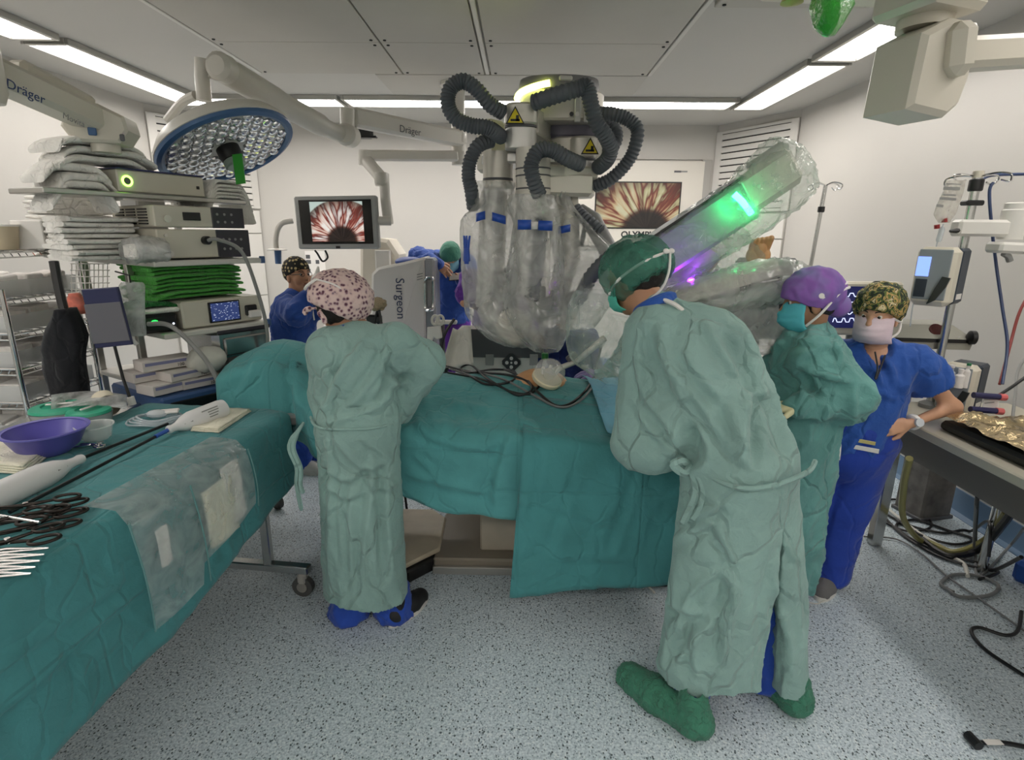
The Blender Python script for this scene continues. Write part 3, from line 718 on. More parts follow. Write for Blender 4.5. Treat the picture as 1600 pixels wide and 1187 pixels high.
crease_obj(d_it, [tuple([k]+[(x/3.233, 820+y/3.233) for x, y in p_]) for k, p_ in ((1.2, [(-60, 780), (0, 730), (300, 500), (570, 310), (650, 255)]), (1.2, [(-60, 990), (0, 940), (330, 670), (372, 610), (640, 380), (730, 325)]), (.9, [(370, 620), (412, 760), (440, 920)]), (.9, [(540, 150), (605, 265)]), (.9, [(950, 180), (1000, 330)]), (.8, [(600, 380), (700, 480), (800, 555)]), (.8, [(1130, 60), (1170, 160)]), (.9, [(200, 120), (260, 330)]))], 6, .010)
tag(d_it, 'green drape covering the instrument table at the left foreground', 'drape')
# operating table ------------------------------------------------
opC = V3(.02, 2.82, 0)
m_base = mat('base_beige', '#b7ad9c', .45, var=(6, .1)); m_greyp = mat('grey_plastic', '#8b8c8a', .5); m_rub = mat('black_rubber', '#151515', .6)
op = thing('operating_table', 'operating table with steel base and grey column under the long green drape', 'table', (0, 2.85, 0))
MB().box((.13, 2.86, .045), (1.15, .50, .07), .01).build('base_plate', mat('base_grey', '#8f8678', .4), op)
MB().box((.13, 2.60, .022), (1.15, .03, .044), .004).build('base_edge', m_alu, op)
MB().box((-.02, 2.86, .21), (.36, .34, .26), .01).build('column_foot', m_base, op)
MB().box((-.02, 2.86, .57), (.40, .38, .50), .012).build('column', mat('column_grey', '#8d9089', .4, .3), op)
MB().box((-.2, 2.84, .845), (2.1, .5, .05), .01).build('table_top', m_greyp, op)
sg = MB().box((.115, 2.667, .42), (.13, .006, .085)).build('label_plate', mat('label_white', '#dfe0de', .5), op)
m_ink = mat('ink_black', '#222326', .6)
text('lettering', 'GET', .045, basis((1, 0, 0), (0, 0, 1)), (.105, 2.662, .438), m_ink, sg); MB().box((.115, 2.663, .402), (.10, .002, .008)).build('print_line', m_ink, sg)
# left outrigger: a broad beige cover over a black rubber rim
ol = [(-.66, 3.14), (-.50, 3.14), (-.41, 3.04), (-.40, 2.66), (-.55, 2.50), (-.80, 2.50), (-.80, 3.14)]
fo = MB().prism(ol, 0, .075, bev=.01).build('outrigger', m_rub, op)
il = [(x+(.018 if x < -.6 else -.018), y+(.02 if y < 2.8 else -.02)) for x, y in ol]
MB().prism(il, .072, .10, bev=.008).build('outrigger_cover', mat('cover_beige', '#c9bda6', .4, var=(5, .14)), fo)
# long drape over patient and table
NEAR = [(-1.50, 2.72), (-1.10, 2.70), (-.93, 2.50), (-.5, 2.42), (.1, 2.33), (.80, 2.27)]
FAR = [(.85, 3.2), (-1.50, 3.2)]
def gauss(a, s): return math.exp(-(a/s)**2)
def z_op(x, y):
    z = .90+.085*gauss(y-2.9, .32)+.19*gauss(x+1.28, .30)*gauss(y-2.95, .45)
    if x > .15: z -= .03*min(1, (x-.15)/.3)
    return z-.02*max(0, (2.6-y)/.3)
def hem_op(x, y):
    if y > 2.95 or x < -1.46: return .5
    xs = [-1.7, -1.0, -.8, -.55, -.35, -.1, .3, .9]; zs = [.74, .74, .66, .575, .50, .495, .5, .5]
    return float(np.interp(x, xs, zs))
m_drape3 = fabric('drape_green_lit', '#54999b', crease=.55, sheen=.1); add_fold_grid(m_drape3, .31, .2, .6)  # same drape cloth, lighter: stronger light over the patient put into the colour
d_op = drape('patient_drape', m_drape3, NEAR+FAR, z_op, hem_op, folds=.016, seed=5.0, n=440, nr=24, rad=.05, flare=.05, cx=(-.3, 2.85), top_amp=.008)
crease_obj(d_op, [tuple([k]+[(640+x/3.9575, 480+y/3.9575) for x, y in p_]) for k, p_ in ((1.0, [(255, 600), (420, 620), (525, 672)]), (-1.0, [(275, 650), (235, 865)]), (1.4, [(645, 735), (560, 1000), (525, 1230)]), (1.3, [(742, 825), (712, 1000), (700, 1240)]), (1.3, [(-20, 1025), (180, 1080), (545, 1155)]), (1.0, [(655, 675), (825, 775)]), (1.4, [(30, 590), (95, 760), (250, 835), (460, 865), (600, 760)]), (1.0, [(120, 470), (100, 600), (180, 780)]), (.9, [(20, 900), (140, 1010), (200, 1100)]), (.9, [(430, 870), (520, 900), (640, 830)]))]+[tuple([k]+p_) for k, p_ in ((1.1, [(400, 545), (395, 580), (370, 620)]), (1.0, [(455, 545), (462, 600), (470, 690)]), (-1.0, [(480, 560), (478, 640)]))], 6, .012)
tag(d_op, 'long green drape over patient and operating table, behind the floral-capped nurse', 'drape')
# second sheet hanging lower in front, at the bent surgeon's side
G = []
for i in range(44):
    t = i/43; row = []
    for j in range(60):
        u = j/59; x0 = .02+.86*u
        if t < .3:
            k = t/.3; y = 2.62-(2.62-2.26)*k+(.05*(1-u)); x = x0; z = z_op(x, y)+.012
        else:
            k = (t-.3)/.7; y = 2.245+.05*(1-u)-.035*math.sin(min(1, k*4)*math.pi/2)-.05*k; zt = z_op(x0, 2.27)+.012
            zb = .17+.07*min(1, u*1.4)+.03*math.sin(u*9)*u; z = zt+(zb-zt)*k; x = x0-(.05*(1-u)-.03*u)*k
        f = .012*ridge(np.array([u*5.5, t*2.2, 4.4]), 2)*min(1, t*2)+.03*k*math.sin(u*7+1)*(t > .3)
        row.append((x, y-f, z+(.004*pn(np.array([u*6, t*9, 2])) if t < .3 else 0)))
    G.append(row)
ld = MB().grid(G).solid('lower_drape', m_drape2, None, .003, smooth=180); crease_obj(ld, [tuple([k]+[(600+x/3.81, 740+y/3.81) for x, y in p_]) for k, p_ in ((1.2, [(868, 138), (1110, 222), (1435, 322)]), (1.2, [(1190, -30), (1100, 230), (1008, 485)]), (1.2, [(1540, -40), (1430, 330), (1358, 485)]), (1.2, [(1005, 490), (900, 540), (770, 600)]), (1.0, [(1005, 490), (1250, 500), (1460, 505)]), (.9, [(870, 60), (1000, 80), (1180, 60)]), (-.9, [(930, -180), (900, 80), (850, 320)]))], 6, .011)
tag(ld, 'separate green sheet hanging almost to the floor beside the bent surgeon', 'drape')
G = []
for i in range(30):
    row = []
    for j in range(24):
        u, v = j/23, i/29; x = .36+.44*u+.04*v; y = 3.10-.74*v; row.append((x, y, z_op(x, y)+.022+.008*ridge(np.array([u*4, v*5, 1.0]), 2)))
    G.append(row)
tag(MB().grid(G).solid('blue_drape', m_drapeb, None, .003, smooth=180), 'pale blue sheet on top of the green patient drape beside the bent surgeon', 'drape')
# ================================================================ surgical robot
m_silver = mat('robot_silver', '#d2d1cd', .3, .4, bump=(200, .02))
m_silver2 = mat('robot_warm_silver', '#d6d2c8', .34, .25)
m_wplast = mat('white_plastic', '#dad8d2', .35)
m_dkpl = mat('dark_grey_plastic', '#55565a', .45)
m_hose = mat('hose_grey', '#5a5f65', .55)
m_yel = mat('warning_yellow', '#d8c417', .5)
m_blk = mat('black_plastic', '#131416', .4)
m_tape = mat('tape_blue', '#2450b0', .4)
film = plastic_film('clear_film', '#f4f6f2', haze=.38, bump=.32, scale=7)
film2 = plastic_film('clear_film_green', '#e6f4ea', haze=.28, bump=.4, scale=9)
def rq(x, y, Y=3.5): return WY(x, y, Y)
rob = thing('surgical_robot', 'silver surgical robot with hanging arms and grey hoses behind the operating table', 'robot', (0.0, 3.95, 0))
def rbar(name, m, pts, r, parent=rob, n=20): return MB().tube(pts, r, n).build(name, m, parent)
def hose(parent, pts, r=.045, k=10, rib=.006, pitch=.019):
    r = r*.84
    P = spline(pts, k); Q = [P[0]]
    for p in P[1:]:                                   # even spacing for the ribs
        L = np.linalg.norm(p-Q[-1]); m = max(1, int(L/(pitch/2)))
        a = Q[-1]
        for i in range(1, m+1): Q.append(a+(p-a)*i/m)
    rr = [r+(rib if i % 2 else -rib*.2) for i in range(len(Q))]
    return MB().tube(Q, rr, 14).build('corrugated_hose', m_hose, parent, smooth=50)
# column and base behind the table
MB().box((-.08, 4.30, .16), (.46, .9, .28), .04).build('base', m_wplast, rob)
MB().box((.09, 4.52, 1.25), (.28, .28, 2.0), .05).build('column', m_silver2, rob)
MB().tube([(.09, 4.52, 2.15), (.10, 4.42, 2.35), (.14, 4.1, 2.42), (.20, 3.75, 2.42)], [.17, .18, .17, .16], 20).build('boom', m_silver2, rob)
# head of the boom: silver block with dark domed cap and a lit band
c = rq(872, 165, 3.6)
def oval(cx, cy, a, b_, n=28, p=2.6):
    t = np.linspace(0, 2*math.pi, n, endpoint=False); return [(cx+a*np.sign(math.cos(u))*abs(math.cos(u))**(2/p), cy+b_*np.sign(math.sin(u))*abs(math.sin(u))**(2/p)) for u in t]
MB().prism(oval(c[0]+.02, c[1], .245, .19), rq(0, 190, 3.6)[2], rq(0, 143, 3.6)[2], bev=.012).build('head_block', m_silver2, rob)
zc0, zc1 = rq(0, 143, 3.6)[2], rq(0, 118, 3.6)[2]
hb = MB().loft([np.c_[np.array(oval(c[0]-.0, c[1]-.01, .235*s, .19*s)), np.full(28, z)] for s, z in ((.98, zc0), (1.0, zc0+.03), (.97, zc0+.065), (.80, zc1-.012), (.5, zc1))]).build('head_cap', mat('cap_grey', '#77767a', .4), rob)
# lit band on the cap's lower front edge
arc = [(c[0]+.243*math.cos(a), c[1]-.01+.198*math.sin(a), zc0+.010+.03*(a-math.pi)/1.0-.03) for a in np.linspace(math.pi*1.0, math.pi*1.42, 14)]
MB().tube(arc, .018, 8).build('status_light', mat('light_yellowgreen', '#f3ff9a', .4, emit=('#f1ff70', 9)), hb)
MB(basis((1, .15, 0), (0, 0, 1)), rq(884, 122, 3.40)).box((0, 0, 0), (.075, .025, .02), .006).build('latch', m_silver, hb)
for x in (903, 918): MB(basis((1, 0, 0), (0, 0, 1)), rq(x, 165, 3.41)).box((0, 0, 0), (.035, .17, .012), .004).build('rail', m_silver, hb)
for x in (893, 902): MB().cyl(rq(x, 178, 3.40), rq(x, 178, 3.38), .012, n=12).build('screw', m_blk if x < 900 else m_strap, hb)
# front shoulder with warning sign
def shoulder(x0, x1, y0, y1, y2, Y, depth, tri, label=None):
    a, b_ = rq(x0, y0, Y), rq(x1, y1, Y); w = b_[0]-a[0]; cx = (a[0]+b_[0])/2; zt, zm, zb = a[2], b_[2], rq(x1, y2, Y)[2]
    s = MB(); ov = [(cx+q[0], Y+w/2+q[1]) for q in oval(0, 0, w/2, w/2)]
    s.prism(ov, zm, zt, bev=.012); o = s.build('shoulder', m_silver2, rob)
    MB().prism([(cx+(x-cx)*.93, Y+w/2+(y-Y-w/2)*.93) for x, y in ov], zb, zm-.012, bev=.004).build('shoulder_joint', m_silver, o)
    MB().prism([(cx+(x-cx)*.96, Y+w/2+(y-Y-w/2)*.96) for x, y in ov], zm-.012, zm, bev=.002).build('seam_ring', m_dkpl, o)
    s2 = .052; tc_ = V3(tri[0], Y+.006, tri[1])
    tc_ = rq(tri[0], tri[1], Y-.004)
    MB(basis((1, 0, 0), (0, 0, 1)), tc_).prism([(-s2/1.0, -s2*.8), (s2/1.0, -s2*.8), (0, s2*.95)], 0, .003).build('warning_sign', m_blk, o)
    k = MB(basis((1, 0, 0), (0, 0, 1)), tc_-V3(0, .003, 0)).prism([(-s2*.80, -s2*.66), (s2*.80, -s2*.66), (0, s2*.70)], 0, .002); k.build('warning_sign', m_yel, o)
    q = MB(basis((1, 0, 0), (0, 0, 1)), tc_-V3(0, .0055, 0)); q.box((0, -.022, 0), (.05, .012, .001)).box((.012, -.012, 0), (.016, .03, .001)); q.build('pictogram', m_blk, o)
    return o
shoulder(787, 842, 158, 193, 231, 3.28, .2, (805, 181))
shoulder(893, 934, 211, 246, 262, 3.46, .2, (922, 229))
# plates linking the shoulders
def slab(name, m, xy, z0, z1, bev=.008): return MB().prism(xy, z0, z1, bev=bev).build(name, m, rob)
p = lambda x, y, Y: tuple(rq(x, y, Y)[:2])
slab('link_plate', m_silver2, [p(842, 180, 3.33), p(862, 200, 3.6), p(850, 200, 3.75), p(790, 190, 3.55), p(800, 180, 3.4)], rq(842, 213, 3.4)[2], rq(842, 172, 3.4)[2])
slab('turret', mat('turret_violet_grey', '#6b6878', .4), oval(*p(893, 190, 3.72), .20, .17), rq(0, 213, 3.7)[2], rq(0, 178, 3.7)[2], .015)
slab('turret_ring', m_silver2, oval(*p(900, 225, 3.70), .19, .165), rq(0, 250, 3.7)[2], rq(0, 212, 3.7)[2], .01)
slab('fin', m_silver2, [p(745, 200, 3.75), p(768, 200, 3.70), p(790, 200, 3.8), p(760, 200, 3.95)], rq(0, 262, 3.7)[2], rq(0, 178, 3.7)[2], .02)
slab('arm_plate', m_silver, oval(*p(815, 240, 3.58), .24, .15), rq(0, 250, 3.5)[2], rq(0, 232, 3.5)[2], .012)
slab('arm_plate', m_silver2, [p(858, 270, 3.35), p(926, 270, 3.42), p(931, 270, 3.6), p(890, 270, 3.75), p(850, 270, 3.6)], rq(0, 299, 3.45)[2], rq(0, 262, 3.45)[2], .02)
slab('arm_plate', m_silver2, [p(846, 250, 3.32), p(935, 250, 3.45), p(935, 250, 3.65), p(850, 250, 3.6)], rq(0, 272, 3.45)[2], rq(0, 252, 3.45)[2], .012)
# instrument arms hanging from the turret
def arm(name, pts, rs, rings=()):
    o = MB().tube(pts, rs, 24).build(name, m_silver2, rob, smooth=40); return o
a1 = arm('instrument_arm', [rq(778, 238, 3.5), rq(778, 295, 3.5)], [.088, .088])
MB().cyl(rq(778, 279, 3.5), rq(778, 283, 3.5), .0895, n=24).build('seam_ring', m_dkpl, a1)
MB().tube([rq(772, 300, 3.5), rq(768, 400, 3.47), rq(762, 480, 3.45)], [.08, .085, .075], 20).build('arm_segment', m_silver, a1)
MB().tube([rq(762, 470, 3.44), rq(790, 430, 3.38), rq(800, 500, 3.3)], [.05, .06, .05], 16).build('arm_elbow', m_greyp, a1)
a2 = arm('instrument_arm', [rq(833, 232, 3.34), rq(833, 305, 3.34)], [.098, .098])
for y in (263, 274, 294): MB().cyl(rq(833, y, 3.34), rq(833, y+2.5, 3.34), .0995, n=24).build('seam_ring', m_dkpl, a2)
MB().tube([rq(833, 305, 3.34), rq(828, 345, 3.34), rq(820, 460, 3.32)], [.09, .088, .082], 22).build('arm_segment', m_silver, a2)
hose(a2, [rq(846, 340, 3.24), rq(846, 380, 3.23), rq(839, 430, 3.22), rq(834, 470, 3.22)], .032)
a3 = arm('instrument_arm', [rq(885, 298, 3.55), rq(888, 400, 3.5), rq(870, 470, 3.4)], [.07, .075, .06])
MB().tube([rq(905, 330, 3.6), rq(925, 345, 3.55), rq(950, 390, 3.4), rq(965, 420, 3.3)], [.05, .06, .055, .05], 16).build('arm_segment', m_greyp, a3)
MB().tube([rq(921, 338, 3.45), rq(914, 355, 3.45), rq(908, 385, 3.45)], .014, 8).build('black_band', m_blk, a3)
hose(a3, [rq(899, 325, 3.5), rq(915, 340, 3.45), rq(940, 360, 3.4)], .035)
hose(a3, [rq(985, 385, 3.0), rq(955, 400, 3.1), rq(925, 430, 3.15), rq(905, 465, 3.2), rq(880, 485, 3.25)], .045)
# instrument drive discs and lower mounts, seen through the film
MB().lathe([(.10, 0), (.105, .01), (.09, .025), (.05, .03)], rq(802, 510, 3.22), (-.2, -1, .15), 24).build('sterile_disc', mat('disc_cream', '#d8d2c4', .5), a1)
MB().tube([rq(835, 455, 3.3), rq(845, 485, 3.25), rq(900, 470, 3.2)], [.07, .075, .06], 18).build('wrist_mount', m_greyp, a2)
MB().tube([rq(760, 480, 3.4), rq(770, 500, 3.35), rq(800, 500, 3.28)], [.06, .065, .05], 16).build('wrist_mount', m_silver, a1)
# hoses round the head
hose(rob, [rq(786, 176, 3.30), rq(765, 163, 3.25), rq(745, 140, 3.22), rq(724, 127, 3.22), rq(704, 138, 3.22), rq(700, 163, 3.22), rq(712, 185, 3.22), rq(736, 196, 3.22), rq(760, 199, 3.22), rq(773, 206, 3.25), rq(783, 214, 3.35)], .043)
hose(rob, [rq(833, 161, 3.28), rq(868, 149, 3.22), rq(905, 138, 3.2), rq(917, 137, 3.2), rq(923, 160, 3.2), rq(931, 190, 3.22), rq(946, 212, 3.25), rq(954, 232, 3.3), rq(948, 250, 3.35), rq(934, 262, 3.45)], .046)
hose(rob, [rq(934, 178, 3.45), rq(956, 178, 3.4), rq(980, 186, 3.4), rq(996, 203, 3.4), rq(990, 235, 3.4), rq(975, 260, 3.42), rq(952, 281, 3.45), rq(928, 291, 3.5)], .040)
hose(rob, [rq(944, 195, 3.7), rq(962, 203, 3.65), rq(961, 224, 3.62), rq(942, 242, 3.6)], .040)
hose(rob, [rq(768, 219, 3.35), rq(748, 227, 3.3), rq(735, 250, 3.3), rq(732, 275, 3.3), rq(736, 295, 3.32), rq(740, 325, 3.4)], .042)
hose(rob, [rq(908, 257, 3.30), rq(885, 247, 3.22), rq(862, 234, 3.18), rq(841, 236, 3.16), rq(830, 258, 3.16), rq(834, 282, 3.16), rq(843, 305, 3.2)], .044)
# front console panel on the robot cart, white with a cross of four keys
pn_ = MB().box((rq(775, 560, 3.66)[0], 3.80, .62), (.56, .26, 1.0), .03).build('cart_body', m_wplast, rob)
fz0, fz1 = rq(800, 590, 3.66)[2], rq(800, 546, 3.66)[2]
MB().box((rq(795, 0, 3.66)[0], 3.665, (rq(0, 548, 3.66)[2]+rq(0, 505, 3.66)[2])/2), (.50, .012, .19), .004).build('dark_panel', m_dkpl, pn_)
pc = rq(799, 566, 3.655); kp = MB(basis((1, 0, 0), (0, 0, 1)), pc); s_ = .062
kp.prism([(-s_, -.012), (-.012, -s_), (.012, -s_), (s_, -.012), (s_, .012), (.012, s_), (-.012, s_), (-s_, .012)], 0, .01, bev=.003); kpo = kp.build('key_pad', mat('keypad_black', '#303236', .5), pn_)
for dx, dz in ((.03, 0), (-.03, 0), (0, .03), (0, -.03), (0, 0)): MB().cyl(pc+V3(dx, -.01, dz), pc+V3(dx, -.014, dz), .012 if dx or dz else .007, n=14).build('key', mat('key_white', '#d5d5d3', .5), kpo)
for x in (765, 834): MB(basis((1, 0, 0), (0, 0, 1)), rq(x, 562, 3.655)).box((0, 0, 0), (.055, .075, .006), .002).build('speaker_mesh', mat('mesh_grey', '#9d9d9b', .6), pn_)
# ---------------------------------------------------------------- sterile film over the hanging arms
def film_bag(name, label, prof, m=film, Yc=3.4, dy=.16, seed=0.0, n=56, k=4, amp=.022, parent=None, cap=False):
    parent = rob; label = None
    """prof: rows (y pixel, x left, x right, depth) measured down the bag"""
    rows = []
    for yp, xl, xr, Yd in prof:
        a, b_ = rq(xl, yp, Yd), rq(xr, yp, Yd); rows.append(((a+b_)/2, (b_[0]-a[0])/2))
    cs = spline([r_[0] for r_ in rows], k); ws = [q[0] for q in spline([V3(r_[1], 0, 0) for r_ in rows], k)]
    R_ = []
    for i, (c_, w_) in enumerate(zip(cs, ws)):
        t = np.linspace(0, 2*math.pi, n, endpoint=False); q = np.stack([np.cos(t)*w_, np.sin(t)*min(dy, w_*1.1), 0*t], 1)+c_
        ph = np.stack([np.cos(t)*3+seed, np.sin(t)*3, np.full(n, i*.16)], 1)
        f = 1+(ridge(ph, 2)*.6+pn(ph*2.2+3)*.6)*amp/max(w_, .05); q = c_+(q-c_)*f[:, None]; R_.append(q)
    o = MB().loft(R_, cap, cap).build(name, m, parent, smooth=180)
    if label: tag(o, label, 'plastic cover')
    return o
f1 = film_bag('arm_film', 'clear plastic sleeve with blue tape over the left hanging robot arm', [(285, 742, 800, 3.42), (300, 742, 802, 3.42), (325, 738, 800, 3.40), (345, 724, 803, 3.40), (375, 722, 812, 3.38), (430, 726, 822, 3.36), (480, 730, 828, 3.33), (510, 745, 832, 3.30), (528, 768, 836, 3.28), (538, 790, 835, 3.27)], dy=.17, seed=1)
f2 = film_bag('arm_film', 'clear plastic sleeve over the middle robot arm with ribbed hose', [(305, 800, 862, 3.28), (325, 795, 868, 3.28), (350, 805, 870, 3.26), (420, 795, 878, 3.24), (470, 790, 885, 3.22), (505, 800, 890, 3.20), (535, 822, 878, 3.2), (548, 838, 868, 3.2)], dy=.17, seed=7)
f3 = film_bag('arm_film', 'clear plastic sleeve over the right hanging robot arm by the wall screen', [(300, 862, 890, 3.45), (320, 858, 892, 3.45), (360, 862, 928, 3.42), (400, 868, 968, 3.35), (440, 868, 965, 3.28), (480, 862, 945, 3.2), (510, 865, 925, 3.15)], dy=.15, seed=13)
f4 = film_bag('arm_film', 'low fold of clear plastic hanging between robot arms and surgeon', [(455, 905, 1000, 2.75), (480, 893, 1015, 2.72), (520, 890, 1010, 2.7), (560, 895, 1000, 2.7), (595, 945, 995, 2.65)], dy=.12, seed=17, m=film2)
def tape(o, x0, x1, y, Y, dz=.022, tilt=0): 
    a, b_ = rq(x0, y, Y), rq(x1, y+tilt, Y); n_ = 10; G = []
    for s in (-1, 1): G.append([a+(b_-a)*i/n_+V3(0, -.02*math.sin(i/n_*math.pi), s*dz) for i in range(n_+1)])
    MB().grid(G).solid('blue_tape', m_tape, o, .003)
tape(f1, 744, 758, 340, 3.20, tilt=-4); tape(f1, 769, 790, 338, 3.18, tilt=6); tape(f2, 809, 830, 351, 3.06, .025); tape(f2, 841, 863, 352, 3.06, .025, 1); tape(f3, 872, 891, 360, 3.26, .02, -4)
MB().grid([[rq(830, 346, 3.055), rq(841, 346, 3.055)], [rq(830, 358, 3.055), rq(840, 358, 3.055)]]).solid('tape_label', m_strap, f2, .002)
for x, s in ((725, -4), (729, 0), (734, 3)): MB().tube([rq(x, 368, 3.18), rq(729+s*.3, 395, 3.18), rq(729, 412, 3.18)], [.006, .012, .014], 6).build('blue_tie', m_tape, f1)
MB().tube([rq(729, 388, 3.175), rq(729, 408, 3.175)], [.016, .02], 8).build('blue_tie', m_tape, f1)
# drape of white paper over the left corner of the cart
G = [[rq(690+50*u*(.55+.45*v)+(1-v)*18, 512+60*v+3*math.sin(u*6), 3.55-.12*v+.04*math.sin(u*5)) for u in np.linspace(0, 1, 14)] for v in np.linspace(0, 1, 12)]
tag(MB().grid(G).solid('cart_cover', fabric('paper_white', '#d5d3cb', crease=.8), None, .003, smooth=180), 'white paper cover over the left corner of the robot cart', 'drape')
# ---------------------------------------------------------------- second robot arm, wrapped, with green light
Ya = 2.78
A0, A1 = rq(1000, 420, Ya), rq(1238, 262, Ya+.12); dA = nrm(A1-A0); uA = nrm(np.cross(V3(0, -1, 0), dA)); uA = uA if uA[2] > 0 else -uA; nA = np.cross(dA, uA); nA = nA if nA[1] < 0 else -nA
RA = np.stack([dA, uA, nA], 1); LA = np.linalg.norm(A1-A0); Am = (A0+A1)/2
ra = MB(RA, Am).box((-.11*LA, .0, 0), (LA*.62, .20, .15), .02).build('slanting_arm', mat('beam_grey', '#8e9794', .4, .2), rob); ra['label'] = 'long slanting robot arm in crumpled clear plastic with a glowing green light'
MB(RA, Am).box((-.11*LA, .104, -.0), (LA*.62, .012, .145), .003).build('beam_edge', m_blk, ra)
MB(RA, Am).box((.32*LA, .02, 0), (LA*.36, .19, .16), .03).build('carriage', m_silver2, ra)
MB(RA, Am).cyl((.30*LA, .09, 0), (.5*LA, .09, 0), .05, n=16).build('motor_tube', m_silver, ra)
MB().tube([rq(1147, 303, Ya-.10), rq(1160, 315, Ya-.11), rq(1174, 334, Ya-.10)], .014, 8).build('green_light', mat('light_green', '#7dffcf', .4, emit=('#22ff8a', 30)), ra)
MB().tube([rq(1040, 455, 3.0), rq(1075, 430, 2.95), rq(1110, 385, 2.9)], [.09, .085, .08], 18).build('lower_link', m_silver2, ra)
def film_wrap(name, label, pts, ws, hs, m, seed, amp=.02, parent=None, n=40, k=6):
    C_ = spline(pts, k); W_ = [q[0] for q in spline([V3(w, 0, 0) for w in ws], k)]; H_ = [q[0] for q in spline([V3(w, 0, 0) for w in hs], k)]; R_ = []
    for i, c_ in enumerate(C_):
        d = nrm(C_[min(i+1, len(C_)-1)]-C_[max(i-1, 0)]); y_ = nrm(V3(0, 1, 0)-d*d[1]); x_ = np.cross(d, y_); t = np.linspace(0, 2*math.pi, n, endpoint=False)
        ph = np.stack([np.cos(t)*2.6+seed, np.sin(t)*2.6, np.full(n, i*.28)], 1); f = 1+(ridge(ph, 2)*.8+pn(ph*2.4)*.6)*amp/W_[i]
        R_.append(c_+((np.cos(t)*W_[i]*f)[:, None]*x_+(np.sin(t)*H_[i]*f)[:, None]*y_))
    o = MB().loft(R_, True, True).build(name, m, parent, smooth=180)
    if label: tag(o, label, 'plastic cover')
    return o
film_wrap('arm_film', None, [rq(1000, 432, Ya), rq(1060, 397, Ya), rq(1110, 362, Ya+.02), rq(1150, 335, Ya+.04), rq(1195, 297, Ya+.08), rq(1234, 264, Ya+.12), rq(1254, 248, Ya+.13)], [.11, .125, .13, .135, .15, .155, .08], [.12, .13, .14, .15, .14, .13, .06], film2, 23, .022, ra)
# third arm, low, with violet light
B0, B1 = rq(1052, 470, 2.62), rq(1210, 421, 2.62); dB = nrm(B1-B0); uB = nrm(V3(0, 0, 1)-dB*dB[2]); nB = np.cross(dB, uB); nB = nB if nB[1] < 0 else -nB; RB = np.stack([dB, uB, nB], 1); LB = np.linalg.norm(B1-B0); Bm = (B0+B1)/2
rb = MB(RB, Bm).box((0, .01, -.03), (LB, .085, .2), .015).build('low_arm', m_silver2, rob); rb['label'] = 'flat draped robot arm glowing violet underneath'
MB(RB, Bm).box((0, -.028, .06), (LB*1.0, .022, .03), .004).build('beam_edge', m_blk, rb)
MB(RB, Bm).box((.14, -.095, .03), (LB*.62, .11, .08), .01).build('housing', mat('beam_grey', '#8e9794', .4, .2), rb)
MB().sphere(rq(1080, 441, 2.72), .020, 12, 8).build('violet_light', mat('light_violet', '#e9c7ff', .4, emit=('#a020ff', 220)), rb)
film_wrap('arm_film', None, [rq(1042, 480, 2.6), rq(1085, 466, 2.6), rq(1150, 450, 2.6), rq(1205, 438, 2.6), rq(1240, 434, 2.6), rq(1252, 438, 2.6)], [.05, .08, .09, .09, .065, .03], [.09, .13, .14, .14, .11, .05], film, 31, .02, rb)
film_wrap('arm_film', None, [rq(1120, 470, 2.62), rq(1165, 490, 2.62), rq(1190, 520, 2.62), rq(1202, 545, 2.62)], [.13, .13, .09, .05], [.08, .09, .08, .05], film, 41, .02, rb)
tag(film_wrap('leg_film', None, [rq(1085, 425, 3.1), rq(1120, 400, 3.05), rq(1160, 405, 3.05), rq(1190, 415, 3.05)], [.16, .15, .10, .05], [.12, .12, .10, .05], film2, 47, .03), 'crumpled clear plastic lit green around the raised bare foot', 'plastic cover')
# ================================================================ ceiling-hung lamp, monitor, pendants
m_arm = mat('pendant_cream', '#cdc8ba', .38); m_armw = mat('lamp_white', '#cfccc4', .35); m_lblue = mat('rim_blue', '#41648f', .4)
lamp = thing('surgical_lamp', 'round surgical lamp with blue rim and many lenses on a jointed arm', 'lamp', rq(715, 137, 5.3)*np.array([1, 1, 0])+V3(0, 0, ZC))
LC = V3(-1.729, 3.467, 2.226); nL = nrm(V3(.435, -.141, -.889)); xL, yL, _ = frame(nL); RL = np.stack([xL, yL, nL], 1); RAD = .375
MB().lathe([(.02, -.17), (.16, -.155), (.27, -.12), (.355, -.07), (.392, -.02), (.395, .0), (.375, .012)], LC, nL, 48).build('lamp_head', m_armw, lamp)
MB().lathe([(.375, -.005), (.392, .004), (.388, .022), (.365, .03), (.345, .022), (.345, .0)], LC, nL, 48, cap=False).build('rim', m_lblue, lamp)
MB().lathe([(.345, -.012), (.345, .004)], LC, nL, 40).build('lens_plate', mat('reflector_dark', '#2b2d30', .3, .5), lamp)
m_lens = mat('lens_clear', '#dfe1e4', .04, .7, spec=1.0, coat=1.0)
me = MB(RL).lathe([(.034, 0), (.034, .010), (.027, .024), (.014, .031), (.003, .032)], (0, 0, 0), (0, 0, 1), 10).mesh(m_lens, 30)
kk = 0
for i in range(-7, 8):
    for j in range(-7, 8):
        a = (i+.5*(j % 2))*.070; b_ = j*.0605
        if .085 < math.hypot(a, b_) < .325:
            q = LC+xL*a+yL*b_+nL*.003; inst('lens', me, lamp, Matrix.Translation(Vector(q))); kk += 1
MB().lathe([(.066, 0), (.066, .06), (.06, .085), (.05, .09)], LC, nL, 24).build('handle_socket', m_blk, lamp)
hd = MB().lathe([(.052, .085), (.06, .09), (.06, .12), (.05, .128)], LC, nL, 24).build('handle_cap', mat('cap_greygreen', '#93a39a', .5), lamp)
t0 = LC+nL*.112+xL*.0; a = rq(366, 243, 3.36); b_ = rq(381, 285, 3.33)
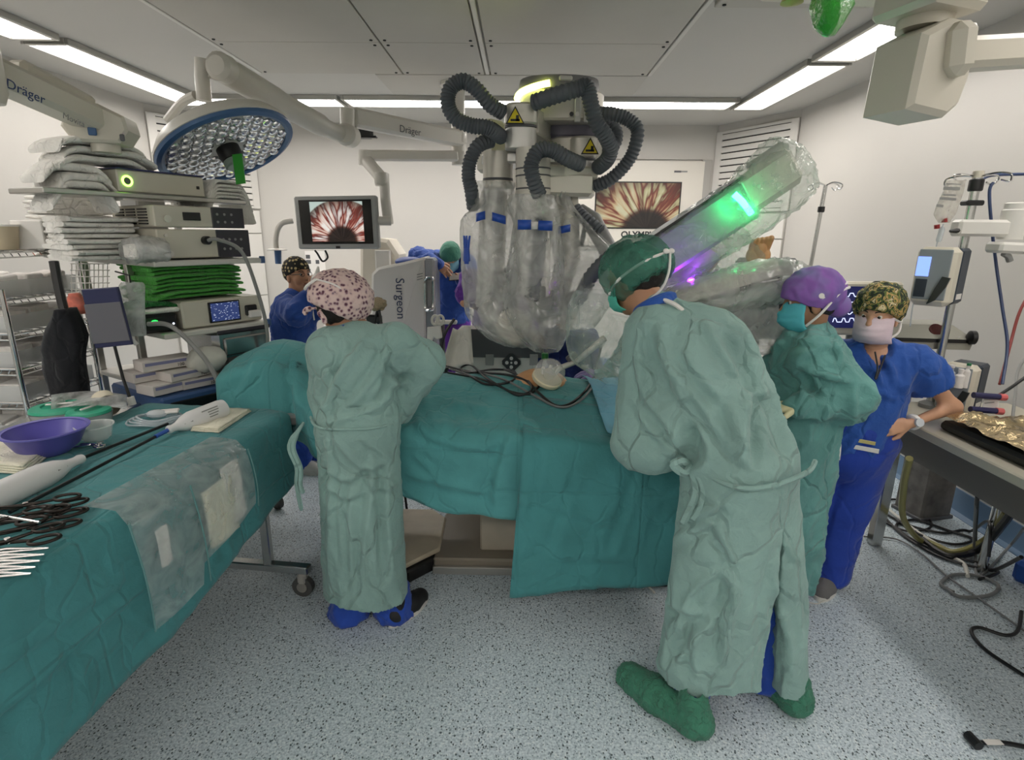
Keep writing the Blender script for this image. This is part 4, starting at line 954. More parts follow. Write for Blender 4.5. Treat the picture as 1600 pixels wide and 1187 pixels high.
MB(basis(rq(390, 240, 3.36)-a, a-b_), (a+b_)/2).box((0, 0, 0), (.055, np.linalg.norm(a-b_)*1.05, .006)).build('green_strap', mat('strap_green', '#2f9a2f', .5), lamp)
# handles round the rim and yoke
for q0, q1, q2 in (((262, 188), (285, 160), (306, 149)),):
    MB().tube(spline([rq(*q0, 3.55), rq(*q1, 3.5), rq(*q2, 3.45)], 6), .026, 10).build('yoke', m_armw, lamp)
MB().tube([rq(316, 92, 3.45), rq(316, 120, 3.45), rq(319, 158, 3.45)], .040, 18).build('yoke_post', m_armw, lamp)
MB().lathe([(.05, 0), (.075, .02), (.075, .10), (.05, .12)], rq(337, 101, 3.38), (.1, 1, 0), 20).build('arm_joint', m_armw, lamp)
MB().tube(spline([rq(328, 100, 3.45), rq(365, 118, 3.55), rq(440, 162, 3.9), rq(510, 200, 4.25), rq(540, 212, 4.4)], 6), [.072]*6+[.078]*6+[.072]*6+[.058]*7, 16).build('spring_arm', m_armw, lamp)
MB().lathe([(.06, 0), (.078, .02), (.078, .12), (.06, .14)], rq(538, 209, 4.33), (.1, 1, 0), 20).build('arm_joint', m_armw, lamp)
MB().cyl(rq(543, 170, 4.42), rq(543, 222, 4.42), .052, n=18).build('elbow_post', m_armw, lamp)
a, b_ = rq(550, 183, 4.45), rq(722, 218, 5.3); d = nrm(b_-a); u_ = nrm(V3(0, 0, 1)-d*d[2]); RB_ = np.stack([d, u_, np.cross(d, u_)], 1)
sa = MB(RB_, (a+b_)/2).box((0, 0, 0), (np.linalg.norm(a-b_), .135, .09), .02).build('swivel_arm', m_armw, lamp)
text('lettering', 'Dräger', .075, np.stack([d, u_, np.cross(d, u_)], 1), rq(642, 205, 4.80)-V3(0, .02, 0), m_dkpl, sa)
cp = rq(715, 137, 5.3); MB().cyl((cp[0], 5.3, ZC+.01), (cp[0], 5.3, rq(716, 258, 5.3)[2]), .062, n=20).build('ceiling_tube', m_armw, lamp)
MB().lathe([(.15, 0), (.15, .03), (.07, .06)], (cp[0], 5.3, ZC+.008), (0, 0, -1), 24).build('ceiling_flange', m_armw, lamp)
for y in (216, 245): MB().lathe([(.072, -.04), (.076, -.03), (.076, .03), (.072, .04)], (cp[0], 5.3, rq(716, y, 5.3)[2]), (0, 0, 1), 20).build('tube_collar', m_armw, lamp)
# dark bracket behind the elbow
MB().box(rq(571, 206, 5.0), (.13, .06, .11), .02).build('camera_bracket', m_blk, lamp)
MB().box(rq(570, 214, 4.95), (.20, .05, .018), .004).build('camera_bracket', m_blk, lamp)
# ---- image on the screens
def scope_image(name, cx, cy, rw, emit=1.0, olive=True):
    """endoscope picture: pale lumen with radial red-brown folds round a dark opening; object coordinates x right, y up in units of the picture width"""
    m = bpy.data.materials.new(name); m.use_nodes = True; nt = NT(m); b = nt.n['Principled BSDF']; tc = nt.add('ShaderNodeTexCoord'); sp = nt.add('ShaderNodeSeparateXYZ'); nt.link(tc.outputs['Generated'], sp.inputs[0])
    def M(op, a, bb=None, c=None):
        n = nt.add('ShaderNodeMath', operation=op)
        for i, v in enumerate((a, bb, c)):
            if v is None: continue
            if isinstance(v, (int, float)): n.inputs[i].default_value = v
            else: nt.link(v, n.inputs[i])
        return n.outputs[0]
    x = M('SUBTRACT', sp.outputs[0], cx); y = M('MULTIPLY', M('SUBTRACT', sp.outputs[1], cy), rw)
    r_ = M('SQRT', M('ADD', M('MULTIPLY', x, x), M('MULTIPLY', y, y))); an = M('ARCTAN2', y, x)
    cb = nt.add('ShaderNodeCombineXYZ'); nt.link(M('MULTIPLY', an, 2.7), cb.inputs[0]); nt.link(M('MULTIPLY', r_, .9), cb.inputs[1])
    nz = nt.add('ShaderNodeTexNoise'); nz.inputs['Scale'].default_value = 1.5; nz.inputs['Detail'].default_value = 3; nz.inputs['Distortion'].default_value = .5; nt.link(cb.outputs[0], nz.inputs['Vector'])
    vein = ramp(nt, nz.outputs['Fac'], [(.36, lin('#e3dcb4')), (.45, lin('#d3b184')), (.50, lin('#8a4331')), (.54, lin('#6e2f25')), (.60, lin('#cfc795')), (.7, lin('#ece7cb'))])
    if not olive:
        for e_, c_ in zip(vein.color_ramp.elements, ('#f1ece4', '#dcb7a8', '#8e4034', '#6b2a25', '#ddd2cc', '#f4f1ec')): e_.color = lin(c_)+(1,)
    rad = ramp(nt, r_, [(.24, lin('#2c211f')), (.275, lin('#6b4a40')), (.33, (1, 1, 1)), (.55, (1, 1, 1)), (.80, lin('#6e6a62')), (.815, lin('#cfd8cf')), (.9, lin('#c3d2c8'))])
    mk = ramp(nt, r_, [(.795, (0, 0, 0)), (.82, (1, 1, 1))]); mx = nt.add('ShaderNodeMix'); mx.data_type = 'RGBA'; mx.blend_type = 'MULTIPLY'; mx.inputs[0].default_value = 1
    nt.link(vein.outputs[0], mx.inputs[6]); nt.link(rad.outputs[0], mx.inputs[7]); m2 = nt.add('ShaderNodeMix'); m2.data_type = 'RGBA'; nt.link(mk.outputs[0], m2.inputs[0]); nt.link(mx.outputs[2], m2.inputs[6]); m2.inputs[7].default_value = lin('#bccdc6')+(1,)
    b.inputs['Base Color'].default_value = (.02, .02, .02, 1); b.inputs['Roughness'].default_value = .25
    nt.link(m2.outputs[2], b.inputs['Emission Color']); b.inputs['Emission Strength'].default_value = emit; return m
# ---- hanging monitor
mon = thing('hanging_monitor', 'ceiling-hung grey monitor with curved handle showing a round endoscope picture', 'monitor', rq(530, 390, 4.6))
c00, c10, c01, c11 = rq(457, 304, 4.62), rq(589, 308, 4.55), rq(467, 392, 4.62), rq(590, 386, 4.55)
xr = nrm((c10-c00)+(c11-c01)); yu = nrm((c00-c01)+(c10-c11)); RM = basis(xr, yu); MC = (c00+c10+c01+c11)/4; mw = (np.linalg.norm(c10-c00)+np.linalg.norm(c11-c01))/2; mh = (np.linalg.norm(c00-c01)+np.linalg.norm(c10-c11))/2
MB(RM, MC).box((0, 0, -.03), (mw, mh, .06), .012).build('casing', mat('monitor_grey', '#9b9d9b', .4), mon)
scr = MB(RM, MC).box((.0, .006, .001), (mw*.88, mh*.83, .004)).build('screen_glass', mat('screen_black', '#08090a', .15), mon)
me = MB().box((0, 0, 0), (mw*.64, mh*.75, .002)).mesh(scope_image('screen_scope', .58, .02, .78, .9, False)); inst('picture', me, scr, mat4(RM, MC+RM@V3(.01, .008, .0045)))
MB(RM, MC).box((0, -mh*.465, .001), (.035, .02, .004)).build('maker_badge', m_blk, mon)
MB().tube(spline([rq(458, 345, 4.6), rq(442, 348, 4.58), rq(434, 358, 4.57), rq(431, 375, 4.57), rq(432, 388, 4.57)], 6), .021, 12).build('handle_tube', m_armw, mon)
MB().lathe([(.075, 0), (.08, .006), (.06, .016)], rq(433, 391, 4.57), (0, 0, 1), 24).build('handle_disc', m_armw, mon)
MB().tube([rq(434, 391, 4.57), rq(435, 412, 4.57)], [.028, .024], 14).build('hand_grip', m_lblue, mon)
MB().cyl(rq(590, 345, 4.6), rq(611, 345, 4.62), .036, n=16).build('mount', m_armw, mon)
MB().tube([rq(607, 350, 4.65), rq(602, 310, 4.65), rq(600, 272, 4.7)], [.042, .04, .04], 16).build('drop_post', m_armw, mon)
MB().lathe([(.05, -.05), (.056, -.03), (.056, .03), (.05, .05)], rq(596, 280, 4.68), (0, 0, 1), 16).build('joint', m_armw, mon)
MB().tube([rq(596, 278, 4.7), rq(572, 250, 4.9)], [.05, .05], 14).build('link_arm', m_armw, mon)
MB().cyl(rq(571, 235, 4.9), rq(571, 258, 4.9), .055, n=16).build('joint', m_armw, mon)
a, b_ = rq(571, 243, 4.9), rq(715, 244, 5.24); d = nrm(b_-a); u_ = nrm(V3(0, 0, 1)-d*d[2]); MB(np.stack([d, u_, np.cross(d, u_)], 1), (a+b_)/2).box((0, 0, 0), (np.linalg.norm(a-b_), .085, .08), .015).build('swivel_arm', m_armw, mon)
MB().tube(spline([rq(508, 391, 4.6), rq(512, 402, 4.6), rq(504, 408, 4.6), rq(496, 396, 4.6), rq(492, 391, 4.6)], 6), .008, 6).build('cable', m_blk, mon)
# ---- left ceiling pendant arm
pa = thing('pendant_boom', 'thick cream ceiling pendant arm at the upper left, above the folded towels', 'pendant', rq(60, 140, 2.55))
def beam_px(parent, name, m, c0, c1, h, dep, bev=.02):
    a, b_ = np.asarray(c0), np.asarray(c1); d = nrm(b_-a); n_ = nrm(np.cross(d, V3(0, 0, 1))); u_ = np.cross(n_, d)
    R_ = np.stack([d, u_, n_ if n_[1] < 0 else n_], 1); return MB(np.stack([d, u_, np.cross(d, u_)], 1), (a+b_)/2).box((0, 0, 0), (np.linalg.norm(a-b_), h, dep), bev).build(name, m, parent), R_
P0, P1 = rq(-60, 92, 2.25), rq(150, 188, 2.75)
bm, _ = beam_px(pa, 'beam', m_arm, P0, P1, .105, .14)
beam_px(pa, 'upper_cover', m_arm, rq(20, 103, 2.5), rq(140, 165, 2.85), .07, .10)
hx = rq(160, 196, 2.78); MB(basis((1, .25, 0), (-.1, 0, 1)), hx).prism([(-.14, -.02), (-.10, -.085), (.09, -.085), (.13, -.03), (.12, .03), (.02, .08), (-.10, .07)], -.08, .08, bev=.012).build('end_housing', m_arm, pa)
MB(basis((1, .25, 0), (-.1, 0, 1)), rq(144, 205, 2.69)).box((0, 0, 0), (.035, .035, .01), .004).build('blue_key', m_lblue, pa)
MB(basis((1, .25, 0), (-.1, 0, 1)), rq(191, 215, 2.72)).box((0, 0, 0), (.02, .03, .01), .004).build('dark_key', m_dkpl, pa)
MB().cyl(hx-V3(0, 0, .08), hx-V3(0, 0, .12), .06, n=16).build('lower_flange', m_arm, pa)
d = nrm(P1-P0); n_ = np.cross(d, nrm(V3(0, 0, 1)-d*d[2])); Rt = np.stack([d, nrm(V3(0, 0, 1)-d*d[2]), n_], 1)
text('lettering', 'Dräger', .05, Rt, rq(37, 144, 2.36)+Rt@V3(0, 0, .012), mat('lettering_blue', '#2a3d6b', .5), bm); text('lettering', 'Movita', .035, Rt, rq(112, 188, 2.56)+Rt@V3(0, 0, .012), m_greyp, bm)
MB().lathe([(.06, -.12), (.075, -.08), (.075, .10), (.06, .13)], rq(-35, 105, 2.25), (0, 0, 1), 24).build('swivel_joint', m_arm, pa)
MB().cyl(rq(-35, 90, 2.25), V3(*rq(-35, 90, 2.25)[:2], ZC+.01), .06, n=20).build('ceiling_tube', m_arm, pa)
# ---- right ceiling pendant with box
pb = thing('ceiling_pendant', 'large cream pendant box and horizontal arm at the upper right corner', 'pendant', rq(1440, 180, 2.2))
Yp = 2.2
Rb = rz(math.radians(28))
f0 = rq(1430, 90, Yp); bx = lambda x, y: None
ol = [(-.165, -.235), (-.13, -.25), (.10, -.245), (.17, -.18), (.20, -.05), (.20, .22), (-.06, .20), (-.13, .16)]
c_ = rq(1432, 112, Yp+.08)
MB(basis((math.cos(.35), math.sin(.35), 0), (0, 0, 1)), c_).prism([(-.13, -.15), (.06, -.165), (.12, -.12), (.145, -.03), (.145, .15), (.01, .15), (-.115, .09)], -.10, .10, bev=.018).build('housing', m_arm, pb)
MB().cyl(c_+V3(.03, .05, .15), c_+V3(.03, .05, .30), .09, n=24).build('swivel_joint', m_arm, pb)
MB(rz(.35), c_+V3(.02, .03, .235)).box((0, 0, 0), (.26, .26, .10), .02).build('swivel_block', m_arm, pb)
a = rq(1470, 88, Yp+.1); b_ = rq(1690, 75, Yp+.25); beam_px(pb, 'arm', m_arm, a, b_, .105, .12)
MB(basis(b_-a, V3(0, 0, 1)), rq(1483, 82, Yp+.02)).box((0, 0, 0), (.10, .17, .16), .03).build('arm_root', m_arm, pb)
a = rq(1180, -18, Yp+.7); b_ = rq(1500, -6, Yp+.1); beam_px(pb, 'upper_arm', m_arm, a, b_, .07, .16)
MB().cyl(a, V3(a[0], a[1], ZC+.01), .06, n=18).build('ceiling_tube', m_arm, pb)
# ---- green plastic bag hanging from above
gb = MB().lathe([(.012, 0), (.05, -.02), (.062, -.07), (.04, -.13), (.02, -.155), (.003, -.16)], rq(1305, -32, 2.0), (0, 0, 1), 14)
gb.v = [tuple(np.array(v)+.01*np.array([pn(np.array(v)*20), pn(np.array(v)*20+5), 0])) for v in gb.v]
sl_ = thing('second_lamp', 'green plastic lamp handle cover hanging from the very top of the frame', 'lamp', rq(1305, 0, 2.0))
gb.build('handle_cover', mat('bag_green', '#2fae2c', .25, bump=(40, .8), trans=.3), sl_)
q = rq(1270, -40, 2.1); MB().lathe([(.30, 0), (.34, .03), (.30, .09), (.1, .12)], q+V3(.05, 0, .03), (.05, -.1, 1), 40).build('lamp_head', m_armw, sl_)
MB().cyl(rq(1305, -45, 2.03), rq(1305, -28, 2.0), .02, n=12).build('handle', m_armw, sl_)
MB().lathe([(.03, 0), (.035, -.012), (.0, -.02)], rq(1238, -2, 2.05), (0, 0, 1), 14).build('sensor', mat('sensor_olive', '#a5a24b', .4), sl_)
MB().cyl(q+V3(.05, 0, .12), V3(q[0]+.05, q[1], ZC+.01), .03, n=14).build('drop_tube', m_armw, sl_)
# ---- wall screen on the back wall
ws = thing('wall_screen', 'large framed screen on the back wall showing a round endoscope picture', 'screen', rq(1010, 400, 7.2))
wc0, wc1 = rq(905, 250, YB-.03), rq(1090, 385, YB-.03); wc = (wc0+wc1)/2; ww, wh = wc1[0]-wc0[0], wc0[2]-wc1[2]
MB().box((wc[0], YB-.015, wc[2]), (ww, .025, wh), .004).build('frame', mat('screen_bezel', '#dcd7cd', .4), ws)
s0, s1 = rq(933, 285, YB-.035), rq(1058, 356, YB-.035); sc_ = (s0+s1)/2
MB().box((sc_[0], YB-.03, sc_[2]), (s1[0]-s0[0]+.03, .008, s0[2]-s1[2]+.03)).build('screen_edge', m_blk, ws)
me = MB().box((0, 0, 0), (s1[0]-s0[0], s0[2]-s1[2], .002)).mesh(scope_image('wall_scope', .62, -.05, .62, .7)); inst('picture', me, ws, mat4(basis((1, 0, 0), (0, 0, 1)), (sc_[0], YB-.036, sc_[2])))
text('lettering', 'OLYMPUS', .11, basis((1, 0, 0), (0, 0, 1)), rq(1000, 367, YB-.03), m_ink, ws, bold=.003)
MB(basis((1, 0, 0), (0, 0, 1)), rq(1059, 268, YB-.03)).box((0, 0, 0), (.085, .022, .003)).build('small_mark', m_dkpl, ws); MB(basis((1, 0, 0), (0, 0, 1)), rq(1069, 268, YB-.03)).box((0, 0, 0), (.08, .018, .003)).build('small_mark', m_greyp, ws)
for x0, x1, y0, y1 in ((898, 1100, 248, 250), (898, 1100, 388, 390), (898, 900, 250, 388), (1097, 1099, 250, 388)):
    a, b_ = rq(x0, y0, YB), rq(x1, y1, YB); MB().box(((a[0]+b_[0])/2, YB-.012, (a[2]+b_[2])/2), (abs(b_[0]-a[0]), .025, abs(b_[2]-a[2])), .003).build('outer_frame', MATS['joint_grey'], ws)
# ================================================================ left side: pendant shelves, rack, trolley, instruments
m_shelf = mat('shelf_white', '#cfcdc6', .4); m_dev = mat('device_cream', '#cbc7b8', .4); m_devd = mat('device_dark_panel', '#37363c', .35)
m_devblue = mat('device_blue', '#3f5c8a', .4); m_tw = fabric('towel_white', '#ebe9e3', crease=.8, scale=2, sheen=.3); m_tg = fabric('towel_green', '#4aa43f', crease=.8, scale=2)
K = V3(-1.815, 2.80, 0); e1 = nrm(V3(.53, .85, 0)); e2 = nrm(V3(-.85, .53, 0)); RK = np.stack([e1, e2, V3(0, 0, 1)], 1)
def kp_(a, b_, z): return K+e1*a+e2*b_+V3(0, 0, z)
def kbox(a0, a1, b0, b1, z0, z1, bev=.006): return MB(RK, K).box(((a0+a1)/2, (b0+b1)/2, (z0+z1)/2), (a1-a0, b1-b0, z1-z0), bev)
Z1, Z2, Z3, ZT = 1.60, 1.235, .93, 1.925
cart = thing('equipment_cart', 'tall equipment shelf unit loaded with devices and towels, left', 'shelf unit', kp_(.28, .4, 0))
for z in (Z1, Z2, Z3, .35):
    s = kbox(-.02, .58, -.02, .86, z-.028, z, .005).build('shelf', m_shelf, cart)
    kbox(.56, .585, -.025, -.0, z-.03, z+.01, .003).build('corner_cap', m_devblue, s)
for b_ in (.3, .84):
    for a in (.0, .56): kbox(a-.018, a+.018, b_-.018, b_+.018, .08, Z1+.02 if b_ < .5 else ZT, .004).build('upright', m_alu, cart)
kbox(.2, .36, .55, .75, Z1, ZT, .01).build('back_column', m_greyp, cart)
for a in (.02, .54):
    for b_ in (.04, .80): MB().cyl(kp_(a-.015, b_, .05), kp_(a+.015, b_, .05), .05, n=16).build('castor', MATS['rubber_grey'], cart)
# top shelf turned the other way
T0, T1 = rq(64, 292, 2.5), rq(384, 323, 3.45); dT = nrm((T1-T0)*np.array([1, 1, 0])); nT = V3(-dT[1], dT[0], 0); RT = np.stack([dT, nT, V3(0, 0, 1)], 1); LT = np.linalg.norm((T1-T0)[:2]); TT = V3(T0[0], T0[1], 0)
ts = MB(RT, TT).box((LT/2, .13, ZT-.012), (LT, .28, .024), .004).build('top_shelf', m_alu, cart)
def tw(name, label, w, d, h, c, R_, m, group, sag=0.0, seed=0.0, jag=.012):
    """a folded cloth: rounded fold at the front, loose layered edges, may droop at its ends"""
    rings = []; nx = 15
    for i in range(nx):
        x = (i/(nx-1)-.5)*w; pr = []
        dr = -sag*(max(0, abs(x)/(w/2)-.45)/.55)**2
        for t in np.linspace(0, 2*math.pi, 16, endpoint=False):
            yy = d/2*np.sign(math.cos(t))*abs(math.cos(t))**.35; zz = h/2*np.sign(math.sin(t))*abs(math.sin(t))**.7
            j = pn(np.array([x*9+seed, yy*7, seed])); pr.append((x+(jag*j if i in (0, nx-1) else 0), yy+jag*.5*j, zz+h/2+dr+.006*pn(np.array([x*6+seed, yy*6, 3+seed]))*(1 if sag else .6)))
        rings.append(np.array(pr)@np.asarray(R_).T+np.asarray(c))
    return tag(MB().loft(rings).build(name, m, None, smooth=60), label, 'towel', group)
ORD = ['first', 'second', 'third', 'fourth', 'fifth', 'sixth', 'seventh', 'eighth', 'ninth', 'tenth', 'eleventh', 'twelfth', 'thirteenth']
# towels on the top shelf
z = ZT+.002
for i in range(6):
    a = .06+.33*LT*.5
    if i < 3: tw('folded_towel', ORD[i]+' loose pale towel from the bottom of the heap on the top shelf', .27, .20, .038, V3(*(TT+RT@V3(.185+.015*math.sin(i*2), .11+.004*i, 0))[:2], z+i*.039), RT@rz(.1*math.sin(i*3)), m_tw, 'pale towels heaped on the top shelf', sag=.10-.02*i, seed=i*3.1, jag=.03)
    else: tw('folded_towel', ORD[i]+' loose pale towel from the bottom of the heap on the top shelf', .42, .22, .032, V3(*(TT+RT@V3(.31+.02*math.sin(i*2), .13, 0))[:2], z+.008+i*.039), RT@rz(.08*math.sin(i*3)), m_tw, 'pale towels heaped on the top shelf', sag=.05, seed=i*3.1, jag=.03)
for i in range(5):
    tw('folded_towel', ORD[i]+' thin pale towel from the bottom, hanging over the right end of the top shelf', .32, .25, .020, V3(*(TT+RT@V3(LT-.10, .12+.006*i, 0))[:2], z+i*.021), RT@rz(.05*i), m_tw, 'pale towels at the right end of the top shelf', sag=.14-.012*i, seed=20+i*2.3, jag=.02)
dv = thing('light_source', 'flat cream device with a glowing green ring, between towels on the top shelf', 'device', TT+RT@V3(.6, .1, ZT))
o = MB(RT, TT).box((.56, .135, ZT+.055), (.46, .25, .105), .006).build('casing', m_dev, dv)
MB(RT, TT).box((.56, .135, ZT+.111), (.465, .255, .008), .002).build('top_edge', mat('navy', '#2b2f5e', .4), dv)
qr = TT+RT@V3(.375, .008, ZT+.055); MB().tube([qr+RT@V3(math.cos(t)*.022, 0, math.sin(t)*.022) for t in np.linspace(0, 2*math.pi, 22)], .0045, 8).build('ring_light', mat('ring_green', '#c6ff8a', .4, emit=('#aaff55', 6)), dv)
MB().cyl(qr+RT@V3(0, .004, 0), qr-RT@V3(0, .001, 0), .017, n=16).build('button', m_dkpl, dv)
MB(RT, TT).box((.75, .009, ZT+.05), (.016, .004, .016)).build('socket', m_blk, dv)
# mid shelf: two stacked devices and towels
def device(name, label, a0, a1, b0, b1, z0, z1, dark=.62):
    t = thing(name, label, 'device', kp_((a0+a1)/2, (b0+b1)/2, z0)); c_ = kbox(a0, a1, b0, b1, z0+.006, z1, .006).build('casing', m_dev, t)
    kbox(a0+(a1-a0)*dark, a1+.004, b0-.006, b0+.004, z0+.004, z1, .003).build('control_panel', m_devd, t); return t, c_
def knob(t, a, z, r=.012, m=None, b_=None, b0=.02): MB().cyl(kp_(a, b0+.002, z), kp_(a, b0-.014, z), r, n=14).build('knob', m or m_silver2, t)
za, zb, zc_ = Z1+.004, Z1+.155, Z1+.27
t1, c1_ = device('video_processor', 'cream video processor with black cable plug, lower of two on the shelf', .03, .52, .02, .46, za, zb); knob(t1, .08, za+.03, .016); knob(t1, .07, za+.12, .008)
MB().cyl(kp_(.27, .02, za+.095), kp_(.27, -.012, za+.095), .022, n=16).build('socket', m_blk, t1)
for i in range(8): MB().cyl(kp_(.37+.034*(i % 4), .014, za+.05+.05*(i//4)), kp_(.37+.034*(i % 4), .011, za+.05+.05*(i//4)), .007, n=8).build('button', m_greyp, t1)
t2, c2_ = device('light_processor', 'cream device with slotted side and small display, upper of two on the shelf', .03, .50, .02, .46, zb+.004, zc_); knob(t2, .09, zb+.05, .018)
kbox(.17, .26, .012, .02, zb+.045, zb+.085, .002).build('display', m_blk, t2)
for i in range(6): MB().cyl(kp_(.35+.04*(i % 3), .014, zb+.04+.04*(i//3)), kp_(.35+.04*(i % 3), .011, zb+.04+.04*(i//3)), .007, n=8).build('button', m_greyp, t2)
for i in range(6):
    for j in range(3): kbox(.024, .032, .08+j*.12, .17+j*.12, zb+.022+i*.014, zb+.029+i*.014, 0).build('vent_slot', m_blk, c2_)
MB().tube(spline([kp_(.27, -.01, za+.095), kp_(.30, -.05, za+.10), kp_(.40, -.09, za+.04), kp_(.46, -.10, 1.45), kp_(.50, -.10, 1.2), kp_(.50, -.06, .95)], 8), .010, 8).build('cable', m_greyp, t1)
for i in range(13):
    tw('folded_towel', ORD[i]+' white towel from the bottom of the tall even stack beside the wire rack', .26, .30, .024, kp_(-.10+.006*math.sin(i*2.2), .62+.006*math.cos(i*3), Z1+.002+i*.0245), RK@rz(math.pi/2), m_tw, 'tall stack of white towels', seed=40+i, jag=.008)
for i in range(8):
    tw('folded_towel', ORD[i]+' white towel from the bottom of the shorter stack beside the video processor', .30, .27, .026, kp_(-.14+.01*math.sin(i*2), .30+.008*math.cos(i*3), Z1+.002+i*.026), RK@rz(.12*math.sin(i)), m_tw, 'shorter stack of white towels', seed=60+i, jag=.012)
pk = film_wrap('plastic_pack', None, [kp_(-.10, .02, Z1+.05), kp_(-.02, .03, Z1+.055), kp_(.06, .02, Z1+.05)], [.055, .06, .05], [.08, .09, .08], plastic_film('pack_film', '#ffffff', haze=.6), 3, .01)
tag(pk, 'clear plastic-wrapped white pack in front of the lower video processor', 'pack')
kbox(-.11, .05, -.035, .075, Z1+.012, Z1+.085, .01).build('wrapped_gauze', m_tw, pk)
# lower shelf: green towels, monitor device, black device
for i in range(9):
    tw('green_towel', ORD[i]+' green towel from the bottom of the green stack', .46, .38, .022, kp_(.24+.012*math.sin(i*2.3), .24+.01*math.cos(i*3), Z2+.165+i*.0215), RK@rz(.06*math.sin(i*1.7)), m_tg, 'stack of green towels', sag=.012, seed=80+i, jag=.014)
t3 = thing('insufflator', 'cream device with a lit screen under the green towels', 'device', kp_(.33, .2, Z2)); kbox(.10, .56, .02, .46, Z2+.006, Z2+.15, .008).build('casing', m_dev, t3)
sc3 = kbox(.24, .42, .012, .022, Z2+.022, Z2+.135, .002).build('screen_bezel', m_blk, t3)
def ui_screen(name, base, ink, scale=9.0, emit=1.0):
    m = bpy.data.materials.new(name); m.use_nodes = True; nt = NT(m); b = nt.n['Principled BSDF']; tc = nt.add('ShaderNodeTexCoord'); mp = nt.add('ShaderNodeMapping'); mp.inputs['Scale'].default_value = (2.2, 1, 5); nt.link(tc.outputs['Generated'], mp.inputs[0])
    v = nt.add('ShaderNodeTexVoronoi'); v.distance = 'CHEBYCHEV'; v.inputs['Scale'].default_value = scale*.35; nt.link(mp.outputs[0], v.inputs['Vector']); r = ramp(nt, v.outputs['Distance'], [(.10, lin(ink)), (.16, lin(base))]); r.color_ramp.interpolation = 'CONSTANT'
    b.inputs['Base Color'].default_value = (.01, .01, .015, 1); nt.link(r.outputs[0], b.inputs['Emission Color']); b.inputs['Emission Strength'].default_value = emit; return m
kbox(.25, .41, .009, .013, Z2+.03, Z2+.128, 0).build('screen', ui_screen('ui_blue', '#2c3b6b', '#dfe8ff'), sc3)
kbox(.45, .52, .0, .022, Z2+.04, Z2+.10, .006).build('port', m_blk, t3); kbox(.46, .53, -.02, .012, Z2+.03, Z2+.07, .004).build('plug', m_strap, t3)
t4 = thing('black_light_unit', 'small black device with a green glowing button beside the drip bag', 'device', kp_(-.02, .2, Z2)); kbox(-.14, .08, .02, .30, Z2+.006, Z2+.10, .015).build('casing', m_blk, t4)
MB().sphere(kp_(-.04, .018, Z2+.062), (.018, .018, .011), 12, 8).build('green_button', mat('led_green', '#35ff60', .4, emit=('#20ff50', 4)), t4)
MB().sphere(kp_(.05, .018, Z2+.045), .005, 8, 6).build('indicator', mat('led_white', '#e8f0ff', .4, emit=('#e8f0ff', 3)), t4)
kbox(-.15, .10, .03, .30, Z2+.102, Z2+.125, .008).build('paper_pack', m_tw, t4)
tw('green_cloth', 'crumpled dark green cloth on the small black device', .20, .2, .03, kp_(.0, .15, Z2+.128), RK, fabric('cloth_darkgreen', '#1f7a35', crease=1.5, scale=3), None, sag=.02, seed=5, jag=.03)
MB().tube(spline([kp_(-.08, .0, Z2+.06), kp_(-.02, -.10, Z2+.05), kp_(.06, -.2, Z2-.1), kp_(.10, -.25, Z2-.25), kp_(.14, -.22, Z2-.4)], 8), .012, 8).build('light_cable', m_greyp, t4)
# drip bag and tablet screen hanging on the near side
db = thing('drip_bag', 'clear fluid bag hanging beside the blue-bordered screen back', 'bag', rq(205, 540, 2.62))
film_bag('pouch', None, [(441, 190, 222, 2.62), (450, 186, 226, 2.62), (480, 187, 225, 2.62), (515, 194, 228, 2.62), (524, 200, 228, 2.62)], plastic_film('fluid_film', '#dfe4e2', haze=.45, bump=.3, rough=.05), dy=.022, seed=51, amp=.004, n=28).parent = db
bpy.data.objects['pouch'].matrix_parent_inverse = WM[db.name].inverted()
MB().tube([rq(205, 520, 2.62), rq(208, 532, 2.62), rq(214, 538, 2.62)], .010, 8).build('port', m_strap, db); MB().tube([rq(204, 442, 2.62), rq(202, 430, 2.64), rq(180, 424, 2.66)], .004, 6).build('hanger', m_blk, db)
tb = thing('display_panel', 'grey screen back with dark blue borders on a thin rod', 'screen', rq(170, 545, 2.55))
G = [rq(x, y, 2.55) for x, y in ((128, 452), (184, 448), (207, 538), (150, 544))]; RB2 = basis(G[1]-G[0], G[0]-G[3]); ct = sum(G)/4
lp = [RB2.T@(q-ct) for q in G]; MB(RB2, ct).prism([(q[0], q[1]) for q in lp], -.012, .008, bev=.004).build('border', mat('navy2', '#20264f', .5), tb)
def mixp(q, s0, s1): return [q[0]*(1-s0)+q[3]*s0, q[1]*(1-s0)+q[2]*s0, q[1]*(1-s1)+q[2]*s1, q[0]*(1-s1)+q[3]*s1]
MB(RB2, ct).prism([(q[0], q[1]) for q in mixp(lp, .25, .92)], .007, .012, bev=.001).build('back_panel', mat('panel_grey', '#63636a', .5), tb)
MB().tube([rq(179, 540, 2.56), rq(192, 590, 2.56), rq(206, 630, 2.54)], .007, 8).build('rod', m_blk, tb); MB().cyl(rq(203, 620, 2.54), rq(207, 632, 2.54), .018, n=10).build('clamp', m_strap, tb)
